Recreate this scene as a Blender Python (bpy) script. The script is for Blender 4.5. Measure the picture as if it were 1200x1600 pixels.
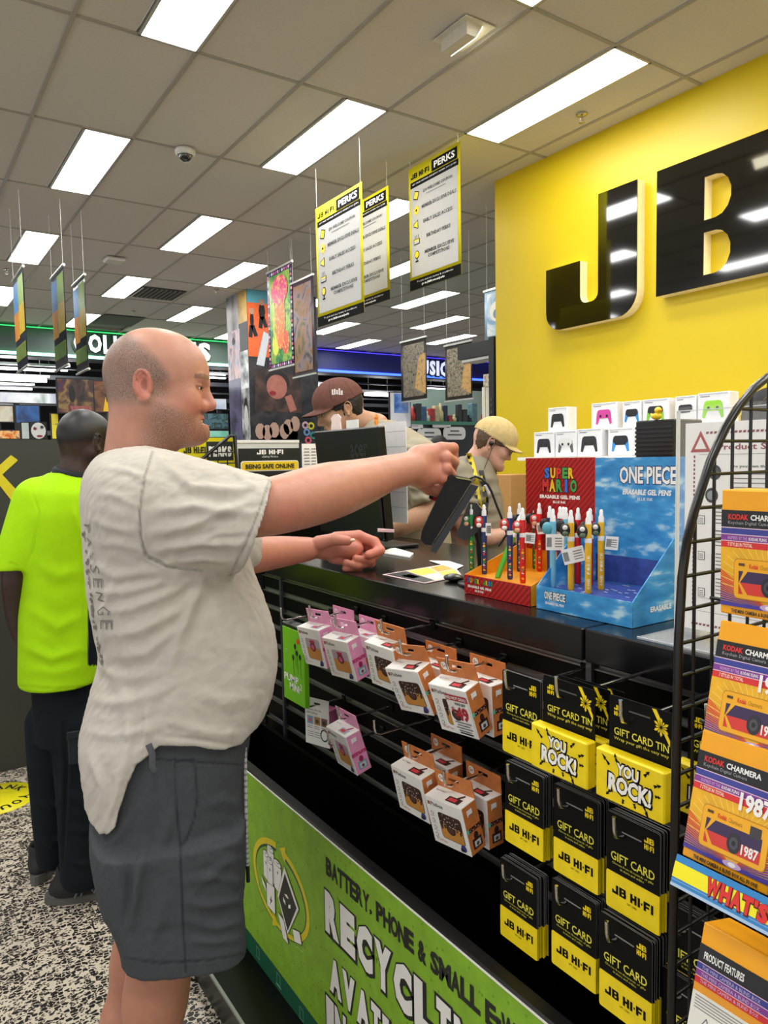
import bpy, bmesh, math, random
import numpy as np
from mathutils import Matrix, Vector
random.seed(7)
SC = bpy.context.scene
COL = SC.collection
for o in list(bpy.data.objects): bpy.data.objects.remove(o)

# ---------------------------------------------------------------- camera
EYE = 1.5
YAW, PIT, ROL, FPX = 0.59263, -0.07236, -0.01818, 1147.5
def cam_axes():
    f = np.array([math.sin(YAW)*math.cos(PIT), math.cos(YAW)*math.cos(PIT), math.sin(PIT)])
    r = np.array([math.cos(YAW), -math.sin(YAW), 0.]); u = np.cross(r, f)
    c, s = math.cos(ROL), math.sin(ROL)
    return np.array([c*r+s*u, -s*r+c*u, f])
AX = cam_axes()
cd = bpy.data.cameras.new('camera'); cam = bpy.data.objects.new('camera', cd); COL.objects.link(cam)
cd.sensor_fit = 'HORIZONTAL'; cd.sensor_width = 36; cd.lens = 36*FPX/1200; cd.clip_start = .05; cd.clip_end = 100
cam.matrix_world = Matrix([[AX[0][0], AX[1][0], -AX[2][0], 0], [AX[0][1], AX[1][1], -AX[2][1], 0], [AX[0][2], AX[1][2], -AX[2][2], EYE], [0, 0, 0, 1]])
SC.camera = cam
SC.view_settings.view_transform = 'Standard'; SC.view_settings.look = 'None'
SC.view_settings.gamma = 1; SC.view_settings.use_curve_mapping = False
SC.view_settings.exposure = 0.3
# ---------------------------------------------------------------- world: soft light of the rest of the shop
wd = bpy.data.worlds.new('world'); SC.world = wd; wd.use_nodes = True
wd.node_tree.nodes['Background'].inputs[0].default_value = (.97, .98, 1.0, 1)
wd.node_tree.nodes['Background'].inputs[1].default_value = 1.1
LAMP_W = 12.0       # watts of one ceiling panel
PANEL_E = 6.0       # emission of its diffuser
CEIL = EYE + 2.112
GX0, GY0 = .8444, 3.7975     # a crossing of the ceiling grid; cells are 0.6 x 1.2 m

# surveying helpers: a line of sight through a photo point meets a plane of the shop
def ray(u, v): return AX.T @ np.array([(u-600)/FPX, -(v-800)/FPX, 1.])
EYEP = np.array([0, 0, EYE])
def onx(u, v, x): d = ray(u, v); return EYEP + d*(x/d[0])
def ony(u, v, y): d = ray(u, v); return EYEP + d*(y/d[1])
def onz(u, v, z): d = ray(u, v); return EYEP + d*((z-EYE)/d[2])
def PD(u, v, d): return EYEP + ray(u, v)*d

# ---------------------------------------------------------------- materials
def lin(c):
    if isinstance(c, str):
        c = c.lstrip('#'); c = [int(c[i:i+2], 16)/255 for i in (0, 2, 4)]
    return tuple((x/12.92 if x <= .04045 else ((x+.055)/1.055)**2.4) for x in c)
_mc = {}
def mat(c, rough=.5, metal=0., noise=.04, nscale=30., bump=0., bscale=200., emit=0., trans=0., coat=0., spec=.5, alpha=1., vcol=False):
    key = (c, rough, metal, noise, nscale, bump, bscale, emit, trans, coat, spec, alpha, vcol)
    if key in _mc: return _mc[key]
    m = bpy.data.materials.new('mat_'+str(len(_mc))); m.use_nodes = True
    nt = m.node_tree; b = nt.nodes['Principled BSDF']; l = nt.links
    rgb = (*lin(c), 1)
    b.inputs['Base Color'].default_value = rgb
    b.inputs['Roughness'].default_value = rough; b.inputs['Metallic'].default_value = metal
    b.inputs['Specular IOR Level'].default_value = spec
    if coat: b.inputs['Coat Weight'].default_value = coat; b.inputs['Coat Roughness'].default_value = .05
    if trans: b.inputs['Transmission Weight'].default_value = trans
    if emit: b.inputs['Emission Color'].default_value = rgb; b.inputs['Emission Strength'].default_value = emit
    tc = nt.nodes.new('ShaderNodeTexCoord')
    src = None
    if vcol:
        va = nt.nodes.new('ShaderNodeVertexColor'); va.layer_name = 'Col'; src = va.outputs[0]
    if noise and not emit:
        n = nt.nodes.new('ShaderNodeTexNoise'); n.inputs['Scale'].default_value = nscale; n.inputs['Detail'].default_value = 3
        l.new(tc.outputs['Object'], n.inputs['Vector'])
        mr = nt.nodes.new('ShaderNodeMapRange'); mr.inputs[1].default_value = .3; mr.inputs[2].default_value = .7
        mr.inputs[3].default_value = 1-noise; mr.inputs[4].default_value = 1+noise
        l.new(n.outputs[0], mr.inputs[0])
        mx = nt.nodes.new('ShaderNodeMix'); mx.data_type = 'RGBA'; mx.blend_type = 'MULTIPLY'; mx.inputs[0].default_value = 1
        if src: l.new(src, mx.inputs[6])
        else: mx.inputs[6].default_value = rgb
        l.new(mr.outputs[0], mx.inputs[7]); l.new(mx.outputs[2], b.inputs['Base Color'])
    elif src: l.new(src, b.inputs['Base Color'])
    if bump:
        n2 = nt.nodes.new('ShaderNodeTexNoise'); n2.inputs['Scale'].default_value = bscale; n2.inputs['Detail'].default_value = 4
        l.new(tc.outputs['Object'], n2.inputs['Vector'])
        bp = nt.nodes.new('ShaderNodeBump'); bp.inputs['Strength'].default_value = bump; bp.inputs['Distance'].default_value = .002
        l.new(n2.outputs[0], bp.inputs['Height']); l.new(bp.outputs[0], b.inputs['Normal'])
    _mc[key] = m; return m
def glass(c='#ffffff', rough=.03, alpha=.16):
    m = bpy.data.materials.new('clear_plastic'); m.use_nodes = True; nt = m.node_tree
    b = nt.nodes['Principled BSDF']; b.inputs['Base Color'].default_value = (*lin(c), 1); b.inputs['Roughness'].default_value = rough
    b.inputs['Alpha'].default_value = alpha
    return m
BLACK = '#0b0b0c'
YEL = '#fbe112'

# ---------------------------------------------------------------- mesh builder
def nrm(v): v = np.asarray(v, float); n = np.linalg.norm(v); return v/n if n > 1e-12 else v
def frame(o, ex, ey):
    """4x4: u axis ex, v axis ey, normal ex x ey"""
    ex = nrm(ex); ez = nrm(np.cross(ex, ey)); ey = np.cross(ez, ex)
    M = np.eye(4); M[:3, 0] = ex; M[:3, 1] = ey; M[:3, 2] = ez; M[:3, 3] = o; return M
_tx = {}
def text2(s, bold=0., res=2):
    k = (s, bold, res)
    if k in _tx: return _tx[k]
    cu = bpy.data.curves.new('t', 'FONT'); cu.body = s; cu.resolution_u = res; cu.offset = bold; cu.fill_mode = 'FRONT'
    ob = bpy.data.objects.new('t', cu)
    me = ob.to_mesh()
    if me is None or len(me.vertices) == 0:
        COL.objects.link(ob); bpy.context.view_layer.update(); dg = bpy.context.evaluated_depsgraph_get(); me = ob.evaluated_get(dg).to_mesh()
    V = np.array([v.co[:2] for v in me.vertices], float).reshape(-1, 2); F = [tuple(p.vertices) for p in me.polygons]
    # drop the back copies
    lo, hi = V.min(0), V.max(0)
    V = (V-lo); w, h = hi-lo
    ob.to_mesh_clear() if ob.name not in COL.objects else None
    bpy.data.objects.remove(ob); bpy.data.curves.remove(cu)
    _tx[k] = (V, F, w, h); return _tx[k]
class MB:
    def __init__(s): s.V = []; s.F = []; s.I = []; s.S = []; s.mats = []; s.n = 0; s.C = []
    def mi(s, m):
        if isinstance(m, str): m = mat(m)
        for i, x in enumerate(s.mats):
            if x is m: return i
        s.mats.append(m); return len(s.mats)-1
    def add(s, V, F, m, smooth=False, M=None):
        V = np.asarray(V, float).reshape(-1, 3)
        if M is not None: V = V @ M[:3, :3].T + M[:3, 3]
        i = s.mi(m); s.V.append(V); k = s.n
        for f in F: s.F.append(tuple(int(a)+k for a in f)); s.I.append(i); s.S.append(smooth)
        s.n += len(V); return s
    def box(s, lo, hi, m, M=None, bev=0.):
        lo = np.array(lo, float); hi = np.array(hi, float)
        lo, hi = np.minimum(lo, hi), np.maximum(lo, hi)
        if bev <= 0:
            V = [(x, y, z) for z in (lo[2], hi[2]) for y in (lo[1], hi[1]) for x in (lo[0], hi[0])]
            return s.add(V, [(0, 2, 3, 1), (4, 5, 7, 6), (0, 1, 5, 4), (2, 6, 7, 3), (0, 4, 6, 2), (1, 3, 7, 5)], m, False, M)
        b = min(bev, .49*min(hi-lo))
        V = []; idx = {}
        for sx in (0, 1):
            for sy in (0, 1):
                for sz in (0, 1):
                    c = np.array([hi[0] if sx else lo[0], hi[1] if sy else lo[1], hi[2] if sz else lo[2]])
                    d = np.array([-1 if sx else 1, -1 if sy else 1, -1 if sz else 1])*b
                    for ax in range(3):
                        p = c+d; p[ax] = c[ax]; idx[(sx, sy, sz, ax)] = len(V); V.append(p)
        F = []
        for ax in range(3):
            o1, o2 = (ax+1) % 3, (ax+2) % 3
            for sd in (0, 1):
                q = []
                for a, c in ((0, 0), (1, 0), (1, 1), (0, 1)):
                    k = [0, 0, 0]; k[ax] = sd; k[o1] = a; k[o2] = c; q.append(idx[(*k, ax)])
                F.append(tuple(q if sd else q[::-1]))
        for ax in range(3):
            o1, o2 = (ax+1) % 3, (ax+2) % 3
            for a in (0, 1):
                for c in (0, 1):
                    k0 = [0, 0, 0]; k0[o1] = a; k0[o2] = c; k1 = list(k0); k1[ax] = 1
                    q = [idx[(*k0, o1)], idx[(*k1, o1)], idx[(*k1, o2)], idx[(*k0, o2)]]
                    F.append(tuple(q if a == c else q[::-1]))
        for sx in (0, 1):
            for sy in (0, 1):
                for sz in (0, 1):
                    q = [idx[(sx, sy, sz, 0)], idx[(sx, sy, sz, 1)], idx[(sx, sy, sz, 2)]]
                    F.append(tuple(q if (sx+sy+sz) % 2 else q[::-1]))
        return s.add(V, F, m, False, M)
    def prism(s, pts, z0, z1, m, M=None, mside=None):
        n = len(pts); V = [(x, y, z0) for x, y in pts]+[(x, y, z1) for x, y in pts]
        s.add(V, [tuple(range(n))[::-1], tuple(range(n, 2*n))], m, False, M)
        return s.add(V, [(i, (i+1) % n, n+(i+1) % n, n+i) for i in range(n)], mside or m, False, M)
    def tube(s, path, r, m, seg=8, cap=True, M=None, sc=None):
        P = [np.array(p, float) for p in path]; n = len(P); R = r if hasattr(r, '__len__') else [r]*n
        V = []; F = []; t0 = nrm(P[1]-P[0]); a = np.array([0, 0, 1.]) if abs(t0[2]) < .9 else np.array([1., 0, 0])
        nn = nrm(np.cross(t0, a))
        for i in range(n):
            t = nrm((P[min(i+1, n-1)]-P[max(i-1, 0)])); nn = nrm(nn-t*(nn@t)); bb = np.cross(t, nn)
            for k in range(seg):
                an = 2*math.pi*k/seg; V.append(P[i]+(nn*math.cos(an)+bb*math.sin(an)*(sc or 1))*R[i])
        for i in range(n-1):
            for k in range(seg):
                k2 = (k+1) % seg; F.append((i*seg+k, i*seg+k2, (i+1)*seg+k2, (i+1)*seg+k))
        s.add(V, F, m, True, M)
        if cap: s.add(V[:seg], [tuple(range(seg))[::-1]], m, False, M); s.add(V[-seg:], [tuple(range(seg))], m, False, M)
        return s
    def lathe(s, prof, m, seg=20, M=None, o=(0, 0, 0)):
        V = []; F = []; n = len(prof)
        for r, z in prof:
            for k in range(seg):
                a = 2*math.pi*k/seg; V.append((o[0]+r*math.cos(a), o[1]+r*math.sin(a), o[2]+z))
        for i in range(n-1):
            for k in range(seg):
                k2 = (k+1) % seg; F.append((i*seg+k, i*seg+k2, (i+1)*seg+k2, (i+1)*seg+k))
        s.add(V, F, m, True, M)
        for i, rev in ((0, True), (n-1, False)):
            if prof[i][0] > 1e-5:
                q = tuple(range(seg)); s.add(V[i*seg:(i+1)*seg], [q[::-1] if rev else q], m, False, M)
        return s
    def ball(s, c, r, m, M=None, seg=14):
        r = np.array([r]*3 if not hasattr(r, '__len__') else r, float); V = []; F = []; k = seg//2
        for i in range(k+1):
            t = math.pi*i/k
            for j in range(seg):
                p = 2*math.pi*j/seg; V.append(np.array(c)+r*np.array([math.sin(t)*math.cos(p), math.sin(t)*math.sin(p), math.cos(t)]))
        for i in range(k):
            for j in range(seg):
                j2 = (j+1) % seg; F.append((i*seg+j, (i+1)*seg+j, (i+1)*seg+j2, i*seg+j2))
        return s.add(V, F, m, True, M)
    # ---- flat print, in the frame M of a face (x right, y up, z out)
    def rect(s, M, x0, y0, x1, y1, m, z=.0004): return s.add([(x0, y0, z), (x1, y0, z), (x1, y1, z), (x0, y1, z)], [(0, 1, 2, 3)], m, False, M)
    def poly(s, M, pts, m, z=.0004): return s.add([(x, y, z) for x, y in pts], [tuple(range(len(pts)))], m, False, M)
    def disc(s, M, x, y, r, m, z=.0004, n=16, ry=None):
        return s.poly(M, [(x+r*math.cos(2*math.pi*i/n), y+(ry or r)*math.sin(2*math.pi*i/n)) for i in range(n)], m, z)
    def line(s, M, x0, y0, x1, y1, w, m, z=.0004):
        d = nrm([x1-x0, y1-y0])*w/2; return s.poly(M, [(x0-d[1], y0+d[0]), (x0+d[1], y0-d[0]), (x1+d[1], y1-d[0]), (x1-d[1], y1+d[0])], m, z)
    def text(s, M, t, x0, y0, x1, y1, m, z=.0006, bold=.0, res=2, keep=False, rot=0., shear=0.):
        V, F, w, h = text2(t, bold, res)
        sx, sy = (x1-x0)/w, (y1-y0)/h
        if keep: sx = sy = min(sx, sy)
        P = V*[sx, sy]; P = P-[w*sx/2, h*sy/2]
        P = np.stack([P[:, 0]+shear*P[:, 1], P[:, 1]], 1)
        if rot: c, sn = math.cos(rot), math.sin(rot); P = P @ np.array([[c, sn], [-sn, c]])
        P = P+[(x0+x1)/2, (y0+y1)/2]
        return s.add(np.c_[P, np.full(len(P), z)], F, m, False, M)
    def mesh(s, name='mesh', off=None):
        me = bpy.data.meshes.new(name)
        V = np.concatenate(s.V) if s.V else np.zeros((0, 3))
        if off is not None: V = V-np.array(off)
        me.from_pydata(V.tolist(), [], s.F)
        for m in s.mats: me.materials.append(m)
        me.polygons.foreach_set('material_index', s.I); me.polygons.foreach_set('use_smooth', s.S); me.update()
        return me
def link(name, me, parent=None, label=None, kind=None):
    o = bpy.data.objects.new(name, me); COL.objects.link(o)
    if parent is not None: o.parent = parent
    if label: o['label'] = label
    if kind: o['kind'] = kind
    return o
def thing(name, label, cat, loc=(0, 0, 0), group=None, M=None):
    o = bpy.data.objects.new(name, None); COL.objects.link(o); o.empty_display_size = .05
    if M is not None: o.matrix_world = Matrix([list(r) for r in M])
    else: o.location = tuple(float(a) for a in loc)
    o['label'] = label; o['category'] = cat
    if group: o['group'] = group
    return o
def loc_of(o):
    p = np.array(o.location); 
    while o.parent: o = o.parent; p = p+np.array(o.location)
    return p
def part(name, mb, parent, world=True, label=None, kind=None):
    """a mesh child; world=True: the builder holds world coordinates and the parent chain is unrotated"""
    me = mb.mesh(name, loc_of(parent) if world else None)
    return link(name, me, parent, label, kind)
def solo(name, mb, label, cat, loc=None, group=None, kind=None, M=None):
    """a thing that is one mesh"""
    V = np.concatenate(mb.V)
    if M is not None: o = link(name, mb.mesh(name)); o.matrix_world = Matrix([list(r) for r in M])
    else:
        if loc is None: loc = ((V[:, 0].min()+V[:, 0].max())/2, (V[:, 1].min()+V[:, 1].max())/2, V[:, 2].min())
        o = link(name, mb.mesh(name, loc)); o.location = tuple(float(a) for a in loc)
    o['label'] = label; o['category'] = cat
    if group: o['group'] = group
    if kind: o['kind'] = kind
    return o
def struct(name, mb, label, cat='structure', off=(0, 0, 0)):
    o = link(name, mb.mesh(name, off)); o.location = tuple(off); o['kind'] = 'structure'; o['label'] = label; o['category'] = cat; return o
def copy_tree(o, parent=None):
    c = o.copy(); COL.objects.link(c); c.parent = parent
    for ch in list(o.children): copy_tree(ch, c)
    return c
# ================================================================ the room
YB = 12.5                                        # where the ceiling meets the department bulkheads
def GP(i, j): return GX0+.6*i, GY0+1.2*j
TILE = mat('#cbc5be', .9, noise=.03, nscale=60, bump=.35, bscale=260, spec=.1)
BAR = mat('#9f998f', .6, noise=.02)
LIGHTS = [(.5, -1), (.5, 1), (.5, 3), (.5, 5), (.5, -3), (2.5, -2), (2.5, 0), (2.5, 2), (2.5, 4), (2.5, -4), (2.5, 6), (4, -1), (4.5, 1), (4, 3), (4.5, 5), (4, -3), (4, -5),
          (6.5, 2), (6.5, 4), (6.5, 6), (8.5, 3), (8.5, 5), (10.5, 4), (10.5, 6), (12.5, 5), (-2, 0), (-2, 2), (-2, 4), (-2, -2), (-2, -4), (-4, 1), (-4, 3), (-4, -1), (-4, -3), (.5, -5)]
VENTS = [(3, 4.5), (3, 6)]
def covered(i, j):
    r = []
    for a, b in LIGHTS:
        if int(math.floor(a)) == i and b == j: r.append(a-i)
    return r
ceil = MB()
ceil.box((-8, -6, CEIL+.03), (14, YB, CEIL+.08), mat('#6f6a62', .9))
ceiling = struct('ceiling', ceil, 'suspended ceiling of speckled grey tiles in a metal grid', 'ceiling')
def tile_mesh(w, x0=0):
    b = MB(); b.box((x0+.012, .012, .002), (x0+w-.012, 1.188, .016), TILE); return b.mesh('tile')
TM = {'full': tile_mesh(.6), 'L': tile_mesh(.3), 'R': tile_mesh(.3, .3)}
stuff = MB()
for i in range(-8, 18):
    for j in range(-6, 8):
        x, y = GP(i, j)
        if x > 13.4: continue
        if x+.3 > 4.0 and y+.6 < 4.33: 
            if i > 5: continue
        cv = covered(i, j)
        if any(b == j+.5 and a == i for a, b in VENTS): pass
        key = 'full' if not cv else ('L' if cv[0] > .2 else 'R')
        if (i, j) == (3, 6): continue
        if -4 <= i <= 13 and -3 <= j <= 6 and y+1.2 < YB+.7:
            o = link('tile', TM[key], ceiling); o.location = (x, y, CEIL+random.uniform(0, .002))
        elif y+1.2 < YB+.4:
            w0, w1 = {'full': (0, .6), 'L': (0, .3), 'R': (.3, .6)}[key]
            stuff.box((x+w0+.012, y+.012, CEIL+.002), (x+w1-.012, y+1.188, CEIL+.016), TILE)
link('outer_tiles', stuff.mesh('outer_tiles'), ceiling, kind='stuff')
for i in range(-8, 19):
    x = GX0+.6*i
    if x > 13.5: continue
    y0 = -5.5 if x < 4.02 else 4.35
    b = MB(); b.box((x-.012, y0, CEIL-.004), (x+.012, YB, CEIL+.02), BAR, bev=.002)
    link('grid_bar', b.mesh('grid_bar'), ceiling)
for j in range(-6, 8):
    y = GY0+1.2*j
    if y > YB: continue
    b = MB(); b.box((-6, y-.011, CEIL-.003), (4.0 if y < 4.35 else 13.4, y+.011, CEIL+.02), BAR, bev=.002)
    link('grid_bar', b.mesh('grid_bar'), ceiling)
# light panels
DIFF = mat('#fdfff8', .4, emit=PANEL_E)
FR = mat('#b9b7b0', .4, metal=.3)
px_names = {(.5, -1): 'ceiling light panel cut by the top edge at upper left', (.5, 1): 'ceiling light panel left of the dome camera', (2.5, 0): 'long ceiling light panel above the nearest hanging membership posters',
            (4, -1): 'big ceiling light panel above the yellow wall', (.5, 3): 'ceiling light panel above the left hanging banners', (2.5, 2): 'ceiling light panel just right of the second one from the left, over the man'}
for i, j in LIGHTS:
    x, y = GP(i, j)
    coln = {.5: 'leftmost line of lights', 2.5: 'second line of lights from the left', 4: 'third line of lights', 4.5: 'third line of lights', 6.5: 'fourth line of lights', 8.5: 'fifth line of lights', 10.5: 'sixth line of lights', 12.5: 'rightmost far line of lights'}.get(i)
    rk = sorted([b_ for a_, b_ in LIGHTS if {4.5: 4}.get(a_, a_) == {4.5: 4}.get(i, i)]).index(j)
    lab = px_names.get((i, j), 'ceiling panel, %s from the front in the %s' % ('first second third fourth fifth sixth seventh'.split()[rk], coln) if coln and i > 0 else 'ceiling light panel in the lines left of the frame')
    t = thing('ceiling_light', lab, 'ceiling light', (x+.15, y+.6, CEIL-.004), 'ceiling light panels')
    b = MB()
    for lo, hi in (((x, y, CEIL-.006), (x+.3, y+.012, CEIL+.02)), ((x, y+1.188, CEIL-.006), (x+.3, y+1.2, CEIL+.02)), ((x, y, CEIL-.006), (x+.012, y+1.2, CEIL+.02)), ((x+.288, y, CEIL-.006), (x+.3, y+1.2, CEIL+.02))):
        b.box(lo, hi, FR)
    part('frame', b, t)
    b = MB(); b.box((x+.012, y+.012, CEIL-.003), (x+.288, y+1.188, CEIL+.01), DIFF); part('diffuser', b, t)
    ld = bpy.data.lights.new('panel_lamp', 'AREA'); ld.shape = 'RECTANGLE'; ld.size = .28; ld.size_y = 1.18; ld.energy = LAMP_W; ld.color = (1, .99, .98)
    lo_ = bpy.data.objects.new('panel_lamp', ld); COL.objects.link(lo_); lo_.location = (0, 0, -.012); lo_.parent = t
# vents
def vent(i, j, w, lab):
    x, y = GP(i, j); t = thing('ceiling_vent', lab, 'vent', (x, y, CEIL-.008))
    b = MB(); b.box((x, y, CEIL-.006), (x+w, y+.6, CEIL-.001), mat('#3c3a37', .8)); part('backing', b, t)
    for k in range(9):
        b = MB(); b.box((x+.02+k*(w-.04)/9, y+.02, CEIL-.018), (x+.03+k*(w-.04)/9, y+.58, CEIL-.006), mat('#77736b', .6)); part('slat', b, t)
vent(3.0, 4.35, .55, 'dark slatted air vent beside a far light panel left of the poster column')
b = MB(); x, y = GP(3, 6); b.box((x, y-.1, CEIL-.004), (x+.6, y+.75, CEIL+.0), mat('#4a4843', .8)); b.box((x+.04, y-.06, CEIL-.012), (x+.56, y+.71, CEIL-.004), mat('#55524d', .8), bev=.004)
solo('ceiling_hatch', b, 'dark square return air hatch in the ceiling above the green lit sign', 'hatch')
# dome camera, access point, sprinklers, emergency light
p = onz(289, 233, CEIL); t = thing('dome_camera', 'white dome security camera with black glass eye on the ceiling', 'security camera', (p[0], p[1], CEIL-.09))
b = MB(); b.lathe([(.0, 0.), (.062, 0.), (.07, -.012), (.066, -.032), (.05, -.04)], mat('#d9d6cf', .5), M=frame((p[0], p[1], CEIL-.002), (1, 0, 0), (0, 1, 0))); part('housing', b, t)
b = MB(); b.ball((p[0], p[1], CEIL-.042), (.044, .044, .042), mat('#0a0a0c', .08, coat=1.)); b.lathe([(.053, 0), (.055, -.006), (.046, -.008)], mat('#bbbbb8', .25, metal=.8), M=frame((p[0], p[1], CEIL-.036), (1, 0, 0), (0, 1, 0))); part('dome', b, t)
p = onz(178, 403, CEIL); b = MB(); b.box((p[0]-.1, p[1]-.1, CEIL-.045), (p[0]+.1, p[1]+.1, CEIL-.006), mat('#cfcbc2', .5), bev=.02)
solo('access_point', b, 'white square wireless access point under the ceiling at left', 'access point')
for n_, (u, v) in enumerate([(909, 178), (338, 452), (10, 420), (208, 486)]):
    p = onz(u, v, CEIL); o3 = (p[0], p[1], CEIL)
    t = thing('sprinkler', ['chrome sprinkler head on the ceiling just before the yellow wall', 'sprinkler head right of a far light above the shaved head', 'sprinkler head on the ceiling above the leftmost banner', 'sprinkler head beside the dark ceiling vent'][n_], 'sprinkler', (p[0], p[1], CEIL-.05))
    cm = mat('#b8b2a4', .25, metal=.9)
    b = MB(); b.lathe([(.0, 0.), (.035, -.002), (.03, -.008), (.012, -.01)], cm, M=frame(o3, (1, 0, 0), (0, 1, 0))); part('escutcheon', b, t)
    b = MB(); b.tube([(p[0], p[1], CEIL), (p[0], p[1], CEIL-.03)], .007, cm); b.tube([(p[0]-.012, p[1], CEIL-.028), (p[0]-.01, p[1], CEIL-.045), (p[0], p[1], CEIL-.05), (p[0]+.01, p[1], CEIL-.045), (p[0]+.012, p[1], CEIL-.028)], .003, cm, 6)
    b.lathe([(.0, 0.), (.018, -.001), (.018, -.003), (0, -.004)], cm, M=frame((p[0], p[1], CEIL-.05), (1, 0, 0), (0, 1, 0))); part('deflector', b, t)
a, c = onz(697, 72, CEIL), onz(765, 40, CEIL)
t = thing('emergency_light', 'small white wedge shaped emergency light glowing on the ceiling', 'emergency light', (a[0], a[1], CEIL-.07))
x0, y0 = 2.44, 2.82; b = MB()
b.box((x0-.03, y0-.02, CEIL-.006), (x0+.16, y0+.24, CEIL-.002), mat('#d6d0c0', .5)); part('plate', b, t)
b = MB(); b.prism([(0, 0), (.1, 0), (.06, -.062), (.0, -.062)], 0, .2, mat('#cdc6b4', .5), M=frame((x0, y0+.21, CEIL-.006), (1, 0, 0), (0, 0, 1))); part('housing', b, t)
b = MB(); b.prism([(.0, 0), (.1, 0), (.064, -.056), (.06, -.062)], 0, .196, mat('#fff8d8', .4, emit=7), M=frame((x0+.004, y0+.208, CEIL-.006), (1, 0, 0), (0, 0, 1))); part('lamp_lens', b, t)
# floor
fm = bpy.data.materials.new('terrazzo'); fm.use_nodes = True; nt = fm.node_tree; l = nt.links; bs = nt.nodes['Principled BSDF']; bs.inputs['Roughness'].default_value = .35
tc = nt.nodes.new('ShaderNodeTexCoord'); mp = nt.nodes.new('ShaderNodeMapping'); mp.inputs['Scale'].default_value = (1, 1.35, 1); l.new(tc.outputs['Object'], mp.inputs[0])
nz = nt.nodes.new('ShaderNodeTexNoise'); nz.inputs['Scale'].default_value = 25; l.new(mp.outputs[0], nz.inputs['Vector'])
vm = nt.nodes.new('ShaderNodeVectorMath'); vm.operation = 'MULTIPLY_ADD'; vm.inputs[1].default_value = (.012, .012, .012); l.new(nz.outputs['Color'], vm.inputs[0]); l.new(mp.outputs[0], vm.inputs[2])
def vor(scale, feat):
    v = nt.nodes.new('ShaderNodeTexVoronoi'); v.voronoi_dimensions = '2D'; v.feature = feat; v.inputs['Scale'].default_value = scale; l.new(vm.outputs[0], v.inputs['Vector']); return v
def math_(op, a, b=None):
    n = nt.nodes.new('ShaderNodeMath'); n.operation = op
    for k, q in enumerate((a, b)):
        if q is None: continue
        if isinstance(q, (int, float)): n.inputs[k].default_value = q
        else: l.new(q, n.inputs[k])
    return n.outputs[0]
msk = None
for scl, th, et in ((62, .47, .10), (118, .55, .13)):
    f1 = vor(scl, 'F1'); de = vor(scl, 'DISTANCE_TO_EDGE')
    sx = nt.nodes.new('ShaderNodeSeparateColor'); l.new(f1.outputs['Color'], sx.inputs[0])
    k = math_('MULTIPLY', math_('GREATER_THAN', de.outputs['Distance'], et), math_('GREATER_THAN', sx.outputs[0], th))
    msk = k if msk is None else math_('MAXIMUM', msk, k)
mx = nt.nodes.new('ShaderNodeMix'); mx.data_type = 'RGBA'; l.new(msk, mx.inputs[0]); mx.inputs[6].default_value = (*lin('#cfc4b2'), 1); mx.inputs[7].default_value = (*lin('#1c1a18'), 1)
l.new(mx.outputs[2], bs.inputs['Base Color'])
b = MB(); b.box((-8, -6, -.05), (16, 20, 0), fm); struct('floor', b, 'speckled black and cream terrazzo floor', 'floor')
# walls
YW = mat('#cfb40c', .42, noise=.015, nscale=4, bump=.05, bscale=40, spec=.4)
b = MB(); b.box((4.0, -6, 0), (4.2, 4.33, CEIL+.05), YW); struct('wall_right', b, 'bright yellow painted wall', 'wall')
b = MB(); b.box((-8, 20, 0), (16, 20.2, 4.2), mat('#141416', .8)); struct('wall_back', b, 'dark back wall far behind the shelves', 'wall')
b = MB(); b.box((-8, YB+.5, CEIL+.3), (16, 20, CEIL+.35), mat('#141414', .9)); struct('ceiling_rear', b, 'dark open ceiling over the rear departments', 'ceiling')
b = MB(); b.box((16, 4, 0), (16.2, 20, CEIL+.3), mat('#303034', .8)); struct('wall_far_right', b, 'dark wall at the right of the rear departments', 'wall')
# bulkheads, each with a light strip and a bar imitating its ceiling glow
def bulkhead(name, x0, x1, z0, colr, strip, lab, y=YB, estr=6.):
    t = struct(name, MB().box((x0, y, z0), (x1, y+.35, CEIL+.3), colr), lab, 'bulkhead')
    s_ = MB(); s_.box((x0+.02, y-.03, z0-.045), (x1-.02, y+.04, z0-.0), strip[0]); link('light_strip', s_.mesh('light_strip'), t)
    s_ = MB(); s_.box((x0+.02, y-.06, z0-.07), (x1-.02, y+.3, z0-.05), mat('#20242a', .6)); link('ledge', s_.mesh('ledge'), t)
    s_ = MB(); s_.box((x0+.02, y-.09, CEIL-.012), (x1-.02, y-.05, CEIL-.004), strip[1]); link('ceiling_glow', s_.mesh('ceiling_glow'), t)  # glowing bar stands in for the strip's glow on the ceiling
    return t
gz = ony(200, 560, YB)[2]
bulkhead('trim_1', -7, 5.35, ony(20, 549, YB)[2], mat('#4c5a54', .6), (mat('#8fffc0', .4, emit=3.0), mat('#38e070', .4, emit=1.6)), 'grey green bulkhead with a green light strip and ceiling glow over the rear left department')
bulkhead('trim_2', 5.45, 15.9, ony(600, 583, YB)[2], mat('#1b2158', .6), (mat('#2a48ff', .4, emit=5.0), mat('#4a3cff', .4, emit=1.6)), 'dark blue bulkhead with a blue light strip and ceiling glow over the music department')
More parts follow.
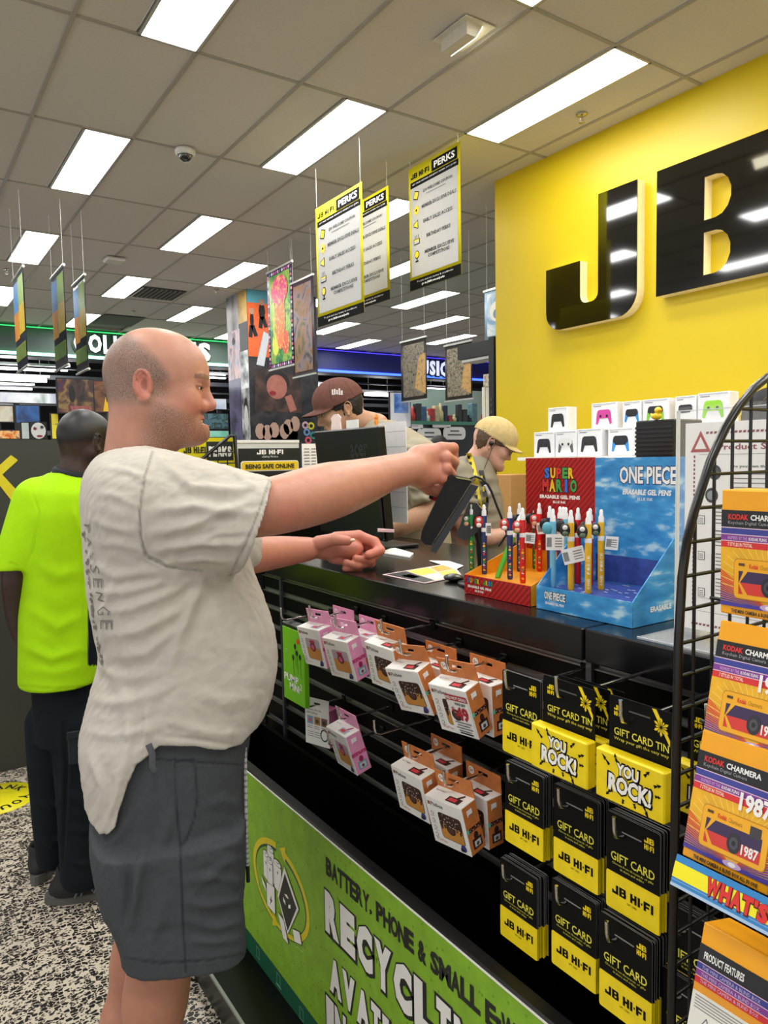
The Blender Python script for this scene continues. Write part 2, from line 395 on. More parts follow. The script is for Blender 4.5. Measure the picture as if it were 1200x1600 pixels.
# big letters of the two bulkheads
def wall_letter(ch, p0, p1, v0, v1, y, lab, m, group):
    A = ony(p0, v1, y); B = ony(p1, v1, y); T = ony(p0, v0, y)
    M = frame((A[0], y-.05, A[2]), (1, 0, 0), (0, 0, 1)); b = MB(); h = T[2]-A[2]; w = B[0]-A[0]
    b.text(M, ch, -.03, -.03, w+.03, h+.03, mat('#12201a', .5), z=.0, bold=.06)
    b.text(M, ch, 0, 0, w, h, m, z=.03, bold=.05)
    solo('sign_letter', b, lab, 'sign letter', group=group)
LM_ = mat('#e8fff2', .4, emit=.75)
u = 113.; ordn = 'first second third fourth fifth sixth seventh eighth ninth tenth eleventh last'.split()
for k, (ch, w_) in enumerate(zip('COLLECTIBLES', (23, 23, 16, 16, 17, 20, 17, 8, 20, 16, 17, 22))):
    wall_letter(ch, u+1.2, u+w_-1.2, 521+(u-113)*.078, 550+(u-113)*.078, YB, 'white letter %s, the %s letter on the green bulkhead' % (ch, ordn[k]), LM_, 'letters on the green bulkhead'); u += w_
for k, ch in enumerate('MUSIC'):
    wall_letter(ch, (640, 655, 668, 678.5, 684.5)[k], (653.5, 666.5, 677, 683, 696)[k], 562+k*.9, 585+k*.9, YB, 'white letter %s on the blue bulkhead' % ch, mat('#d8dcff', .4, emit=.8), 'letters on the blue bulkhead')
# JB sign letters on the yellow wall
GL = mat('#060606', .06, coat=1., noise=0); CRM = mat('#fff2c8', .5)
def arc(cx, cy, r, a0, a1, n=6): return [(cx+r*math.cos(math.radians(a0+(a1-a0)*k/n)), cy+r*math.sin(math.radians(a0+(a1-a0)*k/n))) for k in range(n+1)]
def yz(u, v, x=3.93): p = onx(u, v, x); return p[1], p[2]
Mw = frame((3.93, 0, 0), (0, -1, 0), (0, 0, 1))          # letter plane: local x = -y, y = z, normal -x (towards the shop)
t = thing('sign_letter', 'glossy black letter J on the yellow wall', 'sign letter', (4.0, 3.35, 2.5), 'big wall letters')
zt, zb, zm = 1.5+1.688, 1.5+1.044-.01, 1.5+1.300
J = [(-3.268, zt), (-2.97, zt)][::-1]
J = [(-3.268, zt)] + arc(-3.268-.06, 2.66+.0, .06, 0, -180, 5)[0:0] 
Jp = [(-3.27, zt), (-3.27, 2.62)] + arc(-3.33, 2.62, .06, 0, -180, 6)[1:] + [(-3.424, 2.62), (-3.424, zm), (-3.728, zm)] + arc(-3.578, 2.60, .15, 180, 270, 5) + arc(-3.10, 2.58, .13, 270, 360, 6) + [(-2.97, zt)]
Jp = [(-3.27, zt), (-3.27, 2.57)] + arc(-3.325, 2.57, .055, 0, -90, 4)[1:] + arc(-3.369, 2.57, .055, -90, -180, 4) + [(-3.424, zm), (-3.728, zm)] + arc(-3.60, 2.50, .128, 180, 270, 5) + arc(-3.12, 2.525, .15, 270, 360, 6) + [(-2.97, zt)]
b = MB(); b.prism(Jp, -.07, 0, CRM, M=Mw); part('side_wall', b, t)
b = MB(); b.prism(Jp, .0005, .006, GL, M=Mw); part('face', b, t)
t = thing('sign_letter', 'glossy black letter B on the yellow wall', 'sign letter', (4.0, 2.4, 2.4), 'big wall letters')
def bridge(outer, hole, m, z0, z1, bld):
    pass
zb = 1.5+.950; yl = -2.83; yr = -1.93; zh1, zh0 = 1.5+1.52, 1.5+1.35
# B built from strips around its two counters
def holes():
    out = []
    for (za, zc) in ((onx(1100, 345, 3.93)[2], onx(1100, 278, 3.93)[2]), (onx(1099, 425, 3.93)[2]-.02, onx(1099, 363, 3.93)[2]-.005)):
        out.append((za, zc))
    return out
hs = holes(); hx0 = -onx(1101, 300, 3.93)[1]; hx1 = -onx(1128, 300, 3.93)[1]
def Bstrips(z0, z1, m, bld):
    rr = (hs[0][1]-hs[0][0])/2
    bld.box((yl, zb, z0), (hx0, zt, z1), m, M=Mw)
    bld.box((hx0, hs[0][1], z0), (yr-.15, zt, z1), m, M=Mw); bld.box((hx0, hs[1][1], z0), (yr-.15, hs[0][0], z1), m, M=Mw); bld.box((hx0, zb, z0), (yr-.15, hs[1][0], z1), m, M=Mw)
    for (za, zc) in hs:
        r_ = (zc-za)/2; cx = hx1+.06-r_*.8; n = 8
        A = [(cx+r_*.8*math.cos(math.radians(a)), (za+zc)/2+r_*math.sin(math.radians(a))) for a in np.linspace(-90, 90, n)]
        for k in range(n-1): bld.prism([A[k], (yr-.15, A[k][1]), (yr-.15, A[k+1][1]), A[k+1]], z0, z1, m, M=Mw)
    zmid = (hs[0][0]+hs[1][1])/2
    bld.prism([(yr-.15, zb)]+arc(yr-.15, zb+.15, .15, 270, 360, 6)+[(yr, zmid-.06), (yr-.05, zmid), (yr, zmid+.06)]+arc(yr-.15, zt-.15, .15, 0, 90, 6), z0, z1, m, M=Mw)
b = MB(); Bstrips(-.07, 0, CRM, b); part('side_wall', b, t)
b = MB(); Bstrips(.0005, .006, GL, b); part('face', b, t)
# ================================================================ service counter
BK = mat('#040404', .45, noise=.1, nscale=8, spec=.1); BKG = mat('#0c0c0d', .22, noise=.08, nscale=5); ALU = mat('#868684', .35, metal=.9); CHR = mat('#d8d8d4', .16, metal=1.)
XS = 1.0; ZT = EYE-.3
t = thing('service_counter', 'long black service counter with a slatted front and dark glossy top', 'counter', (1.3, 1.0, 0))
for y0, y1 in ((-.5, .848), (.852, 2.30)):
    b = MB(); b.box((.985, y0, ZT-.058), (1.62, y1, ZT), mat('#101012', .2, noise=.12, nscale=14, bump=.05, bscale=60), bev=.0025); part('counter_top', b, t)
b = MB(); b.box((1.02, -.5, 0), (1.06, 2.28, ZT-.06), BK); b.box((1.06, -.5, 0), (1.5, -.46, ZT-.06), BK); b.box((1.06, 2.24, 0), (1.5, 2.28, ZT-.06), BK); b.box((1.46, -.5, .1), (1.5, 2.28, ZT-.06), BK)
part('carcass', b, t)
SL = [-.365, -.414, -.468, -.528, -.588, -.648, -.708, -.768, -.835]
for k in range(len(SL)-1):
    b = MB(); b.box((1.0, -.5, EYE+SL[k+1]+.006), (1.02, 2.26, EYE+SL[k]-.006), BK, bev=.002); part('slat', b, t)
for k, z in enumerate(SL):
    b = MB(); b.box((1.006, -.5, EYE+z-.0055), (1.014, 2.26, EYE+z+.0055), ALU); b.box((.998, -.5, EYE+z-.0075), (1.008, 2.26, EYE+z-.0045), ALU); part('rail', b, t)
b = MB(); b.box((1.0, -.5, 0), (1.02, 2.26, EYE-.842), BK); part('lower_panel', b, t)
for y in (2.06, .845):
    b = MB(); b.box((.992, y-.006, EYE-1.0), (1.004, y+.006, EYE-.335), mat('#55585a', .35, metal=.7)); part('upright', b, t)
b = MB(); b.box((.995, 2.2, .1), (1.03, 2.30, ZT-.06), BK, bev=.004); part('end_post', b, t)
# deck and bin with the recycling panel
t = thing('base_deck', 'low black base deck with an edge highlight strip at the foot of the counter', 'plinth', (.82, 1.0, 0))
b = MB(); b.box((.66, -.6, 0), (.997, 2.3, .1), mat('#050506', .3, noise=.1, spec=.25), bev=.003); part('deck', b, t)
b = MB(); b.box((.655, -.6, .094), (.662, 2.3, .1015), mat('#9a9a98', .3, metal=.6)); part('edge_highlight', b, t)  # thin pale strip stands in for the highlight along the deck edge
ZB = EYE-.857
t2 = thing('recycling_bin', 'long black bin fronted by a green battery and e-waste recycling panel', 'recycling bin', (.9, 1.2, .1))
b = MB(); b.box((.785, .5, .1), (.80, 2.2, ZB), BK); b.box((.966, .5, .1), (.98, 2.2, ZB), BK); b.box((.80, 2.18, .1), (.966, 2.2, ZB), BK); b.box((.80, .5, .1), (.966, .52, ZB), BK); b.box((.80, .52, .1), (.966, 2.18, .12), BK); b.box((.783, .5, ZB-.012), (.812, 2.2, ZB+.004), mat('#141414', .4), bev=.003); part('bin_body', b, t2)
# printed panel in the plane x = .782
XP = .782
GRN = mat('#86b52a', .5, noise=.12, nscale=25); WHT = mat('#f2f0ea', .6, noise=.02); INK = mat('#1d1f1a', .6, noise=0)
Mp = frame((XP, 0, 0), (0, -1, 0), (0, 0, 1))
def Q(u, v): p = onx(u, v, XP); return (-p[1], p[2])
b = MB(); b.box((XP, .5, .101), (.786, 2.12, ZB-.002), GRN); b.box((XP-.001, .5, ZB-.004), (.786, 2.12, ZB-.001), WHT)
DG = mat('#0f5a3c', .5, noise=.05)
z2 = Q(385, 1450)[1]
b.poly(Mp, [(-2.12, .101), (-.5, .101), (-.5, z2-.028), (-.6, z2-.028), (-1.4, z2-.012), (-1.9, z2), (-2.12, z2)], DG)
DOT = mat('#6f9c1e', .6, noise=0)
for k in range(420):
    x, z = random.uniform(-2.08, -.52), random.uniform(z2+.01, ZB-.01)
    b.poly(Mp, [(x, z), (x+.004, z-.001), (x+.006, z+.004), (x+.001, z+.005)], DOT, .0003)
def otext(b, s, x0, z0, x1, z1, m, om, ow, z=.001, bold=.03, M=Mp, **k):
    b.text(M, s, x0-ow, z0-ow, x1+ow, z1+ow, om, z-.0003, bold=bold*2.2, **k); b.text(M, s, x0, z0, x1, z1, m, z, bold=bold, **k)
# lettering: place by baseline points
def word(s, pts, h, m, om=None, ow=.003, bold=.04, drop=0):
    for ch, (u, v) in zip(s, pts):
        x, z = Q(u, v)
        w = h*(.62 if ch not in "I,-'" else .25)
        if ch == 'W' or ch == 'M': w = h*.8
        hh = h if ch not in ',-' else h*.25
        zz = z if ch != '-' else z+h*.35
        if om: b.text(Mp, ch, x-ow+.001, zz-ow-.0015, x+w+ow+.002, zz+hh+ow-.0015, om, .0006, bold=bold*2.4)
        b.text(Mp, ch, x, zz, x+w, zz+hh, m, .0009, bold=bold)
def line_word(s, u0, v0, h, m, sp, slope=0., **k):
    x, z = Q(u0, v0); pts = []
    for ch in s:
        w = h*(.62 if ch not in "I,- '" else .3)
        if ch in 'WM': w = h*.8
        if ch != ' ':
            ow = k.get('ow', .003); om = k.get('om'); hh = h if ch not in ',-' else h*.3; zz = z if ch != '-' else z+h*.35; bd = k.get('bold', .04)
            ww = w if ch not in ',' else w*.8
            jz = random.uniform(-.02, .02)*h
            if ch == 'I' and om:
                ww = h*.42; w = h*.45
                for g_, m_, zz_ in ((ow, om, .0006), (0, m, .0009)):
                    A_, B_, c_, d_ = x-g_, x+ww+g_, x+ww*.3-g_, x+ww*.7+g_; e_, f_ = z+h*.24+g_, z+h*.76-g_
                    b.poly(Mp, [(A_, z-g_), (B_, z-g_), (B_, e_), (d_, e_), (d_, f_), (B_, f_), (B_, z+h+g_), (A_, z+h+g_), (A_, f_), (c_, f_), (c_, e_), (A_, e_)], m_, zz_)
                x += w*sp; continue
            if om: b.text(Mp, ch, x-ow+.002, zz-ow-.002+jz, x+ww+ow+.002, zz+hh+ow-.002+jz, om, .0006, bold=bd*2.2)
            b.text(Mp, ch, x, zz+jz, x+ww, zz+hh+jz, m, .0009, bold=bd)
        x += w*sp; z += slope*w
line_word('BATTERY, PHONE & SMALL E-WASTE', 510, 1366, .043, INK, .98, bold=.045, slope=.0)
line_word('RECYCLING', 509, 1452, .1, WHT, 1.12, om=INK, bold=.075, ow=.006)
line_word('AVAILABLE', 516, 1545, .085, WHT, 1.12, om=INK, bold=.075, ow=.005)
x_, z_ = Q(516, 1545)
for s_, xx, zz, hh in (('IN STORE', x_-.02, z_-.105, .08),):
    x = xx
    for ch in s_:
        w = hh*(.62 if ch != 'I' else .45)
        if ch != ' ': otext(b, ch, x, max(zz, .11), x+w, zz+hh, WHT, INK, .005, bold=.05)
        x += w*1.12
# the picture: ring of arrows round batteries, a power pack, a phone and a charger
c0 = Q(437, 1387); rx = abs(Q(483, 1385)[0]-c0[0])*1.0; rz = .116
KX = 1.5
YA = mat('#e2cf1c', .5, noise=0)
def arcband(a0, a1, w, m, z, dx=0, dz=0):
    P1 = []; P2 = []
    for k in range(17):
        a = math.radians(a0+(a1-a0)*k/16); ww = w*(1 if k < 16 else .3)
        P1.append((c0[0]+dx+(rx)*math.cos(a), c0[1]+dz+rz*math.sin(a))); P2.append((c0[0]+dx+(rx-ww)*math.cos(a), c0[1]+dz+(rz-ww)*math.sin(a)))
    for k in range(16): b.poly(Mp, [P1[k], P1[k+1], P2[k+1], P2[k]], m, z)
for (a0, a1, w) in ((95, 215, .017), (215, 300, .012), (-60, 82, .016)):
    arcband(a0, a1, w+.004, DG, .0005, -.002, -.004); arcband(a0, a1, w, YA, .0008)
for a in (80, 258): 
    aa = math.radians(a); x, z = c0[0]+(rx-.008)*math.cos(aa), c0[1]+(rz-.008)*math.sin(aa); d = 1 if a == 80 else -1
    b.poly(Mp, [(x-.02*d, z+.004*d), (x+.016*d, z+.022*d), (x+.012*d, z-.024*d)], YA, .0011)
def kx(P): return [(c0[0]+(p[0]-c0[0])*KX, p[1]) for p in P]
def opoly(P, m=WHT, z=.0013, o=.0016):
    P = kx(P)
    cx = sum(p[0] for p in P)/len(P); cz = sum(p[1] for p in P)/len(P)
    b.poly(Mp, [(p[0]+(o if p[0] > cx else -o), p[1]+(o if p[1] > cz else -o)) for p in P], INK, z-.0002); b.poly(Mp, P, m, z)
def battery(x, z, w, h, zz):
    opoly([(x, z), (x+w, z-.006), (x+w, z+h-.01), (x, z+h)], z=zz)
    x = c0[0]+(x-c0[0])*KX; w = w*KX
    b.disc(Mp, x+w/2, z+h-.002, w/2+.0012, INK, zz+.0001, ry=.009); b.disc(Mp, x+w/2, z+h-.002, w/2-.0008, WHT, zz+.0002, ry=.0076); b.disc(Mp, x+w/2, z+h+.002, w/5+.001, INK, zz+.0003, ry=.004); b.disc(Mp, x+w/2, z+h+.003, w/5-.0004, WHT, zz+.0004, ry=.003)
    for dd in ((.0, .004, .001), (.004, 0, .001)): b.rect(Mp, x+w/2-.001-dd[0], z+h-.028-dd[1], x+w/2+.001+dd[0], z+h-.026+dd[1], INK, zz+.0003)
battery(c0[0]-.045, c0[1]+.0, .026, .085, .0013); battery(c0[0]-.062, c0[1]-.01, .022, .07, .0019); battery(c0[0]-.018, c0[1]-.01, .028, .075, .0019); battery(c0[0]-.045, c0[1]-.016, .021, .068, .0025)
opoly([(c0[0]-.05, c0[1]-.02), (c0[0]-.018, c0[1]-.012), (c0[0]-.018, c0[1]-.085), (c0[0]-.05, c0[1]-.085)], z=.0027)
b.poly(Mp, kx([(c0[0]-.03, c0[1]-.042), (c0[0]-.038, c0[1]-.06), (c0[0]-.034, c0[1]-.06), (c0[0]-.038, c0[1]-.074), (c0[0]-.028, c0[1]-.055), (c0[0]-.033, c0[1]-.055)]), INK, .003)
opoly([(c0[0]-.072, c0[1]-.018), (c0[0]-.058, c0[1]-.03), (c0[0]-.05, c0[1]-.05), (c0[0]-.068, c0[1]-.036)], z=.0029)
opoly([(c0[0]-.006, c0[1]-.026), (c0[0]+.03, c0[1]-.1), (c0[0]+.074, c0[1]-.0), (c0[0]+.024, c0[1]+.075)], z=.0027)
b.poly(Mp, kx([(c0[0]-.001, c0[1]-.026), (c0[0]+.031, c0[1]-.09), (c0[0]+.067, c0[1]-.003), (c0[0]+.026, c0[1]+.058)]), mat('#2a2622', .5), .003)
for k in range(3):
    a = math.radians(90+120*k); cx, cz = c0[0]+.031+.011*math.cos(a), c0[1]-.012+.013*math.sin(a)
    aa = a+math.pi/2; b.poly(Mp, kx([(cx+.009*math.cos(aa), cz+.009*math.sin(aa)), (cx+.005*math.cos(a), cz+.005*math.sin(a)), (cx-.009*math.cos(aa), cz-.009*math.sin(aa)), (cx-.004*math.cos(a), cz-.004*math.sin(a))]), WHT, .0033)
opoly([(c0[0]-.006, c0[1]-.07), (c0[0]+.016, c0[1]-.075), (c0[0]+.032, c0[1]-.125), (c0[0]+.012, c0[1]-.125)], z=.0029)
opoly([(c0[0]+.05, c0[1]-.07), (c0[0]+.075, c0[1]-.058), (c0[0]+.082, c0[1]-.085), (c0[0]+.056, c0[1]-.098)], z=.0031)
px0, pz0 = c0[0]+.085, c0[1]-.06
pts = [(px0+.03*math.sin(k/3.2)+.006*k/3, pz0-.006*k*.8+.01*math.cos(k/2)) for k in range(14)]
for k in range(13): b.line(Mp, *pts[k], *pts[k+1], .0016, mat('#c8da8a', .6), .0012)
LG = mat('#8cc0a4', .6, noise=0)
for k in range(8):
    x = -1.84+k*.13; z = z2-.045-(.0 if k < 2 else .012)
    for q in ((x, z, x+.02, z+.0015), (x, z+.03, x+.02, z+.0315), (x, z, x+.0015, z+.03), (x+.019, z, x+.0205, z+.03)): b.rect(Mp, *q, LG, .0008)
    if k % 2: b.rect(Mp, x-.005, z-.004, x+.026, z-.001, LG, .0008)
part('printed_panel', b, t2, label='green printed panel about recycling batteries, phones and small e-waste')
# ================================================================ pen displays on the counter
RED = mat('#c41f22', .4, noise=.03); DRD = mat('#8f1416', .4, noise=.03); ORNG = mat('#f0a01c', .45, noise=.05, nscale=30); PAPER = mat('#f3f1ec', .6, noise=.02)
def stripes(b, M, x0, y0, x1, y1, m, w, g, z=.0003, clip=None):
    """diagonal stripes clipped to a rectangle"""
    h = y1-y0; x = x0-h
    while x < x1:
        P = [(x, y0), (x+w, y0), (x+w+h, y1), (x+h, y1)]
        # clip left/right
        for side, lim in ((0, x0), (1, x1)):
            O = []
            for k in range(len(P)):
                a, c = P[k], P[(k+1) % len(P)]
                ia = a[0] >= lim if side == 0 else a[0] <= lim; ic = c[0] >= lim if side == 0 else c[0] <= lim
                if ia: O.append(a)
                if ia != ic: tt = (lim-a[0])/(c[0]-a[0]); O.append((lim, a[1]+tt*(c[1]-a[1])))
            P = O
            if len(P) < 3: break
        if len(P) >= 3: b.poly(M, P, m, z)
        x += w+g
# red display
yl, yr, xf, xb = 1.238, 1.037, 1.045, 1.236
M1 = frame((xf, yl, ZT), (0, -1, 0), (0, 0, 1)); W1 = yl-yr; HT = .042
t = thing('pen_display', 'red striped cardboard display tray of erasable gel pens', 'display', ((xf+xb)/2, (yl+yr)/2, ZT))
b = MB(); b.box((xf, yr, ZT+.001), (xf+.002, yl, ZT+HT), RED); stripes(b, M1, 0, .002, W1, HT-.001, DRD, .007, .007)
x = .012
for ch, c in zip('SUPER MARIO', '#2f6fd0 #f0c020 #d8322c #3fa04a #f0c020 _ #d8322c #3fa04a #f0c020 #2f6fd0 #3fa04a'.split()):
    if ch != ' ': b.text(M1, ch, x-.0008, .0252, x+.0078, .0378, mat('#101010', .6), .0007, bold=.07); b.text(M1, ch, x, .026, x+.0068, .037, mat(c, .5), .001, bold=.04)
    x += .0078 if ch != ' ' else .004
b.text(M1, 'ERASABLE GEL PENS', .012, .0155, .088, .021, PAPER, bold=.04); b.text(M1, 'BLUE INK', .036, .008, .064, .0125, PAPER, bold=.03)
part('front_panel', b, t)
b = MB(); zt_ = ZT+HT; hb = .105
for yy in (yl, yr):
    b = MB(); b.prism([(xf, ZT+.001), (xb, ZT+.001), (xb, ZT+hb), (xf+.002, zt_)], 0, .002, ORNG, M=frame((0, yy if yy == yl else yy+.002, 0), (1, 0, 0), (0, 0, 1))); part('side_panel', b, t)
b = MB(); b.box((xf+.002, yr+.002, ZT+.001), (xb, yl-.002, ZT+HT-.005), ORNG); part('pen_block', b, t)
b = MB(); b.box((xb, yr, ZT+.001), (xb+.003, yl, ZT+.115), ORNG)
M2 = frame((xb-.001, yl, ZT+.115), (0, -1, 0), (0, 0, 1)); wH = yl-yr; hH = onx(885, 715, xb)[2]-(ZT+.115)
b.box((xb-.001, yr, ZT+.085), (xb+.003, yl, ZT+.115+hH), RED)
stripes(b, M2, 0, -.03, wH, hH-.001, DRD, .0068, .0068, .0006)
x = .060
for ch, c in zip('SUPER', '#2f6fd0 #f0c020 #d8322c #3fa04a #f0c020'.split()):
    otext(b, ch, x, hH-.046, x+.0155, hH-.022, mat(c, .5), mat('#101010', .6), .0014, M=M2, z=.0013, bold=.05); x += .0175
x = .054
for ch, c in zip('MARIO', '#d8322c #f0c020 #3fa04a #2f6fd0 #3fa04a'.split()):
    otext(b, ch, x+(.005 if ch == 'I' else 0), hH-.076, x+(.0185 if ch != 'I' else .0125), hH-.048, mat(c, .5), mat('#101010', .6), .0014, M=M2, z=.0016, bold=.05); x += .0205
b.text(M2, 'ERASABLE GEL PENS', .045, hH-.0915, .163, hH-.083, PAPER, z=.001, bold=.05); b.text(M2, 'BLUE INK', .085, hH-.1015, .123, hH-.096, PAPER, z=.001, bold=.03)
b.box((xb+.002, yr-.001, ZT+.1), (xb+.03, yr, ZT+.115+hH), PAPER)
part('header_card', b, t, label='red header card with striped print and coloured lettering')
# blue display
bm_ = bpy.data.materials.new('sky_print'); bm_.use_nodes = True; nt = bm_.node_tree; l = nt.links; tcn = nt.nodes.new('ShaderNodeTexCoord'); mp_ = nt.nodes.new('ShaderNodeMapping'); mp_.inputs['Scale'].default_value = (8, 12, 30)
l.new(tcn.outputs['Object'], mp_.inputs[0]); nz = nt.nodes.new('ShaderNodeTexNoise'); nz.inputs['Scale'].default_value = 1.6; nz.inputs['Detail'].default_value = 6; l.new(mp_.outputs[0], nz.inputs[0])
cr = nt.nodes.new('ShaderNodeValToRGB'); cr.color_ramp.elements[0].position = .3; cr.color_ramp.elements[0].color = (*lin('#1f78bd'), 1); cr.color_ramp.elements[1].position = .66; cr.color_ramp.elements[1].color = (*lin('#b9dcec'), 1); e = cr.color_ramp.elements.new(.54); e.color = (*lin('#3f9bd6'), 1)
l.new(nz.outputs[0], cr.inputs[0]); l.new(cr.outputs[0], nt.nodes['Principled BSDF'].inputs['Base Color']); nt.nodes['Principled BSDF'].inputs['Roughness'].default_value = .35
SKY = bm_; SEA = mat('#3a4f9a', .45, noise=.25, nscale=60)
yl, yr, xf = 1.022, .797, 1.047; xb = 1.22; W1 = yl-yr; HT = .046
M1 = frame((xf, yl, ZT), (0, -1, 0), (0, 0, 1))
t = thing('pen_display', 'sky blue cardboard display tray with clouds holding a few pens', 'display', ((xf+xb)/2, (yl+yr)/2, ZT))
b = MB(); b.box((xf, yr, ZT+.001), (xf+.002, yl, ZT+HT), SKY)
otext(b, 'ONE', .022, .023, .042, .038, WHT, INK, .001, M=M1, bold=.03); otext(b, 'PIECE', .045, .023, .075, .038, WHT, INK, .001, M=M1, bold=.03)
b.text(M1, 'ERASABLE GEL PENS', .024, .013, .072, .018, WHT, bold=.03); part('front_panel', b, t)
b = MB()
for yy in (yl, yr+.002):
    b = MB(); b.prism([(xf+.001, ZT+.001), (xb, ZT+.001), (xb, ZT+.16), (xf+.12, ZT+.15), (xf+.002, ZT+HT)], 0, .002, SKY, M=frame((0, yy, 0), (1, 0, 0), (0, 0, 1)))
    if yy == yl: part('side_panel', b, t)
Ms = frame((xf, yr, ZT), (1, 0, 0), (0, 0, 1))
b.text(Ms, 'ERASABLE', .05, .022, .11, .032, WHT, z=.0004, bold=.03)
part('side_panel', b, t)
b = MB(); b.box((xf+.002, yr+.002, ZT+.001), (xb, yl-.002, ZT+HT-.008), SEA)
for k in range(40): 
    x, y = random.uniform(xf+.01, xb-.01), random.uniform(yr+.01, yl-.01); b.box((x, y, ZT+HT-.0079), (x+.002, y+.008, ZT+HT-.0074), mat('#c9d6ea', .6))
part('pen_block', b, t)
yH0, yH1 = yl, yr; zH = onx(955, 715, xb)[2]
M2 = frame((xb, yH0, ZT+.1), (0, -1, 0), (0, 0, 1)); hh = zH-ZT-.1; b = MB(); b.box((xb, yH1, ZT+.001), (xb+.003, yH0, zH), SKY)
otext(b, 'ONE PIECE', .062, hh-.052, .19, hh-.018, WHT, mat('#173a6e', .5), .002, M=M2, bold=.03); b.text(M2, 'ERASABLE GEL PENS', .07, hh-.074, .18, hh-.063, WHT, z=.001, bold=.04, shear=.15); b.text(M2, 'BLUE INK', .105, hh-.085, .14, hh-.079, WHT, z=.001)
b.rect(M2, 0, -.06, .224, -.005, SEA, .0005)
part('header_card', b, t, label='tall sky blue header card with white lettering')
# pens
def pen(name_lab, body, base, top, charm, charm2, txt, tcol, tag=None, grp=None, side=-1):
    base = np.array(base); top = np.array(top); L = np.linalg.norm(top-base); z = (top-base)/L
    ex = -nrm(np.cross(z, ray(830, 850))); M = frame(base, ex, np.cross(z, ex)) 
    M = np.eye(4); M[:3, 0] = ex; M[:3, 2] = z; M[:3, 1] = np.cross(z, ex); M[:3, 3] = base
    t = thing('gel_pen', name_lab, 'pen', group=grp, M=M)
    bm = mat(body, .25, noise=.02); wh = mat('#f0f0ee', .3)
    b = MB(); b.lathe([(.005, 0), (.0062, .004), (.0062, .076), (.0064, .078), (.0064, .132)], bm, 12); part('barrel', b, t, world=False)
    b = MB(); b.lathe([(.0055, .132), (.0052, .142), (.0034, .146), (.0034, .154), (.0018, .1565), (0, .157)], wh, 12); part('clicker', b, t, world=False); b = MB(); b.lathe([(.0065, .096), (.0067, .097), (.0067, .104), (.0065, .105)], wh, 12); part('ring', b, t, world=False)
    Mf = np.eye(4); 
    # towards the viewer is local -y or +y: choose the axis that looks back along the ray
    sgn = 1 if (np.cross(z, ex) @ ray(830, 850)) < 0 else -1
    Mt = frame((0, sgn*.0066, 0), (0, 0, 1), (-1*sgn*-1, 0, 0)) if False else None
    b = MB(); n = max(1, len(txt)); hgt = .066/n
    for k, ch in enumerate(txt):
        if ch == ' ': continue
        Mt = frame((-.003*sgn, sgn*.0065, .008+k*hgt), (0, 0, 1), (sgn, 0, 0))
        b.text(Mt, ch, 0, -.003 if False else .0005, hgt*.8, .0055, mat(tcol[k % len(tcol)], .5), z=.0003, bold=.03, res=1)
    if b.V: part('printing', b, t, world=False)
    b = MB(); cx = side*.011
    b.box((side*.004, sgn*.002-.001, .112), (cx, sgn*.002+.001, .118), mat('#151515', .4)); b.ball((cx, sgn*.004, .118), (.0105, .0065, .013), charm, seg=12)
    if charm2: b.ball((cx, sgn*.0085, .1115), (.006, .0035, .0055), charm2, seg=10); b.ball((cx-.0005, sgn*.0095, .123), (.005, .0022, .005), mat('#e8e4dc', .4) if charm2 is not None else charm2, seg=10)
    part('charm', b, t, world=False)
    if tag:
        x0, z0, w, h, rot = tag; b = MB(); Mg = frame((x0, sgn*.009, z0), (math.cos(rot), 0, math.sin(rot)), (-math.sin(rot), 0, math.cos(rot)))
        if Mg[1, 2]*sgn < 0: Mg = frame((x0+w*math.cos(rot), sgn*.009, z0+w*math.sin(rot)), (-math.cos(rot), 0, -math.sin(rot)), (-math.sin(rot), 0, math.cos(rot)))
        b.box((0, 0, -.0003), (w, h, 0), PAPER, M=Mg)
        for k in range(9): b.rect(Mg, .002+k*.0011, h*.2, .0026+k*.0011, h*.8, INK, .0003)
        for k in range(4): b.rect(Mg, w*.5, h*(.2+.17*k), w*.9, h*(.26+.17*k), mat('#77756f', .6), .0003)
        part('tag', b, t, world=False)
MC = ['#f0c020', '#d8322c', '#e9e6da', '#3fa04a', '#f0c020']; zp = ZT+.037
cR = mat('#c92a25', .35); cG = mat('#1f7a3a', .35); cW = mat('#f0eee8', .35); cK = mat('#141414', .4); SK = mat('#e3b08c', .4)
def up(u, v, z=zp, dx=0, dy=0, L=.15): p = onz(u, v, z); return p, p+np.array([dx, dy, L])
Pn = [(737, 893, '#1f8a3c', cG, SK, 'green gel pen at the far left of the red tray', None), (757, 897, '#26386f', cR, cW, 'navy gel pen second from the left in the red tray', (.004, .088, .012, .028, 0)),
      (797, 905, '#26386f', cR, cW, 'navy gel pen in the middle of the red tray behind a white tag', None), (817, 911, '#d6201f', cR, SK, 'red gel pen at the front right corner of the red tray', (.004, .085, .02, .022, -.1)),
      (812, 893, '#26386f', cK, None, 'navy gel pen half hidden behind the front red one', None), (843, 893, '#d6201f', cR, SK, 'red gel pen right behind the front one in the red tray', (-.004, .086, .022, .026, 0.1)),
      (836, 889, '#1f6a34', cK, None, 'dark green gel pen hidden between red pens', None), (856, 884, '#26386f', cK, None, 'navy gel pen at the right side of the red tray', None)]
for u, v, c, ch, c2, lab, tag in Pn:
    a, c_ = up(u, v); pen(lab, c, a, c_, ch, c2, 'SUPER MARIO', MC, tag, 'gel pens in the red tray')
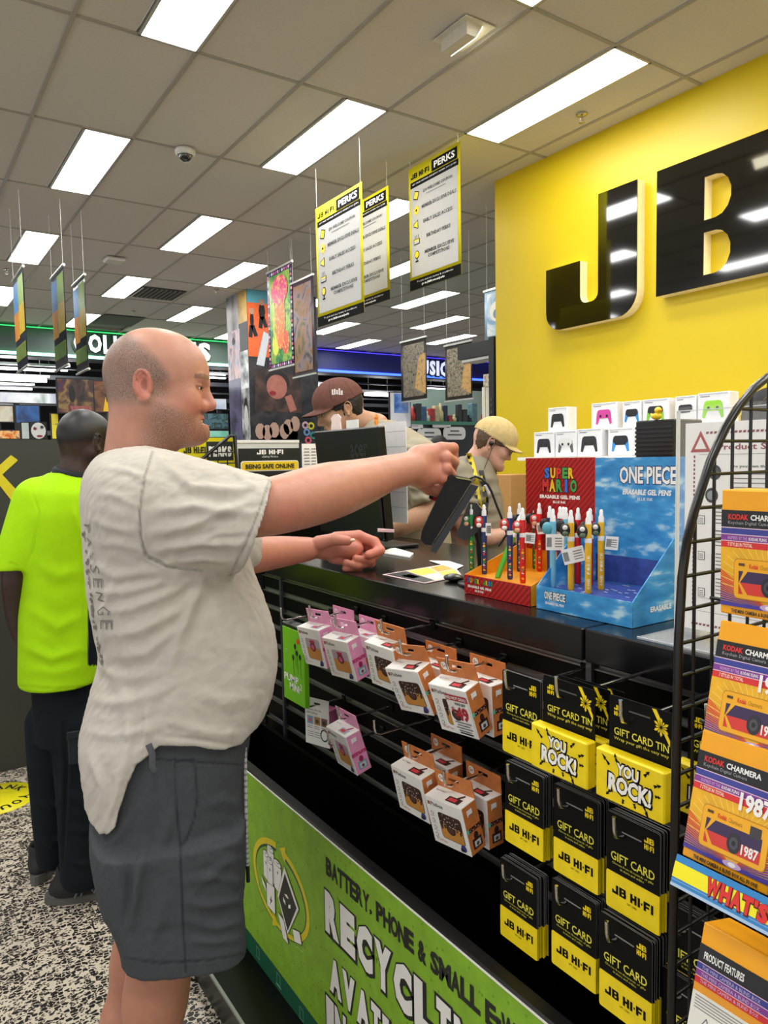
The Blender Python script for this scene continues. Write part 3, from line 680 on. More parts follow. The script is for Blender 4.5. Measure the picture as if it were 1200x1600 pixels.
for u, v, c, lab in ((859, 862, '#26386f', 'navy gel pen in the back row below the red header'), (903, 872, '#d6201f', 'red gel pen in the back row, left of two'), (922, 870, '#d6201f', 'red gel pen in the back row, furthest right'), (875, 873, '#26386f', 'gel pen with white top behind the pale blue pens'), (880, 885, '#d6201f', 'gel pen with white top just behind the pale blue pens')):
    p = onz(u, v, zp) if False else None
    base = onx(u, v, 1.16); base[2] = zp; top = base+np.array([0, 0, .15]); pen(lab, c, base, top, cK, None, '', MC, None, 'gel pens in the red tray')
p = onz(777, 903, zp); q = PD(819, 792, (AX@(p-EYEP))[2]+.02); q = p+nrm(q-p)*.15; pen('lime green gel pen leaning right in the red tray', '#5fbf3a', p, q, cG, None, '', MC, None, 'gel pens in the red tray', side=1)
zq = ZT+.038
for k, (u, v, c, lab, tag) in enumerate([(864, 917, '#7cc3dd', 'pale blue gel pen at the left of the blue tray', (-.014, .075, .035, .032, 0)), (884, 911, '#7cc3dd', 'second pale blue gel pen in the blue tray', None), (892, 922, '#edb71c', 'yellow gel pen behind the crooked white tag', (-.012, .05, .042, .03, .25)), (919, 927, '#edb71c', 'yellow gel pen with black charm at the front of the blue tray', None), (939, 921, '#edb71c', 'yellow gel pen furthest right in the blue tray', (.006, .08, .024, .026, -.08))]):
    a, c_ = up(u, v, zq, L=.157); pen(lab, c, a, c_, cK if k != 0 else mat('#5aa7b8', .4), mat('#5a6a50', .4) if k > 1 else None, 'ONE PIECE' if k > 2 else '', ['#f4e9c0'], tag, 'gel pens in the blue tray', side=-1)
# ================================================================ goods hanging on the counter front
KB = mat('#070706', .5, noise=.05, spec=.15); CY = mat('#f6d90f', .42, noise=.06, nscale=40); KT = mat('#e9e04a', .5, noise=0)
def blocky(b, M, s, x0, y0, x1, y1, m, z=.0005, lw=.15):
    """heavy squared lettering for the shop's word mark, drawn from rectangles"""
    units = {'J': (1.0, [(.62, 0, 1, 1), (0, 0, .62, .28), (0, .28, .28, .42)]), 'B': (1.1, [(0, 0, .36, 1), (.36, .8, .92, 1), (.36, .4, .92, .6), (.36, 0, .92, .2), (.66, .1, 1, .5), (.62, .5, .96, .9)]),
             'H': (1.0, [(0, 0, .36, 1), (.64, 0, 1, 1), (.36, .36, .64, .64)]), 'I': (.36, [(0, 0, 1, 1)]), '.': (.25, [(.1, .38, .9, .62)]), 'F': (.95, [(0, 0, .4, 1), (.4, .72, 1, 1), (.4, .34, .88, .56)]), ' ': (.35, [])}
    tot = sum(units[c][0]+lw for c in s)-lw; k = (x1-x0)/tot; x = x0
    for c in s:
        w, rs = units[c]
        for r in rs: b.rect(M, x+r[0]*w*k, y0+r[1]*(y1-y0), x+r[2]*w*k, y0+r[3]*(y1-y0), m, z)
        x += (w+lw)*k
def rrect(w, h, r, n=3): return arc(w-r, h-r, r, 0, 90, n)+arc(r, h-r, r, 90, 180, n)+arc(r, r, r, 180, 270, n)+arc(w-r, r, r, 270, 360, n)
I4 = np.eye(4)
# local frame of a hanging piece: x right, y up, z towards the customer, origin at its top left corner
def card_mesh(printed=True):
    W, H = .0865, .139; b = MB(); O = np.eye(4); O[:3, 3] = (0, -H, 0)
    b.prism(rrect(W, H, .004), -.0012, 0, KB, M=O, mside=mat('#6e6e70', .5)); 
    if printed == 'edge': b.box((.001, .0005, -.0011), (W+.0002, .054, .0001), CY, M=O)
    return b
def card_print():
    W, H = .0865, .139; b = MB(); O = np.eye(4); O[:3, 3] = (0, -H, 0)
    b.poly(O, [(x, y) for x, y in rrect(W, .054, .0035)], CY, .0005)
    blocky(b, O, 'JB HI.FI', .0105, .024, .0775, .037, KB, .0008); b.text(O, 'GIFT CARD', .035, .0175, .052, .0205, KB, z=.0008, res=1)
    b.text(O, 'GIFT CARD', .008, .072, .079, .0845, KT, z=.0005, bold=.012)
    b.text(O, 'Choose from thousands of gifts', .010, .0655, .077, .0695, KT, z=.0005, res=1); b.text(O, 'in store and online', .024, .061, .062, .0645, KT, z=.0005, res=1)
    blocky(b, O, 'JB', .0625, .1195, .0775, .1275, CY, .0006); blocky(b, O, 'HI.FI', .0625, .110, .0775, .1175, CY, .0006)
    b.rect(O, .026, .1165, .058, .1185, mat('#8a8a86', .3), .0004)
    return b
cardM = card_mesh(True).mesh('card_board'); cardE = card_mesh('edge').mesh('card_board'); cardP = card_print().mesh('printing')
def hook_obj(yc, z, xtip, parent=None, n=None, lab=None):
    """a chrome display prong from the slat wall out to xtip"""
    L = (XS-xtip); t = thing('display_hook', lab or 'chrome prong display hook on the slatted counter front', 'hook', (XS, yc, z), 'hooks on the slatted front')
    b = MB(); b.tube([(XS, yc, z), (xtip+.012, yc, z-.004), (xtip, yc, z+.001), (xtip-.003, yc, z+.012), (xtip-.004, yc, z+.03)], .0029, CHR, 8); part('prong', b, t)
    b = MB(); b.box((XS-.005, yc-.010, z-.012), (XS, yc+.010, z+.010), BK, bev=.003); part('bracket', b, t)
    return t
def stack(tl, tr, bl, n, lab, grp, x0=.83, back=None, sag=0.):
    p = onx(*tl, x0); q = onx(*tr, x0); y0 = p[1]
    bz = onx(*bl, x0)[2]; yc = p[1]-.043
    hook_obj(p[1]-.03, p[2]-.022, x0-.018, lab='chrome hook of the '+lab.replace('black and yellow ', ''))
    for k in range(n):
        dx = k*.0035+(.0 if k < n-back_gap else .012) if False else k*.0034
        o = thing('gift_card', ('front '+lab.replace('black and yellow ', '')) if k == 0 else lab.replace('black and yellow ', '').replace(' of the ', ', ').replace(' row', ' row')+', behind the front card', 'gift card', group=grp)
        tilt = random.uniform(-.02, .02); jit = random.uniform(-.0015, .0015) if k else 0
        ex = np.array([0, -1., 0]); ez = np.array([-1., 0, 0]); M = frame((x0+dx, y0+jit, p[2]+random.uniform(-.001, .001)*(k > 0)), (math.sin(tilt)*.4*(k > 0), -1, 0), (0, 0, 1))
        o.matrix_world = Matrix([list(r) for r in M])
        link('card_board', cardE, o)
        if k < 2: link('printing', cardP, o)
# second and third rows of gift cards
stack((785, 1045), (838, 1060), (785, 1168), 2, 'black and yellow gift card on the top row, left of the gift card tins', 'gift cards on the top row', .83)
stack((789, 1187), (845, 1209), (788, 1306), 7, 'black and yellow gift card in the left stack of the middle row', 'gift cards in the left stack of the middle row', .83)
stack((865, 1223), (930, 1251), (860, 1349), 7, 'black and yellow gift card in the centre stack of the middle row', 'gift cards in the centre stack of the middle row', .828)
stack((948, 1265), (1026, 1294), (943, 1406), 9, 'black and yellow gift card in the right stack of the middle row', 'gift cards in the right stack of the middle row', .812)
stack((781.5, 1338), (838, 1364), (781, 1454), 8, 'black and yellow gift card in the left stack of the bottom row', 'gift cards in the left stack of the bottom row', .835)
stack((862, 1370), (930, 1402), (859, 1492), 8, 'black and yellow gift card in the centre stack of the bottom row', 'gift cards in the centre stack of the bottom row', .82)
stack((937, 1422), (1021, 1463), (929, 1549), 10, 'black and yellow gift card in the right stack of the bottom row', 'gift cards in the right stack of the bottom row', .80)
stack((1041, 1408), (1100, 1440), (1041, 1490), 4, 'gift card seen through the wire rack, middle row', 'gift cards seen through the wire rack', .83)
stack((1034, 1508), (1100, 1560), (1034, 1600), 6, 'gift card seen through the wire rack, bottom row', 'lower gift cards seen through the wire rack', .82)
# gift card tins
def tin_meshes():
    W, H = .128, .16; T = .078; O = np.eye(4); O[:3, 3] = (0, -H, 0); out = []
    b = MB(); b.prism(rrect(W-.012, H-.01, .004), -.0012, 0, KB, M=np.array([[1, 0, 0, .008], [0, 1, 0, -H+.01], [0, 0, 1, 0], [0, 0, 0, 1.]])); 
    b.text(O, 'GIFT CARD TIN', .018, .0985, .118, .1105, KT, z=.0005, bold=.012); b.text(O, 'Wrap your gift the easy way', .018, .089, .118, .0955, KT, z=.0005, res=1)
    blocky(b, O, 'JB', .018, .138, .033, .146, CY, .0006); blocky(b, O, 'HI.FI', .018, .129, .033, .136, CY, .0006)
    b.poly(O, [(.088, .1585), (.096, .1585), (.12, .1175), (.12, .108)], CY, .0005)
    for k in range(12):
        a = math.pi*k/6; r = .011 if k % 2 else .008; cx, cy = .105, .134
        b.poly(O, [(cx, cy), (cx+r*math.cos(a-.2), cy+r*math.sin(a-.2)), (cx+r*1.3*math.cos(a), cy+r*1.3*math.sin(a)), (cx+r*math.cos(a+.2), cy+r*math.sin(a+.2))], CY, .0009+.00005*k)
        b.line(O, cx, cy, cx+r*math.cos(a+.26), cy+r*math.sin(a+.26), .0008, KB, .0016)
    b.rect(O, .046, .141, .085, .1435, mat('#55554f', .3), .0004); out.append(b.mesh('backing_card'))
    b = MB(); b.box((0, -H, 0.001), (W, -H+T, .024), CY, bev=.0025); out.append(b.mesh('tin'))
    b = MB(); F = np.eye(4); F[:3, 3] = (0, -H, .0242)
    for s, x0, y0, x1, y1, z in (('YOU', .042, .047, .083, .066, .0002), ('ROCK!', .027, .018, .106, .046, .0006)):
        b.text(F, s, x0-.003, y0-.003, x1+.003, y1+.003, KB, z=z, bold=.1, rot=-.03); b.text(F, s, x0, y0, x1, y1, mat('#f7f5ee', .4), z=z+.0002, bold=.045, rot=-.03)
    for (x, y, a, L) in ((.028, .058, 2.4, .02), (.042, .068, 1.9, .012), (.093, .062, .8, .014), (.11, .052, .4, .014), (.03, .018, 4.0, .013), (.055, .012, 4.5, .008), (.075, .013, 5.0, .008), (.09, .02, 5.2, .026), (.112, .038, .1, .01)):
        c, s_ = math.cos(a), math.sin(a); P = [(0, .0028), (L*.5, .001), (L*.45, .0035), (L, 0), (L*.5, -.003), (L*.55, -.0005), (0, -.0028)]
        b.poly(F, [(x+px_*c-py_*s_, y+px_*s_+py_*c) for px_, py_ in P], KB, .0002)
    out.append(b.mesh('printing')); return out
TIN = tin_meshes()
for m_ in TIN:
    for v_ in m_.vertices: v_.co = (v_.co[0]*.84, v_.co[1]*.86, v_.co[2]*.85)
def tin(u, v, x0, lab, full=True):
    p = onx(u, v, x0); M = frame((x0, p[1], p[2]), (0, -1, 0), (0, 0, 1)); o = thing('gift_card_tin', lab, 'gift tin', group='gift card tins on the top row', M=M)
    for n_, m_ in zip(('backing_card', 'tin', 'printing'), TIN): link(n_, m_, o)
    return p
p = tin(844, 1052, .80, 'left yellow gift card tin, front one, reading YOU ROCK!'); hook_obj(p[1]-.045, p[2]-.022, .79, lab='chrome hook of the left gift card tins')
tin(844+24, 1053, .838, 'yellow gift card tin half hidden behind the left front tin'); tin(844+46, 1056, .874, 'rearmost yellow gift card tin on the left hook')
p = tin(946, 1082, .795, 'right yellow gift card tin beside the wire rack, reading YOU ROCK!'); hook_obj(p[1]-.04, p[2]-.026, .78, lab='chrome hook of the right gift card tin')
p = tin(1068, 1100, .86, 'yellow gift card tin seen through the wire rack'); hook_obj(p[1]-.045, p[2]-.014, .845, lab='chrome hook seen through the wire rack')
# instant camera boxes: pose (x, y, z, yaw, pitch, roll) of the front upper left corner; w .1, d .04, h .1
def Rl(yaw, pit, rol):
    cy, sy = math.cos(yaw), math.sin(yaw); c, s = math.cos(pit), math.sin(pit); cr, sr = math.cos(rol), math.sin(rol)
    return np.array([[cy, -sy, 0], [sy, cy, 0], [0, 0, 1]]) @ np.array([[1, 0, 0], [0, c, -s], [0, s, c]]) @ np.array([[cr, 0, sr], [0, 1, 0], [-sr, 0, cr]])
WB = mat('#efede8', .45, noise=.02); BRN = mat('#3a1e18', .5, noise=.1); TAN = mat('#c98a3c', .5, noise=.08); PIC = mat('#6f6f72', .6, noise=0)
def cam_box(kind):
    A = mat('#c8763a', .5, noise=.12, nscale=60) if kind == 'o' else mat('#e79ac0', .5, noise=.06, nscale=60)
    A2 = mat('#a85e2a', .5, noise=.1) if kind == 'o' else mat('#d070a0', .5)
    w, d, h = .1, .04, .1; out = []
    b = MB(); b.box((0, 0, -h), (w, d, 0), A, bev=.0015); b.box((.0004, -.0004, -h+.0004), (w-.0004, .001, -.0004), WB); b.box((.0004, .0004, -.001), (w-.0004, d-.0004, .0004), WB); out.append(('carton', b))
    b = MB()                                              # hang tab: rises from the back edge, pierced by a slot drawn as recess
    T0 = .0; TH = .036
    Mt = frame((0, d-.001, 0), (1, 0, 0), (0, 0, 1))
    b.box((0, d-.002, 0), (w*.36, d, TH), A); b.box((w*.64, d-.002, 0), (w, d, TH), A); b.box((w*.36, d-.002, TH-.009), (w*.64, d, TH), A); b.box((w*.36, d-.002, 0), (w*.64, d, TH-.016), A)
    b.rect(Mt, .008, .012, .0085, .0125, A, .002); b.disc(Mt, .016, .021, .0085, WB, .0014, 18); b.text(Mt, '5+', .011, .017, .021, .025, A2, z=.0017, bold=.02)
    out.append(('hang_tab', b))
    b = MB(); F = frame((0, -.0004, -h), (1, 0, 0), (0, 0, 1))
    b.text(F, 'Pixbee', .014, .0835, .047, .092, mat('#2b2b2e', .5), z=.0004, bold=.01); b.rect(F, .005, .084, .012, .0915, mat('#c83a3a' if kind == 'p' else '#9a5a30', .5), .0004)
    pic = rrect(.062, .056, .006); sx, sy = .028, .018
    b.poly(F, [(sx+x, sy+y) for x, y in pic], BRN if kind == 'o' else mat('#b9a4b4', .5), .0003); b.poly(F, [(sx+.0015+x*.952, sy+.0015+y*.55) for x, y in pic], TAN, .0006)
    if kind == 'o':
        for k in range(7): b.poly(F, [(sx+.002+k*.0085, sy+.034), (sx+.0095+k*.0085, sy+.034), (sx+.0085+k*.0082, sy+.022+(k % 3)*.003), (sx+.0045+k*.0082, sy+.019+(k % 2)*.004)], BRN, .0009)
        b.disc(F, sx+.03, sy+.026, .0125, BRN, .001); b.disc(F, sx+.03, sy+.026, .008, mat('#54302a', .5), .0012)
        for k in range(26): x, y = sx+.004+random.random()*.054, sy+.028+random.random()*.024; b.line(F, x, y, x+.003*math.cos(k), y+.003*math.sin(k), .0011, mat('#e9d9c4', .5), .0014)
    else:
        b.disc(F, sx+.03, sy+.034, .012, mat('#6a2336', .5), .0009); b.disc(F, sx+.03, sy+.034, .007, mat('#e05a7a', .5), .0012); b.rect(F, sx+.02, sy+.044, sx+.04, sy+.052, mat('#c02850', .5), .0009)
    for k in range(4): b.disc(F, .012, .066-k*.0155, .0042, PIC, .0004, 10); b.disc(F, .012, .066-k*.0155, .003, WB, .0007, 10); b.rect(F, .006, .0595-k*.0155, .018, .0603-k*.0155, PIC, .0004)
    b.text(F, 'PixPlay', .01, .006, .038, .0125, mat('#c46a4a' if kind == 'o' else '#d69ab8', .5), z=.0004, res=1)
    b.disc(F, .083, .012, .0075, mat('#463a80', .5), .0006, 12); b.rect(F, .074, .004, .084, .011, mat('#1c1c30', .5), .0008)
    T = frame((0, 0, .0005), (1, 0, 0), (0, 1, 0))
    b.text(T, 'Big & Small 2', .008, .024, .034, .029, PIC, z=.0003, res=1)
    b.rect(T, .05, .006, .085, .022, BRN if kind == 'o' else mat('#9fb6c4', .5), .0004); b.rect(T, .055, .009, .075, .018, mat('#d23b45', .5), .0007); b.line(T, .07, .02, .08, .034, .005, BRN if kind == 'o' else mat('#b83c6c', .5), .0006)
    S = frame((w+.0004, 0, -h), (0, 1, 0), (0, 0, 1))
    b.poly(S, [(.01, .08), (.024, .08), (.024, .09), (.01, .09)], WB, .0003); b.poly(S, [(.01, .076), (.015, .081), (.01, .081)], WB, .0003)
    b.rect(S, 0, .046, .04, .0545, BRN if kind == 'o' else mat('#c23a78', .5), .0003); b.rect(S, 0, .046, .006, .0545, mat('#5fbfa0' if kind == 'o' else '#c23a78', .5), .0005)
    for k in range(8): b.disc(S, .009+k*.0038, .050+.002*math.sin(k*2), .0011, mat('#d0683a' if k % 2 else '#e9d9c4', .5), .0006, 6)
    b.rect(S, .009, .01, .033, .03, BRN if kind == 'o' else mat('#86a2b4', .5), .0003); b.rect(S, .013, .013, .029, .025, mat('#cfd2d4', .4), .0005); b.disc(S, .021, .018, .004, mat('#5a4a44', .5), .0007, 8); b.disc(S, .021, .035, .006, BRN if kind == 'o' else mat('#a02858', .5), .0003, 10, ry=.008)
    out.append(('printing', b))
    return [(n, bb.mesh(n)) for n, bb in out]
CB = {k: cam_box(k) for k in 'op'}
def camera_box(kind, pose, lab, shift=(0, 0, 0), grp=None, price=False):
    x, y, z, yaw, pit, rol = pose; M = np.eye(4); M[:3, :3] = Rl(yaw, pit, rol); M[:3, 3] = (x+shift[0], y+shift[1], z+EYE+shift[2])
    o = thing('camera_box', lab, 'box', group=grp, M=M)
    for n, m in CB[kind]: link(n, m, o)
    if price:
        b = MB(); F = frame((0, -.0022, -.1), (1, 0, 0), (0, 0, 1)); rd = mat('#b01c30', .5)
        b.rect(F, .042, .005, .098, .088, WB, -.0008); b.rect(F, .042, .076, .098, .088, rd, .0); b.text(F, 'RED HOT DEAL!', .044, .0785, .096, .0855, WB, z=.0004, bold=.03); b.text(F, 'WAS $69', .062, .066, .09, .073, INK, z=.0002, bold=.02)
        b.text(F, '$', .05, .05, .058, .062, rd, z=.0002, bold=.03); b.text(F, '49', .06, .034, .092, .064, rd, z=.0002, bold=.045)
        for k in range(4): b.rect(F, .05+.004*(k % 2), .0285-k*.006, .092-.005*(k % 2), .031-k*.006, PIC, .0002)
        b.rect(F, .056, .0055, .09, .0085, INK, .0002)
        bb = b.mesh('price_ticket'); link('price_ticket', bb, o, label='white price ticket with red print reading 49')
    R_ = M[:3, :3]; tp = M[:3, 3]+R_ @ np.array([.05, .039, .022])
    return tp
def pegged(kind, pose, lab, behind=1, grp=None, price=False, hl=''):
    tp = camera_box(kind, pose, lab, grp=grp, price=price)
    for k in range(behind): camera_box(kind, (pose[0]+.074*(k+1), pose[1]+.004, pose[2]+.003, -math.pi/2+.02, .06, 0), lab.replace('front ', '')+', behind it', grp=grp)
    hook_obj(tp[1], tp[2]-.003, tp[0]-.02, lab='chrome hook holding the '+hl)
pegged('p', (0.8456, 1.6648, -0.4238, -1.4733, 0.1947, -0.06), 'leftmost front pink camera box on the upper row', 1, 'pink camera boxes', hl='leftmost pink camera boxes')
pegged('p', (0.8453, 1.5346, -0.4269, -1.442, 0.2524, -0.0501), 'front pink camera box on the upper row, next to the orange ones', 1, 'pink camera boxes', hl='second pair of pink camera boxes')
pegged('o', (0.8455, 1.3424, -0.3987, -1.4998, 0.2198, 0.0206), 'leftmost orange camera box on the upper row', 0, 'orange camera boxes', hl='leftmost orange camera box')
pegged('o', (0.8328, 1.2441, -0.4334, -1.4168, 0.3425, -0.1295), 'middle front orange camera box on the upper row, tilted', 1, 'orange camera boxes', hl='middle orange camera boxes')
pegged('o', (0.841, 1.1077, -0.4337, -1.4538, 0.2986, -0.0717), 'front orange camera box with the red price ticket', 1, 'orange camera boxes', price=True, hl='orange camera boxes with the price ticket')
pegged('p', (0.8434, 1.5198, -0.6418, -1.6098, 0.2845, -0.0387), 'lone pink camera box on the lower row, tilted out', 0, 'pink camera boxes', hl='lone pink camera box of the lower row')
pegged('o', (0.8393, 1.238, -0.6391, -1.5195, 0.2146, -0.0176), 'left front orange camera box on the lower row', 1, 'orange camera boxes', hl='left orange camera boxes of the lower row')
pegged('o', (0.8374, 1.1193, -0.6588, -1.4546, 0.2192, -0.0688), 'right front orange camera box on the lower row', 1, 'orange camera boxes', hl='right orange camera boxes of the lower row')
# box hung back to front: white back face with small pictures
A_ = onx(477, 1103, .90); M = frame(A_, (.35, -1, 0), (0, 0, 1)); t = thing('camera_box', 'pink camera box hung back to front, showing its white printed back', 'box', group='pink camera boxes', M=M)
PK = mat('#d97aa8', .5, noise=.06)
b = MB(); b.box((0, -.1, -.04), (.085, 0, 0), PK, bev=.001); b.box((0, -.0995, 0), (.085, .028, .0012), WB); part('carton', b, t, world=False)
b = MB(); F = frame((0, -.1, .0014), (1, 0, 0), (0, 1, 0)); b.text(F, 'Capture the fun', .006, .092, .058, .099, INK, z=.0003, res=1); b.text(F, 'with PixPlay!', .006, .083, .045, .09, INK, z=.0003, res=1)
for k, c in enumerate(('#7fa8c4', '#b98a4c', '#7a5a4a')): b.rect(F, .008+k*.025, .056, .029+k*.025, .078, c, .0003); b.disc(F, .018+k*.025, .066, .006, mat(('#c7637a', '#5a3a28', '#3a2420')[k], .5), .0006, 10); [b.rect(F, .008+k*.025, .05-j*.005, .026+k*.025, .0515-j*.005, PIC, .0003) for j in range(2)]
for k in range(6): b.rect(F, .008+.025*(k % 2), .034-k//2*.006, .03+.025*(k % 2), .0355-k//2*.006, PIC, .0003)
b.disc(F, .068, .032, .014, mat('#2b3038', .5), .0004, ry=.017); b.disc(F, .068, .032, .010, WB, .0007, ry=.013); b.disc(F, .012, .117, .005, PK, .0003); b.rect(F, .034, .112, .055, .117, INK, .0003)
Sd = frame((-.0004, -.1, -.04), (0, 0, 1), (0, 1, 0)); Sd = frame((-.0004, -.1, -.04), (0, 0, 1), (0, 1, 0))
for (x0, y0, x1, y1, c) in ((.0, .046, .04, .055, '#b03a70'), (.008, .008, .034, .026, '#8b9aa8'), (.014, .03, .026, .038, '#8a2850'), (.012, .08, .024, .09, '#f4eef0')): b.box((-.0006, -.1+y0, -.04+x0), (-.0001, -.1+y1, -.04+x1), mat(c, .5))
part('printing', b, t, world=False); hook_obj(A_[1]-.04, A_[2]+.014, .87, lab='chrome hook of the box hung back to front')
hook_obj(onx(545, 1150, .9)[1]+.0, onx(498, 1150, .85)[2]+.0, .845, lab='empty chrome hook on the lower row'); 
p = onx(584, 1140, .84); hook_obj(p[1], p[2]-.01, .845, lab='empty chrome hook between the pink and the orange boxes, lower row')
p = onx(436, 965, .84); hook_obj(p[1], p[2]-.005, .85, lab='empty chrome hook above the green earphone pack')
# green earphone pack
A_ = onx(441, 977, .86); Bp = onx(441, 1087, .86); w_ = A_[1]-onx(474, 990, .86)[1]; h_ = A_[2]-Bp[2]
M = frame((.86, A_[1], Bp[2]), (0, -1, 0), (0, 0, 1)); t = thing('earphone_pack', 'lime green hanging pack of earphones with a red dot sticker', 'earphones', M=M)
GP_ = mat('#76c21c', .4, noise=.05); b = MB(); b.box((0, 0, -.014), (w_, h_, 0), GP_, bev=.001); part('carton', b, t, world=False)
b = MB(); b.text(I4, 'PUMP', .006, h_*.27, w_*.72, h_*.37, WHT, z=.0005, bold=.02); b.text(I4, 'MINI', .3*w_, h_*.16, w_*.76, h_*.26, WHT, z=.0005, bold=.02); b.text(I4, '2', .78*w_, h_*.22, w_*.88, h_*.3, WHT, z=.0005)
b.disc(I4, w_*.18, h_*.68, .006, WHT, .0004, 14); b.disc(I4, w_*.18, h_*.68, .005, GP_, .0007, 14); b.disc(I4, w_*.74, h_*.86, .0075, mat('#e8401e', .5), .0009, 18)
for (x, y) in ((.5, .62), (.68, .7), (.6, .78), (.82, .66)): b.disc(I4, w_*x, h_*y, .0062, mat('#1b2a22', .4), .0006, 12, ry=.008); b.line(I4, w_*x, h_*y, w_*(x+.04), h_*(y-.28), .0016, mat('#1b2a22', .4), .0005)
part('printing', b, t, world=False)
b = MB(); b.box((-.002, h_, -.03), (w_+.004, h_+.012, .0), mat('#101010', .4), bev=.003); part('hanger_clip', b, t, world=False)
# ================================================================ things standing on the counter
def extr(b, pts, d0, th, m, bev=0):
    """prism from a profile met by sight lines at depth d0, carried th metres straight back"""
    uc = sum(p[0] for p in pts)/len(pts); vc = sum(p[1] for p in pts)/len(pts); e = ray(uc, 740); e = nrm([e[0], e[1], 0])
    P = [PD(u, v, d0) for u, v in pts]; n = len(P)
    V = P+[p+e*th for p in P]
    b.add(V, [tuple(range(n)), tuple(range(n, 2*n))[::-1]], m); b.add(V, [(i, n+i, n+(i+1) % n, (i+1) % n) for i in range(n)], m)
# payment terminal
DT = 1.66; RUB = mat('#0b0b0c', .55, bump=.4, bscale=500, spec=.3); PLB = mat('#131416', .3)
bp = onz(742, 905, ZT)
t = thing('payment_terminal', 'black payment terminal tilted on a stand, its side to the customer', 'card terminal', (bp[0], bp[1], ZT))
b = MB(); extr(b, [(700, 744), (706, 742.5), (733, 747.5), (737, 753), (674, 852), (664, 851), (657, 843), (659, 830)], DT, .085, RUB); part('body', b, t)
b = MB(); extr(b, [(737.5, 757), (748, 760), (681, 865), (672, 860)], DT-.004, .09, PLB); part('back_plate', b, t)
b = MB(); extr(b, [(711, 744.5), (733, 748), (736, 751), (714, 747.5)], DT-.002, .088, mat('#8e8d58', .4)); part('top_edge', b, t)
b = MB(); extr(b, [(733, 785), (745, 786), (756, 800), (757, 812), (748, 830), (728, 845), (712, 838)], DT+.02, .05, PLB); part('swivel', b, t)
q0 = PD(744, 815, DT+.05); b = MB(); b.tube([q0, (q0[0]+.01, q0[1]-.005, q0[2]-.05), (q0[0]+.02, q0[1]+.0, ZT+.01)], .013, PLB); b.lathe([(.0, 0), (.06, 0), (.06, .006), (.015, .012)], PLB, M=frame((q0[0]+.02, q0[1], ZT+.0005), (1, 0, 0), (0, 1, 0))); part('stand', b, t)
b = MB(); b.tube([PD(u, v, DT+.04+k*.004) for k, (u, v) in enumerate([(734, 748), (742, 744), (752, 748), (762, 757), (768, 768), (776, 790), (786, 815), (792, 835)])]+[q0+np.array([.05, -.02, -.06])], .0028, PLB, 6); b.tube([PD(758, 758, DT+.055), PD(764, 771, DT+.058)], .0042, mat('#e6e6e2', .5), 8); part('cable', b, t)
# monitor seen from behind
XM = 1.28; TL, TR_ = onx(494, 676, XM), onx(602, 664, XM); BR = ony(618, 830, TR_[1]); dxb = .03
t = thing('monitor', 'black till monitor seen from behind with paper tags along its top', 'monitor', ((XM+.06), (TL[1]+TR_[1])/2, ZT))
y0, y1 = TR_[1], min(TL[1], 2.29); zt, zb = TR_[2]-.003, ZT+.04; ang = math.atan2(dxb, zt-zb)
MM = frame((XM, y1, zb), (0, -1, 0), (-math.sin(-ang)*-1*0-dxb/(zt-zb)*-1*-1, 0, 1)); W = y1-y0; H = zt-zb
b = MB(); b.box((0, 0, -.03), (W, H, 0), mat('#0d0e10', .38, spec=.4), M=MM, bev=.004); part('rear_shell', b, t)
b = MB(); b.box((.0, H*.02, 0), (W*.98, H*.62, .012), mat('#101113', .35), M=MM, bev=.004)
part('rear_cover', b, t)
b = MB()
for k in range(16): b.box((.02+k*W/18, H*.56, .012), (.03+k*W/18, H*.6, .0125), mat('#2a2b2d', .4), M=MM)
part('vents', b, t, kind='stuff')
b = MB(); b.text(MM, 'acer', W*.58, H*.74, W*.84, H*.86, mat('#2c2d30', .25), z=.0006, bold=.03); part('maker_mark', b, t)
b = MB(); b.box((XM+.02, (y0+y1)/2-.1, ZT+.001), (XM+.2, (y0+y1)/2+.1, ZT+.012), PLB, bev=.003); b.box((XM+.05, (y0+y1)/2-.03, ZT+.01), (XM+.07, (y0+y1)/2+.03, ZT+.14), PLB); part('stand', b, t)
b = MB(); extr(b, [(590, 826), (616, 828), (616, 832), (590, 831)], 1.86, .01, mat('#e8c0c4', .5)); part('pink_label', b, t)
# tags on top of the monitor
zt_m = zt
for (u0, u1, v0, v1, lab, c) in ((542, 560, 655, 672, 'small white card tag clipped on top of the monitor', '#efeee9'),):
    A_ = onx(u0, v1, XM+.01); B_ = onx(u1, v0, XM+.01); b = MB(); b.box((XM+.008, B_[1], zt-.002), (XM+.011, A_[1], B_[2]), mat(c, .6)); solo('card_tag', b, lab, 'tag')
b = MB(); A_ = onx(518, 672, XM+.01); k = onx(534, 672, XM+.01)
Mt = frame((XM+.009, A_[1], zt-.002), (0, -1, 0), (0, 0, 1)); w_ = A_[1]-k[1]; h_ = onx(520, 640, XM)[2]-zt
b.prism([(0, 0), (w_, 0), (w_*.92, h_*.45), (w_, h_*.62), (w_*.7, h_*.8), (w_*.3, h_*.8), (0, h_*.62), (w_*.08, h_*.45)], -.0015, .0015, mat('#f6ddd6', .6), M=Mt)
solo('paper_cutout', b, 'pale pink paper cutout standing on the monitor edge', 'paper tag')
A_ = onx(588, 658, XM+.012); b = MB(); b.box((XM+.002, A_[1]-.03, zt-.001), (XM+.03, A_[1]+.035, zt+.004), mat('#e8dcc8', .6)); part_ = b
b.ball((XM+.012, A_[1], zt+.016), (.007, .006, .012), mat('#e08a28', .5)); b.ball((XM+.012, A_[1], zt+.03), .007, mat('#e08a28', .5)); [b.ball((XM+.012, A_[1]+s*.004, zt+.037), (.002, .002, .005), mat('#e08a28', .5), seg=8) for s in (-1, 1)]
solo('figurine', b, 'tiny orange figurine on the monitor edge', 'figurine', kind=None)
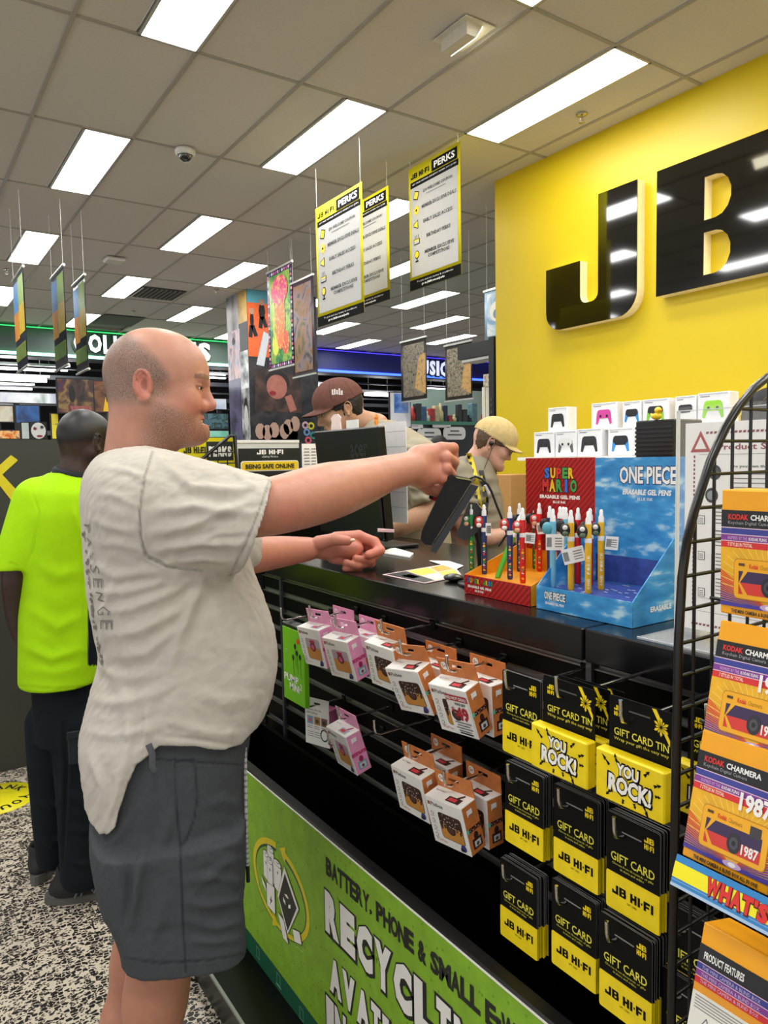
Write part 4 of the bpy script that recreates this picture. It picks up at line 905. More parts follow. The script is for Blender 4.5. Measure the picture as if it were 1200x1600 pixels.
XQ = 1.40; A_, B_, C_ = onx(598, 661, XQ), onx(633, 664, XQ), onx(638, 818, XQ); b = MB(); b.box((XQ, B_[1]-.004, C_[2]), (XQ+.002, A_[1]+.03, A_[2]), mat('#f0eeee', .6)); 
for k in range(6): b.rect(frame((XQ, A_[1], C_[2]), (0, -1, 0), (0, 0, 1)), .02, .05+k*.05, .13, .053+k*.05, mat('#d0cfd2', .6), .0004)
solo('paper_sheet', b, 'tall white paper sheet hanging at the right edge of the monitor', 'paper')
# loose papers
def flat(name, uv, z, m, lab, cat, th=.0008, deco=None):
    P = [onz(u, v, z) for u, v in uv]; b = MB(); n = len(P); V = [(p[0], p[1], z) for p in P]+[(p[0], p[1], z+th) for p in P]
    b.add(V, [tuple(range(n)), tuple(range(n, 2*n))[::-1]], m); b.add(V, [(i, (i+1) % n, n+(i+1) % n, n+i) for i in range(n)], m)
    if deco: deco(b, P, z+th)
    return solo(name, b, lab, cat)
def deco1(b, P, z):
    P = [p[:2] for p in P]; at_ = lambda s, t: (P[0]*(1-s)*(1-t)+P[1]*s*(1-t)+P[2]*s*t+P[3]*(1-s)*t)
    for (s0, t0, s1, t1, c) in ((.03, .05, .3, .95, '#2c2e30'), (.32, .06, .62, .5, '#e4d94a'), (.33, .55, .6, .95, '#e9ead0'), (.65, .08, .96, .45, '#e0a43a'), (.64, .5, .95, .92, '#d9d04a'), (.1, .3, .25, .6, '#8fa8a0')):
        q = [at_(s0, t0), at_(s1, t0), at_(s1, t1), at_(s0, t1)]; b.add([(x[0], x[1], z+.0004) for x in q], [(0, 1, 2, 3)], mat(c, .5, noise=.2, nscale=90))
flat('flyer', [(597, 898), (706, 880), (722, 900), (664, 912)], ZT+.001, mat('#e9cfd0', .4), 'yellow and white printed flyer on the counter left of the pens', 'flyer', deco=deco1)
flat('paper_slip', [(601, 862), (615, 857), (646, 866), (640, 872), (598, 865)], ZT+.001, PAPER, 'white paper slip at the rear edge of the counter by the fist', 'paper', th=.004)
flat('paper_slip', [(670, 876), (702, 877), (724, 884), (712, 890)], ZT+.0025, PAPER, 'white receipt slip on the flyer beside the pen display', 'paper')
p = onz(709, 908, ZT); b = MB(); b.ball((p[0], p[1], ZT+.009), (.024, .028, .009), PLB); solo('black_puck', b, 'small black rounded puck beside the red pen display', 'puck')
# ribbed case with a duck
XR = 1.5; A_, B_ = onx(991, 658, XR), onx(1052, 656, XR); t = thing('ribbed_case', 'black box with fine horizontal ribs behind the pen displays', 'case', (XR+.08, (A_[1]+B_[1])/2, ZT))
b = MB(); b.box((XR+.004, B_[1], ZT+.001), (XR+.115, A_[1], A_[2]), mat('#0b0b0c', .3), bev=.003); part('shell', b, t)
b = MB(); n = 34
for k in range(n): z = ZT+.02+(A_[2]-ZT-.03)*k/n; b.box((XR-.001, B_[1]+.003, z), (XR+.005, A_[1]-.003, z+.0055), mat('#1c1d20', .3))
part('ribs', b, t, kind='stuff')
for du, col, lab in ((1026, '#f2cf1d', 'little yellow rubber duck on top of the ribbed black case'),):
    c = onx(du, 652, XR+.01); z = A_[2]; m_ = mat(col, .35); t = thing('rubber_duck', lab, 'toy', (c[0], c[1], z))
    b = MB(); b.ball((c[0], c[1], z+.0085), (.011, .0125, .0085), m_); b.ball((c[0], c[1]-.004, z+.022), .0085, m_); b.tube([(c[0], c[1]+.009, z+.009), (c[0], c[1]+.017, z+.016)], [.006, .001], m_, 8); part('body', b, t)
    b = MB(); b.ball((c[0]-.004, c[1]-.012, z+.021), (.004, .005, .002), mat('#e07a1a', .4)); part('beak', b, t)
# safety notice in a clear holder
XA = 1.08; A_ = onx(1057, 642, XA); ya, yb_ = A_[1], .36; zt_ = A_[2]
t = thing('sign_holder', 'clear acrylic sign holder with a product safety notice, behind the wire rack', 'sign holder', (XA, .55, ZT))
G_ = glass(alpha=.05); b = MB(); b.box((XA, yb_, ZT+.004), (XA+.003, ya, zt_), G_); part('front_sheet', b, t); b = MB(); b.box((XA+.006, yb_, ZT+.004), (XA+.009, ya, zt_+.006), G_); part('rear_sheet', b, t)
EG = mat('#dfe4e6', .15, noise=0); b = MB(); b.box((XA-.0005, ya-.0012, ZT+.004), (XA+.0095, ya, zt_), EG); part('side_edge', b, t); b = MB(); b.box((XA, yb_, zt_-.0012), (XA+.003, ya, zt_), EG); part('top_edge', b, t)  # opaque pale strips imitate the highlights on the acrylic edges
b = MB(); b.box((XA-.085, yb_, ZT+.001), (XA+.08, ya+.01, ZT+.004), glass(alpha=.2)); b.box((XA-.085, yb_, ZT+.0035), (XA-.083, ya+.01, ZT+.0046), mat('#dfe3e6', .2)); part('foot', b, t)
b = MB(); ye = onx(1069, 700, XA)[1]; zt2 = onx(1069, 662, XA)[2]; b.box((XA+.0035, yb_, ZT+.012), (XA+.0055, ye, zt2), PAPER)
F = frame((XA+.0034, ye, ZT+.012), (0, -1, 0), (0, 0, 1)); H = zt2-ZT-.012
def qa(u, v): p = onx(u, v, XA+.0034); return ye-p[1], p[2]-ZT-.012
RD = mat('#a8322c', .5, noise=0); K2 = mat('#26262a', .5, noise=0)
a_, c_, d_ = qa(1095, 673), qa(1079, 707), qa(1111, 706)
b.poly(F, [c_, d_, a_], RD, .0002); ctr = np.mean([a_, c_, d_], 0); b.poly(F, [tuple(ctr+(np.array(q)-ctr)*.58) for q in (c_, d_, a_)], PAPER, .0004)
x = d_[0]; x0_, z0_ = qa(1103, 678)
for k in range(20): b.poly(F, [(x0_+k*.0068, z0_), (x0_+.0045+k*.0068, z0_), (x0_+.0055+k*.0068, z0_+.0035), (x0_+.001+k*.0068, z0_+.0035)], mat('#7a2030', .5), .0003)
x1_, z1_ = qa(1084, 712)
for k in range(36): b.rect(F, x1_, z1_-.004-k*.0068, x1_+.0028, z1_-k*.0068, mat('#7a2030', .5), .0003)
x2_, z2_ = qa(1080, 974)
for k in range(26): b.poly(F, [(x2_+k*.0068, z2_), (x2_+.0045+k*.0068, z2_), (x2_+.0055+k*.0068, z2_+.0035), (x2_+.001+k*.0068, z2_+.0035)], mat('#7a2030', .5), .0003)
x3, z3 = qa(1122, 706); b.text(F, 'Product Safety', x3, z3, x3+.115, z3+.0125, mat('#8a2030', .5), z=.0003, bold=.02)
x4, z4 = qa(1143, 732); b.text(F, 'Do you own these products?', x4, z4, x4+.1, z4+.006, K2, z=.0003, bold=.02, res=1)
for k in range(5): b.rect(F, x4, z4-.009-k*.007, x4+.08-.01*(k % 3), z4-.0075-k*.007, PIC, .0003)
b.rect(F, x1_+.01, z3-.004, .3, z3-.0034, PIC, .0003)
for (u, v, r) in ((1117, 738, .011), (1112, 774, .011)): xx, zz = qa(u, v); b.disc(F, xx, zz, r, K2, .0004, 16, ry=r*1.1); b.disc(F, xx, zz, r*.7, mat('#8a8d92' if v > 750 else '#3b3f46', .3), .0006, 14)
for blk in ((1118, 795), (1118, 830), (1118, 866), (1118, 905)):
    xx, zz = qa(*blk)
    for k in range(5): b.rect(F, xx, zz-k*.0058, xx+.1-.013*((k*3) % 4), zz+.0016-k*.0058, PIC if k else K2, .0003)
for (u, v) in ((1096, 812), (1096, 868), (1096, 925)): xx, zz = qa(u, v); b.rect(F, xx-.006, zz-.007, xx+.006, zz+.007, K2, .0003); b.rect(F, xx-.005, zz-.006, xx+.005, zz+.006, PAPER, .0005); [b.rect(F, xx-.0035, zz-.004+k*.003, xx+.0035, zz-.003+k*.003, K2, .0007) for k in range(3)]
for v in (790, 933, 954): xx, zz = qa(1090, v); b.rect(F, xx, zz, .3, zz+.0006, PIC, .0003)
part('notice_sheet', b, t, label='white safety notice with a red triangle and dashed border')
# ================================================================ wire rack with camera boxes
YR = .46; WIRE = mat('#0b0b0c', .28, spec=.5)
t = thing('wire_rack', 'black wire display rack with curved side frame in the right foreground', 'display rack', (.82, .2, .1))
arcp = [(.668, .101-EYE), (.672, -.9), (.676, -.6), (.679, -.35), (.681, -.2), (.686, -.129), (.694, -.092), (.706, -.062), (.734, -.009), (.760, .025), (.785, .049), (.815, .071), (.846, .086), (.90, .098), (.975, .102)]
def xarc(z):
    zs = [p[1] for p in arcp]; return float(np.interp(z, zs, [p[0] for p in arcp]))
def zarc(x): return float(np.interp(x, [p[0] for p in arcp], [p[1] for p in arcp]))
for yy, nm in ((YR, 'near'), (-.24, 'far')):
    b = MB(); b.tube([(x, yy, z+EYE) for x, z in arcp], .0048, WIRE, 10); b.tube([(.975, yy, EYE+.102), (.975, yy, .101)], .0048, WIRE, 8); part('side_post', b, t)
    for x in (.708, .742, .776, .812, .848, .884, .93):
        b = MB(); b.tube([(x, yy, .14), (x, yy, EYE+zarc(x))], .0021, WIRE, 6); part('wire', b, t)
    z = .048
    while z > -1.3:
        b = MB(); b.tube([(xarc(z), yy, EYE+z), (.975, yy, EYE+z)], .0021, WIRE, 6); part('wire', b, t); z -= .0355
for k, (z, x0, x1) in enumerate(((-.158, .69, .93), (-.292, .67, .93), (-.392, .612, .93), (-.62, .6, .95), (-.9, .6, .95))):
    for x in np.linspace(x0, x1, 6):
        b = MB(); b.tube([(x, YR if x > .70 else YR-.07, EYE+z), (x, -.24, EYE+z)], .0021, WIRE, 6); part('shelf_wire', b, t)
    for y in np.linspace(YR-.075, -.2, 13):
        b = MB(); b.tube([(x0, y, EYE+z+.004), (x1, y, EYE+z+.004)], .0018, WIRE, 5); part('shelf_wire', b, t)
# header strip
A_, B_ = ony(1058, 1334, .395), ony(1047, 1381, .395); ey_ = nrm(A_-B_); Mh = frame(B_, (0, -1, 0), ey_); Hs = np.linalg.norm(A_-B_)
t2 = thing('header_strip', 'yellow and blue shelf strip on the wire rack reading WHAT\'S in red', 'shelf strip', M=Mh)
b = MB(); b.box((0, 0, -.002), (.6, Hs, 0), mat('#2f86c8', .35)); b.rect(I4, 0, Hs*.28, .6, Hs*.78, mat('#f8ea1a', .45), .0004); b.rect(I4, 0, .0, .6, Hs*.1, mat('#a9c4e0', .3), .0004); b.rect(I4, 0, Hs*.2, .6, Hs*.22, mat('#8fb8e0', .3), .0004)
q = ony(1098, 1393, .36); part('strip', b, t2, world=False); b = MB()
def sp(u, v): # where the sight line meets the strip plane
    n = Mh[:3, 2]; d = ray(u, v); s_ = ((Mh[:3, 3]-EYEP) @ n)/(d @ n); p = EYEP+d*s_-Mh[:3, 3]; return p @ Mh[:3, 0], p @ Mh[:3, 1]
x0_ = sp(1099, 1410)[0]; x1_ = sp(1200, 1445)[0]; wl = (x1_-x0_)/5.4; x = x0_
for ch in "WHAT'S":
    w = wl*(1.25 if ch == 'W' else .35 if ch == "'" else .95); y0_, y1_ = (Hs*.24, Hs*.8) if ch != "'" else (Hs*.6, Hs*.8)
    b.text(I4, ch, x-.0008, y0_-.0012, x+w+.0004, y1_+.0002, mat('#5a0f10', .5), z=.0007, bold=.1); b.text(I4, ch, x, y0_, x+w*.94, y1_, mat('#dd2f2a', .5), z=.001, bold=.06); x += w
part('lettering', b, t2, world=False)
# boxes of the toy camera
KY = mat('#f7a80c', .38, noise=.03); KBk = mat('#17171a', .4)
def kodak(back=False):
    w, h, d = .112, .12, .045; b = MB(); b.box((0, -h, -d), (w, 0, 0), KY, bev=.0012); b.rect(I4, 0, 0, .0001, .0001, KY); out = [('carton', b.mesh('carton'))]
    b = MB(); O = np.eye(4); O[:3, 3] = (0, -h, .0003); Z = lambda a: h*(1-a)
    bands = [(.16, .30, KBk), (.30, .353, mat('#3b3f96', .4)), (.353, .406, mat('#8a3a98', .4)), (.406, .459, mat('#dd2c2e', .4))]
    for a0, a1, m_ in bands: b.rect(O, .0004, Z(a1), w-.0004, Z(a0), m_, .0002)
    for a in (.30, .353, .406): b.rect(O, .0004, Z(a)-.0004, w-.0004, Z(a)+.0004, mat('#e8c9d8', .5), .0005)
    if back:
        b.text(O, 'PRODUCT FEATURES', .008, Z(.265), .062, Z(.205), PAPER, z=.0005, bold=.03)
        for a in (.327, .38, .43): b.text(O, 'THE MINI CAMERA & BLIND BOX', .008, Z(a+.015), .085, Z(a-.012), mat('#d9c4e6', .5), z=.0006, res=1)
        b.rect(O, .0004, Z(.52), w-.0004, Z(.459), mat('#f0a020', .4), .0002); b.rect(O, .0004, Z(1), w-.0004, Z(.52), mat('#e9e6da', .5), .0002)
        for k in range(5): b.rect(O, .005, Z(.55+k*.022), w-.006-.004*(k % 2), Z(.55+k*.022)+.0007, PIC, .0005)
        for k in range(3): cx = .018+k*.024; b.poly(O, [(cx, Z(.74)), (cx+.012, Z(.74)), (cx+.006, Z(.67))], PIC, .0005); b.poly(O, [(cx+.002, Z(.733)), (cx+.01, Z(.733)), (cx+.006, Z(.687))], mat('#e9e6da', .5), .0007)
        b.text(O, 'RoHS', .006, Z(.86), .03, Z(.80), INK, z=.0005, bold=.03); b.rect(O, .045, Z(.86), .058, Z(.79), INK, .0005)
    else:
        b.text(O, 'KODAK', .010, Z(.235), .037, Z(.19), mat('#e0342e', .5), z=.0005, bold=.03); b.text(O, 'CHARMERA', .040, Z(.235), .085, Z(.19), PAPER, z=.0005, bold=.03)
        b.text(O, 'Keychain Digital Camera', .010, Z(.28), .068, Z(.245), mat('#a9a9ac', .5), z=.0005, res=1)
        
        b.text(O, 'INSPIRED BY THE', .010, Z(.394), .036, Z(.368), mat('#d9b4e0', .5), z=.0005, res=1); b.text(O, 'KODAK FLING', .038, Z(.394), .061, Z(.368), PAPER, z=.0005, bold=.02, res=1); b.text(O, '7 STYLES IN TOTAL', .010, Z(.448), .043, Z(.418), mat('#f6d4c0', .5), z=.0005, bold=.03)
        cx, cy = .066, Z(.93); top, bot = Z(.459), Z(.93); 
        b.rect(O, .0004, bot, w-.0004, top, mat('#efb31c', .4, noise=.1, nscale=60), .0002)
        cols = ['#e8562a', '#d8433a', '#b23a5c', '#7a3a86', '#4a3a8c']
        for sd in (0, 1):
            for k in range(15):
                y = bot+(top-bot)*.62*(1-k/15); y2 = y-(top-bot)*.03; X = .0005 if sd == 0 else w-.0005
                b.poly(O, [(X, y), (X, y2), (cx, cy+.002)] if sd == 0 else [(X, y2), (X, y), (cx, cy+.002)], mat(cols[k//3], .45), .0004)
        b.rect(O, .0004, bot, w-.0004, bot+.0035, mat('#4a3a9c', .4), .0006)
        b.disc(O, cx, bot+.003, .012, mat('#c9a9d0', .4), .0007, 20, ry=.003); b.disc(O, cx, bot+.003, .005, PAPER, .0009, 14, ry=.002)
        for k in range(22):
            a = math.radians(12+k*7.4); r0, r1 = .040, .075; x_, y_ = cx+r1*math.cos(a), cy+.01+r1*.75*math.sin(a); x2, y2 = cx+r0*math.cos(a), cy+.01+r0*.9*math.sin(a)
            if y_ > top or x_ < .001 or x_ > w-.001:
                f_ = min((top-y2)/(y_-y2) if y_ > y2 else 1, ((.001-x2)/(x_-x2)) if x_ < .001 else 1, ((w-.001-x2)/(x_-x2)) if x_ > w-.001 else 1); 
                if f_ <= 0: continue
                x_, y_ = x2+(x_-x2)*f_, y2+(y_-y2)*f_
            b.line(O, x2, y2, x_, y_, .0007, mat('#f6d96a', .4), .0005)
        C = [(x+.020, y+bot+.009) for x, y in rrect(.085, .037, .005)]
        b.poly(O, [(x+(.0008 if x > .06 else -.0008), y+(.0008 if y > bot+.027 else -.0008)) for x, y in C], mat('#c98a10', .4), .001); b.poly(O, C, mat('#f6b01a', .4), .0012)
        x0, y0 = .020, bot+.009
        b.poly(O, [(x0+.006, y0+.026), (x0+.012, y0+.026), (x0+.006, y0+.014)], mat('#3b2a50', .4), .0014); b.poly(O, [(x0+.006, y0+.014), (x0+.012, y0+.004), (x0+.006, y0+.004)], mat('#d83a30', .4), .0014)
        b.poly(O, [(x0+.008, y0+.015), (x0+.018, y0+.026), (x0+.078, y0+.026), (x0+.078, y0+.015)], mat('#3b2a50', .4), .0014); b.poly(O, [(x0+.008, y0+.015), (x0+.078, y0+.015), (x0+.078, y0+.004), (x0+.018, y0+.004)], mat('#d83a30', .4), .0014)
        b.disc(O, x0+.045, y0+.013, .009, mat('#26222a', .3), .0017, 18); b.disc(O, x0+.045, y0+.013, .0055, mat('#4a464e', .3), .0019, 14); b.disc(O, x0+.045, y0+.013, .0025, mat('#141418', .3), .0021, 10)
        b.rect(O, x0+.062, y0+.024, x0+.076, y0+.034, mat('#3a3436', .3), .0016); b.rect(O, x0+.006, y0+.031, x0+.014, y0+.0335, mat('#5a3a10', .4), .0016)
        b.text(O, 'Kodak', x0+.02, y0+.029, x0+.032, y0+.0335, mat('#e0342e', .5), z=.0015, bold=.02); b.text(O, 'Charmera', x0+.034, y0+.029, x0+.052, y0+.0335, mat('#b0801a', .5), z=.0015, res=1)
        b.text(O, '1987', x0+.055, y0+.006, x0+.076, y0+.0155, PAPER, z=.002, bold=.03); b.text(O, '1987', .064, Z(.50), .105, Z(.36), PAPER, z=.0018, bold=.04)
        b.text(O, 'THE MINI CAMERA & BLIND BOX ALL IN ONE', .016, Z(.982), .1, Z(.95), K2, z=.0005, bold=.03, res=1)
    out.append(('printing', b.mesh('printing'))); return out
KF, KBx = kodak(), kodak(True)
for _, m_ in KF+KBx:
    for v_ in m_.vertices: v_.co = (v_.co[0]*.735, v_.co[1], v_.co[2])
def kbox(tl, bl, y, lab, meshes=None, dy=0.):
    A_ = ony(*tl, y); B_ = ony(*bl, y); M = frame(A_+np.array([0, dy, 0]), (0, -1, 0), nrm(A_-B_)); o = thing('toy_camera_box', lab, 'box', group='yellow camera boxes on the wire rack', M=M)
    for n, m in (meshes or KF): link(n, m, o)
kbox((1128, 765), (1125, 965), .405, 'top yellow toy camera box on the wire rack'); kbox((1126, 968), (1098, 1150), .405, 'second yellow toy camera box, just below the top one'); kbox((1098, 1139), (1067, 1325), .405, 'third yellow toy camera box, just above the header strip')
kbox((1100, 1440), (1072, 1610), .395, 'yellow toy camera box turned to its white printed back, below the header strip', KBx)
kbox((1100, 1446), (1072, 1616), .395, 'yellow toy camera box at the bottom right edge, beside the turned one', KF, dy=-.086)

for tl_, bl_, nm in (((1128, 765), (1125, 965), 'top'), ((1126, 968), (1098, 1150), 'second'), ((1098, 1139), (1067, 1325), 'third')):
    kbox(tl_, bl_, .405, 'yellow toy camera box cut by the right edge, beside the '+nm+' one', KF, dy=-.086)
# ================================================================ hanging posters
def noisemat(cols, scale=(3, 3, 3), det=5, rough=.4, seed=0., dist=.0, sheen=.5):
    m = bpy.data.materials.new('print_pattern'); m.use_nodes = True; nt = m.node_tree; l = nt.links; tcn = nt.nodes.new('ShaderNodeTexCoord'); mp_ = nt.nodes.new('ShaderNodeMapping'); mp_.inputs['Scale'].default_value = scale; mp_.inputs['Location'].default_value = (seed, seed*.7, seed*.3)
    l.new(tcn.outputs['Object'], mp_.inputs[0]); nz = nt.nodes.new('ShaderNodeTexNoise'); nz.inputs['Scale'].default_value = 1; nz.inputs['Detail'].default_value = det; nz.inputs['Distortion'].default_value = dist; l.new(mp_.outputs[0], nz.inputs[0])
    cr = nt.nodes.new('ShaderNodeValToRGB'); el = cr.color_ramp.elements; n = len(cols)
    while len(el) < n: el.new(.5)
    for k, c in enumerate(cols): el[k].position = .32+.36*k/max(1, n-1); el[k].color = (*lin(c), 1)
    l.new(nz.outputs[0], cr.inputs[0]); l.new(cr.outputs[0], nt.nodes['Principled BSDF'].inputs['Base Color']); nt.nodes['Principled BSDF'].inputs['Roughness'].default_value = rough; return m
RODM = mat('#c9c8c4', .3, metal=.6)
def hang(t, pts):
    for k, (p, q) in enumerate(pts):
        b = MB(); b.tube([p, q], .0016, mat('#d9d6ce', .5), 5); b.tube([q, q+np.array([0, .006, .015]), q+np.array([0, 0, .03]), q+np.array([0, -.006, .015]), q], .0025, mat('#efefeb', .4), 6); part('hanger', b, t)
def sheet_frame(x, y0, y1, z0, z1):
    """thin sheet in a plane of constant x, seen from low x; y0 is its left (far) edge"""
    return frame((x, y0, z0), (0, -1, 0), (0, 0, 1)), y0-y1, z1-z0
def sheet(t, x, y0, y1, z0, z1, m, name='sheet', bow=.012):
    b = MB(); n = 8; V = []; F = []
    for k in range(n+1):
        y = y0+(y1-y0)*k/n; dx = bow*math.sin(math.pi*k/n)
        for xx in (x+dx, x+dx+.0015):
            V += [(xx, y, z0), (xx, y, z1)]
    for k in range(n):
        a = 4*k; c = 4*(k+1); F += [(a, a+1, c+1, c), (a+2, c+2, c+3, a+3), (a+1, a+3, c+3, c+1), (a, c, c+2, a+2)]
    b.add(V, F, m, True); return b
PG = mat('#b3b1ae', .7, noise=.02, spec=.1); PYL = mat('#d2c51c', .7, noise=.02, spec=.1); PIK = mat('#161616', .7, noise=0, spec=.05)
def perks(x, y0, y1, z0, z1, lab, hk):
    t = thing('hanging_poster', lab, 'poster', (x, (y0+y1)/2, z0), 'black and yellow membership posters')
    b = sheet(t, x, y0, y1, z0, z1, PYL, bow=0.); F, W, H = sheet_frame(x-.0005, y0, y1, z0, z1); k = H/.85; part('sheet', b, t)
    b = MB(); blocky(b, F, 'JB HI.FI', .05*W, .905*H, .42*W, .945*H, PIK, .001); b.rect(F, .47*W, .885*H, .95*W, .975*H, PIK, .001); b.text(F, 'PERKS', .52*W, .904*H, .91*W, .957*H, WHT, z=.003, bold=.03)
    b.rect(F, .04*W, .832*H, .97*W, .88*H, PIK, .001); b.text(F, 'GET FREE MEMBER BENEFITS WHEN YOU JOIN', .08*W, .848*H, .93*W, .863*H, WHT, z=.003, bold=0, res=1)
    b.rect(F, .04*W, .11*H, .95*W, .832*H, PG, .001); b.rect(F, 0, 0, W, .085*H, PIK, .001)
    for s, yy, x0_, x1_ in (('$10 WELCOME COUPON', .755, .3, .86), ('MEMBER EXCLUSIVE DEALS', .635, .27, .93), ('EARLY SALES ACCESS', .515, .3, .86), ('BIRTHDAY PERKS', .39, .36, .82), ('MEMBER EXCLUSIVE', .265, .32, .88), ('COMPETITIONS', .225, .38, .8)):
        b.text(F, s, x0_*W, yy*H, x1_*W, (yy+.03)*H, mat('#3a3a3c', .5), z=.003, bold=.03, res=1)
    b.rect(F, .36*W, .735*H, .74*W, .741*H, PIC, .003)
    b.text(F, 'To join and see terms & conditions', .15*W, .05*H, .86*W, .068*H, WHT, z=.003, res=1); b.text(F, 'go to jbhifi.com.au/perks', .25*W, .018*H, .7*W, .042*H, WHT, z=.003, bold=.03, res=1)
    iy = mat('#e2c81c', .5)
    for j, yy in enumerate((.74, .62, .505, .385, .25)):
        cx, cy = .16*W, (yy+.02)*H; r = .032*W*1.9
        if j == 0: b.poly(F, [(cx-r, cy-r*.6), (cx+r*.5, cy-r), (cx+r, cy+r*.6), (cx-r*.5, cy+r)], PIK, .003); b.poly(F, [(cx-r*.8, cy-r*.45), (cx+r*.4, cy-r*.8), (cx+r*.8, cy+r*.45), (cx-r*.4, cy+r*.8)], iy, .004)
        elif j == 1:
            P = [(cx+(r*1.15 if q % 2 else r*.65)*math.cos(q*math.pi/8), cy+(r*1.15 if q % 2 else r*.65)*math.sin(q*math.pi/8)) for q in range(16)]; b.poly(F, P, iy, .003); b.disc(F, cx, cy, r*.25, PIK, .004, 8)
        elif j == 2: b.poly(F, [(cx-r, cy-r*.3), (cx+r*.5, cy-r*.9), (cx+r*.5, cy+r*.9), (cx-r, cy+r*.3)], PIK, .003); b.poly(F, [(cx-r*.85, cy-r*.2), (cx+r*.4, cy-r*.7), (cx+r*.4, cy+r*.7), (cx-r*.85, cy+r*.2)], iy, .004)
        elif j == 3: b.rect(F, cx-r, cy-r, cx+r, cy+r*.1, PIK, .003); b.rect(F, cx-r*.85, cy-r*.85, cx+r*.85, cy-r*.3, PG, .004); b.rect(F, cx-r*.85, cy-r*.3, cx+r*.85, cy-.0, iy, .004); [b.rect(F, cx+q*r*.5-.002, cy+r*.2, cx+q*r*.5+.002, cy+r*.9, PIK, .003) for q in (-1, 0, 1)]
        else: b.disc(F, cx, cy+r*.3, r*.8, PIK, .003, 12); b.disc(F, cx, cy+r*.3, r*.65, iy, .004, 12); b.rect(F, cx-r*.15, cy-r, cx+r*.15, cy-r*.4, PIK, .003); b.rect(F, cx-r*.55, cy-r*1.2, cx+r*.55, cy-r*.95, PIK, .003)
    part('printing', b, t)
    hang(t, [(np.array([x, y0-.02, z1]), np.array([x, y0-.02, CEIL-.03])), (np.array([x, y1+.02, z1]), np.array([x, y1+.02, CEIL-.03]))] if hk else [])
perks(2.68, 4.80, 4.17, EYE+.97, EYE+1.815, 'nearest hanging yellow and grey PERKS poster, left of its pair', True)
perks(3.05, 5.0, 4.40, EYE+1.14, EYE+1.93, 'hanging PERKS poster half hidden behind the nearest one', True)
perks(3.2, 4.36, 3.79, EYE+1.20, EYE+2.05, 'hanging PERKS poster closest to the yellow wall', True)
def art(x, uv, lab, cols, border, grp, extra=None, seed=0, hk=True, det=4, sc=(6, 6, 6)):
    (u0, v0), (u1, v1), (u2, v2) = uv     # top left, top right, bottom left
    A_, B_, C_ = onx(u0, v0, x), onx(u1, v1, x), onx(u2, v2, x); y0, y1, z1, z0 = A_[1], B_[1], (A_[2]+B_[2])/2, C_[2]
    t = thing('hanging_poster', lab, 'poster', (x, (y0+y1)/2, z0), grp); F, W, H = sheet_frame(x-.0005, y0, y1, z0, z1)
    b = sheet(t, x, y0, y1, z0, z1, border, bow=0); part('sheet', b, t); b = MB(); m = .09*W
    b.rect(F, m, m, W-m, H-m, noisemat(cols, sc, det, .3, seed, 1.), .001)
    if extra: extra(b, F, W, H)
    part('printing', b, t); b = MB(); b.box((x-.008, y1-.01, z1-.005), (x+.008, y0+.01, z1+.012), RODM); b.box((x-.008, y1-.01, z0-.012), (x+.008, y0+.01, z0+.004), RODM); part('rails', b, t, kind='stuff')
    if hk: hang(t, [(np.array([x, y0-.03, z1]), np.array([x, y0-.03, CEIL-.03])), (np.array([x, y1+.03, z1]), np.array([x, y1+.03, CEIL-.03]))])
def fig1(b, F, W, H):
    for (cx, cy, rx, ry, c) in ((.5, .78, .33, .15, '#c92e6a'), (.5, .52, .2, .34, '#d9662a'), (.5, .5, .13, .28, '#e0a03a'), (.5, .74, .1, .07, '#c97a4a'), (.3, .25, .14, .12, '#c9d23a'), (.7, .24, .14, .12, '#c9482a'), (.25, .5, .06, .2, '#8fb83a')):
        b.disc(F, cx*W, cy*H, rx*W, noisemat([c, c, '#e0b060'], (30, 30, 30), 3, .35, cx*7), .002+cy*.004, 18, ry=ry*H)
    P = ['#d05a90', '#8a4a9a', '#e8a0b8', '#4a5a8a', '#c9c0d0']
    for k in range(22):
        for s in (0, 1): b.disc(F, (.045 if s == 0 else .955)*W, (k+.5)/22*H, .03*W, mat(P[(k+s) % 5], .4), .0025, 8)
    for k in range(12):
        for s in (0, 1): b.disc(F, (k+.5)/12*W, (.03 if s == 0 else .97)*H, .03*W, mat(P[(k+s*2) % 5], .4), .0025, 8)
art(3.3, ((417, 427), (456, 410), (424, 578)), 'hanging pink bordered poster with a golden figure on green', ['#14502a', '#2a7a3a', '#8fb03a', '#1c5a2e'], mat('#3a3550', .35), 'decorated posters', fig1, 3)
art(3.3, ((455, 444), (489, 430), (450, 592)), 'dim hanging poster right behind the pink bordered one', ['#3a2a30', '#7a6a70', '#8a5a2a', '#2f4a2a'], mat('#4a3a44', .35), 'decorated posters', None, 9)
art(4.6, ((626, 535), (666, 527), (628, 628)), 'hanging brown grey leafy poster, left one of two', ['#2e2a26', '#6a6050', '#8f8470', '#4a4038'], mat('#35302c', .4), 'leafy posters', lambda b, F, W, H: b.poly(F, [(W*.55, H*.2), (W*.97, H*.08), (W*.97, H*.75), (W*.72, H*.72)], noisemat(['#8a6a3a', '#c9a060', '#a07a40'], (20, 20, 20), 4, .4, 5), .003), 5, True, 8, (30, 30, 30))
art(4.6, ((695, 541), (737, 533), (696, 627)), 'hanging brown grey leafy poster nearer the yellow wall', ['#2e2a26', '#6a6050', '#9f947c', '#4a4038'], mat('#35302c', .4), 'leafy posters', lambda b, F, W, H: b.poly(F, [(W*.62, H*.2), (W*.97, H*.08), (W*.97, H*.62), (W*.72, H*.6)], noisemat(['#8a6a3a', '#c9a060', '#a07a40'], (20, 20, 20), 4, .4, 8), .003), 12, True, 8, (30, 30, 30))
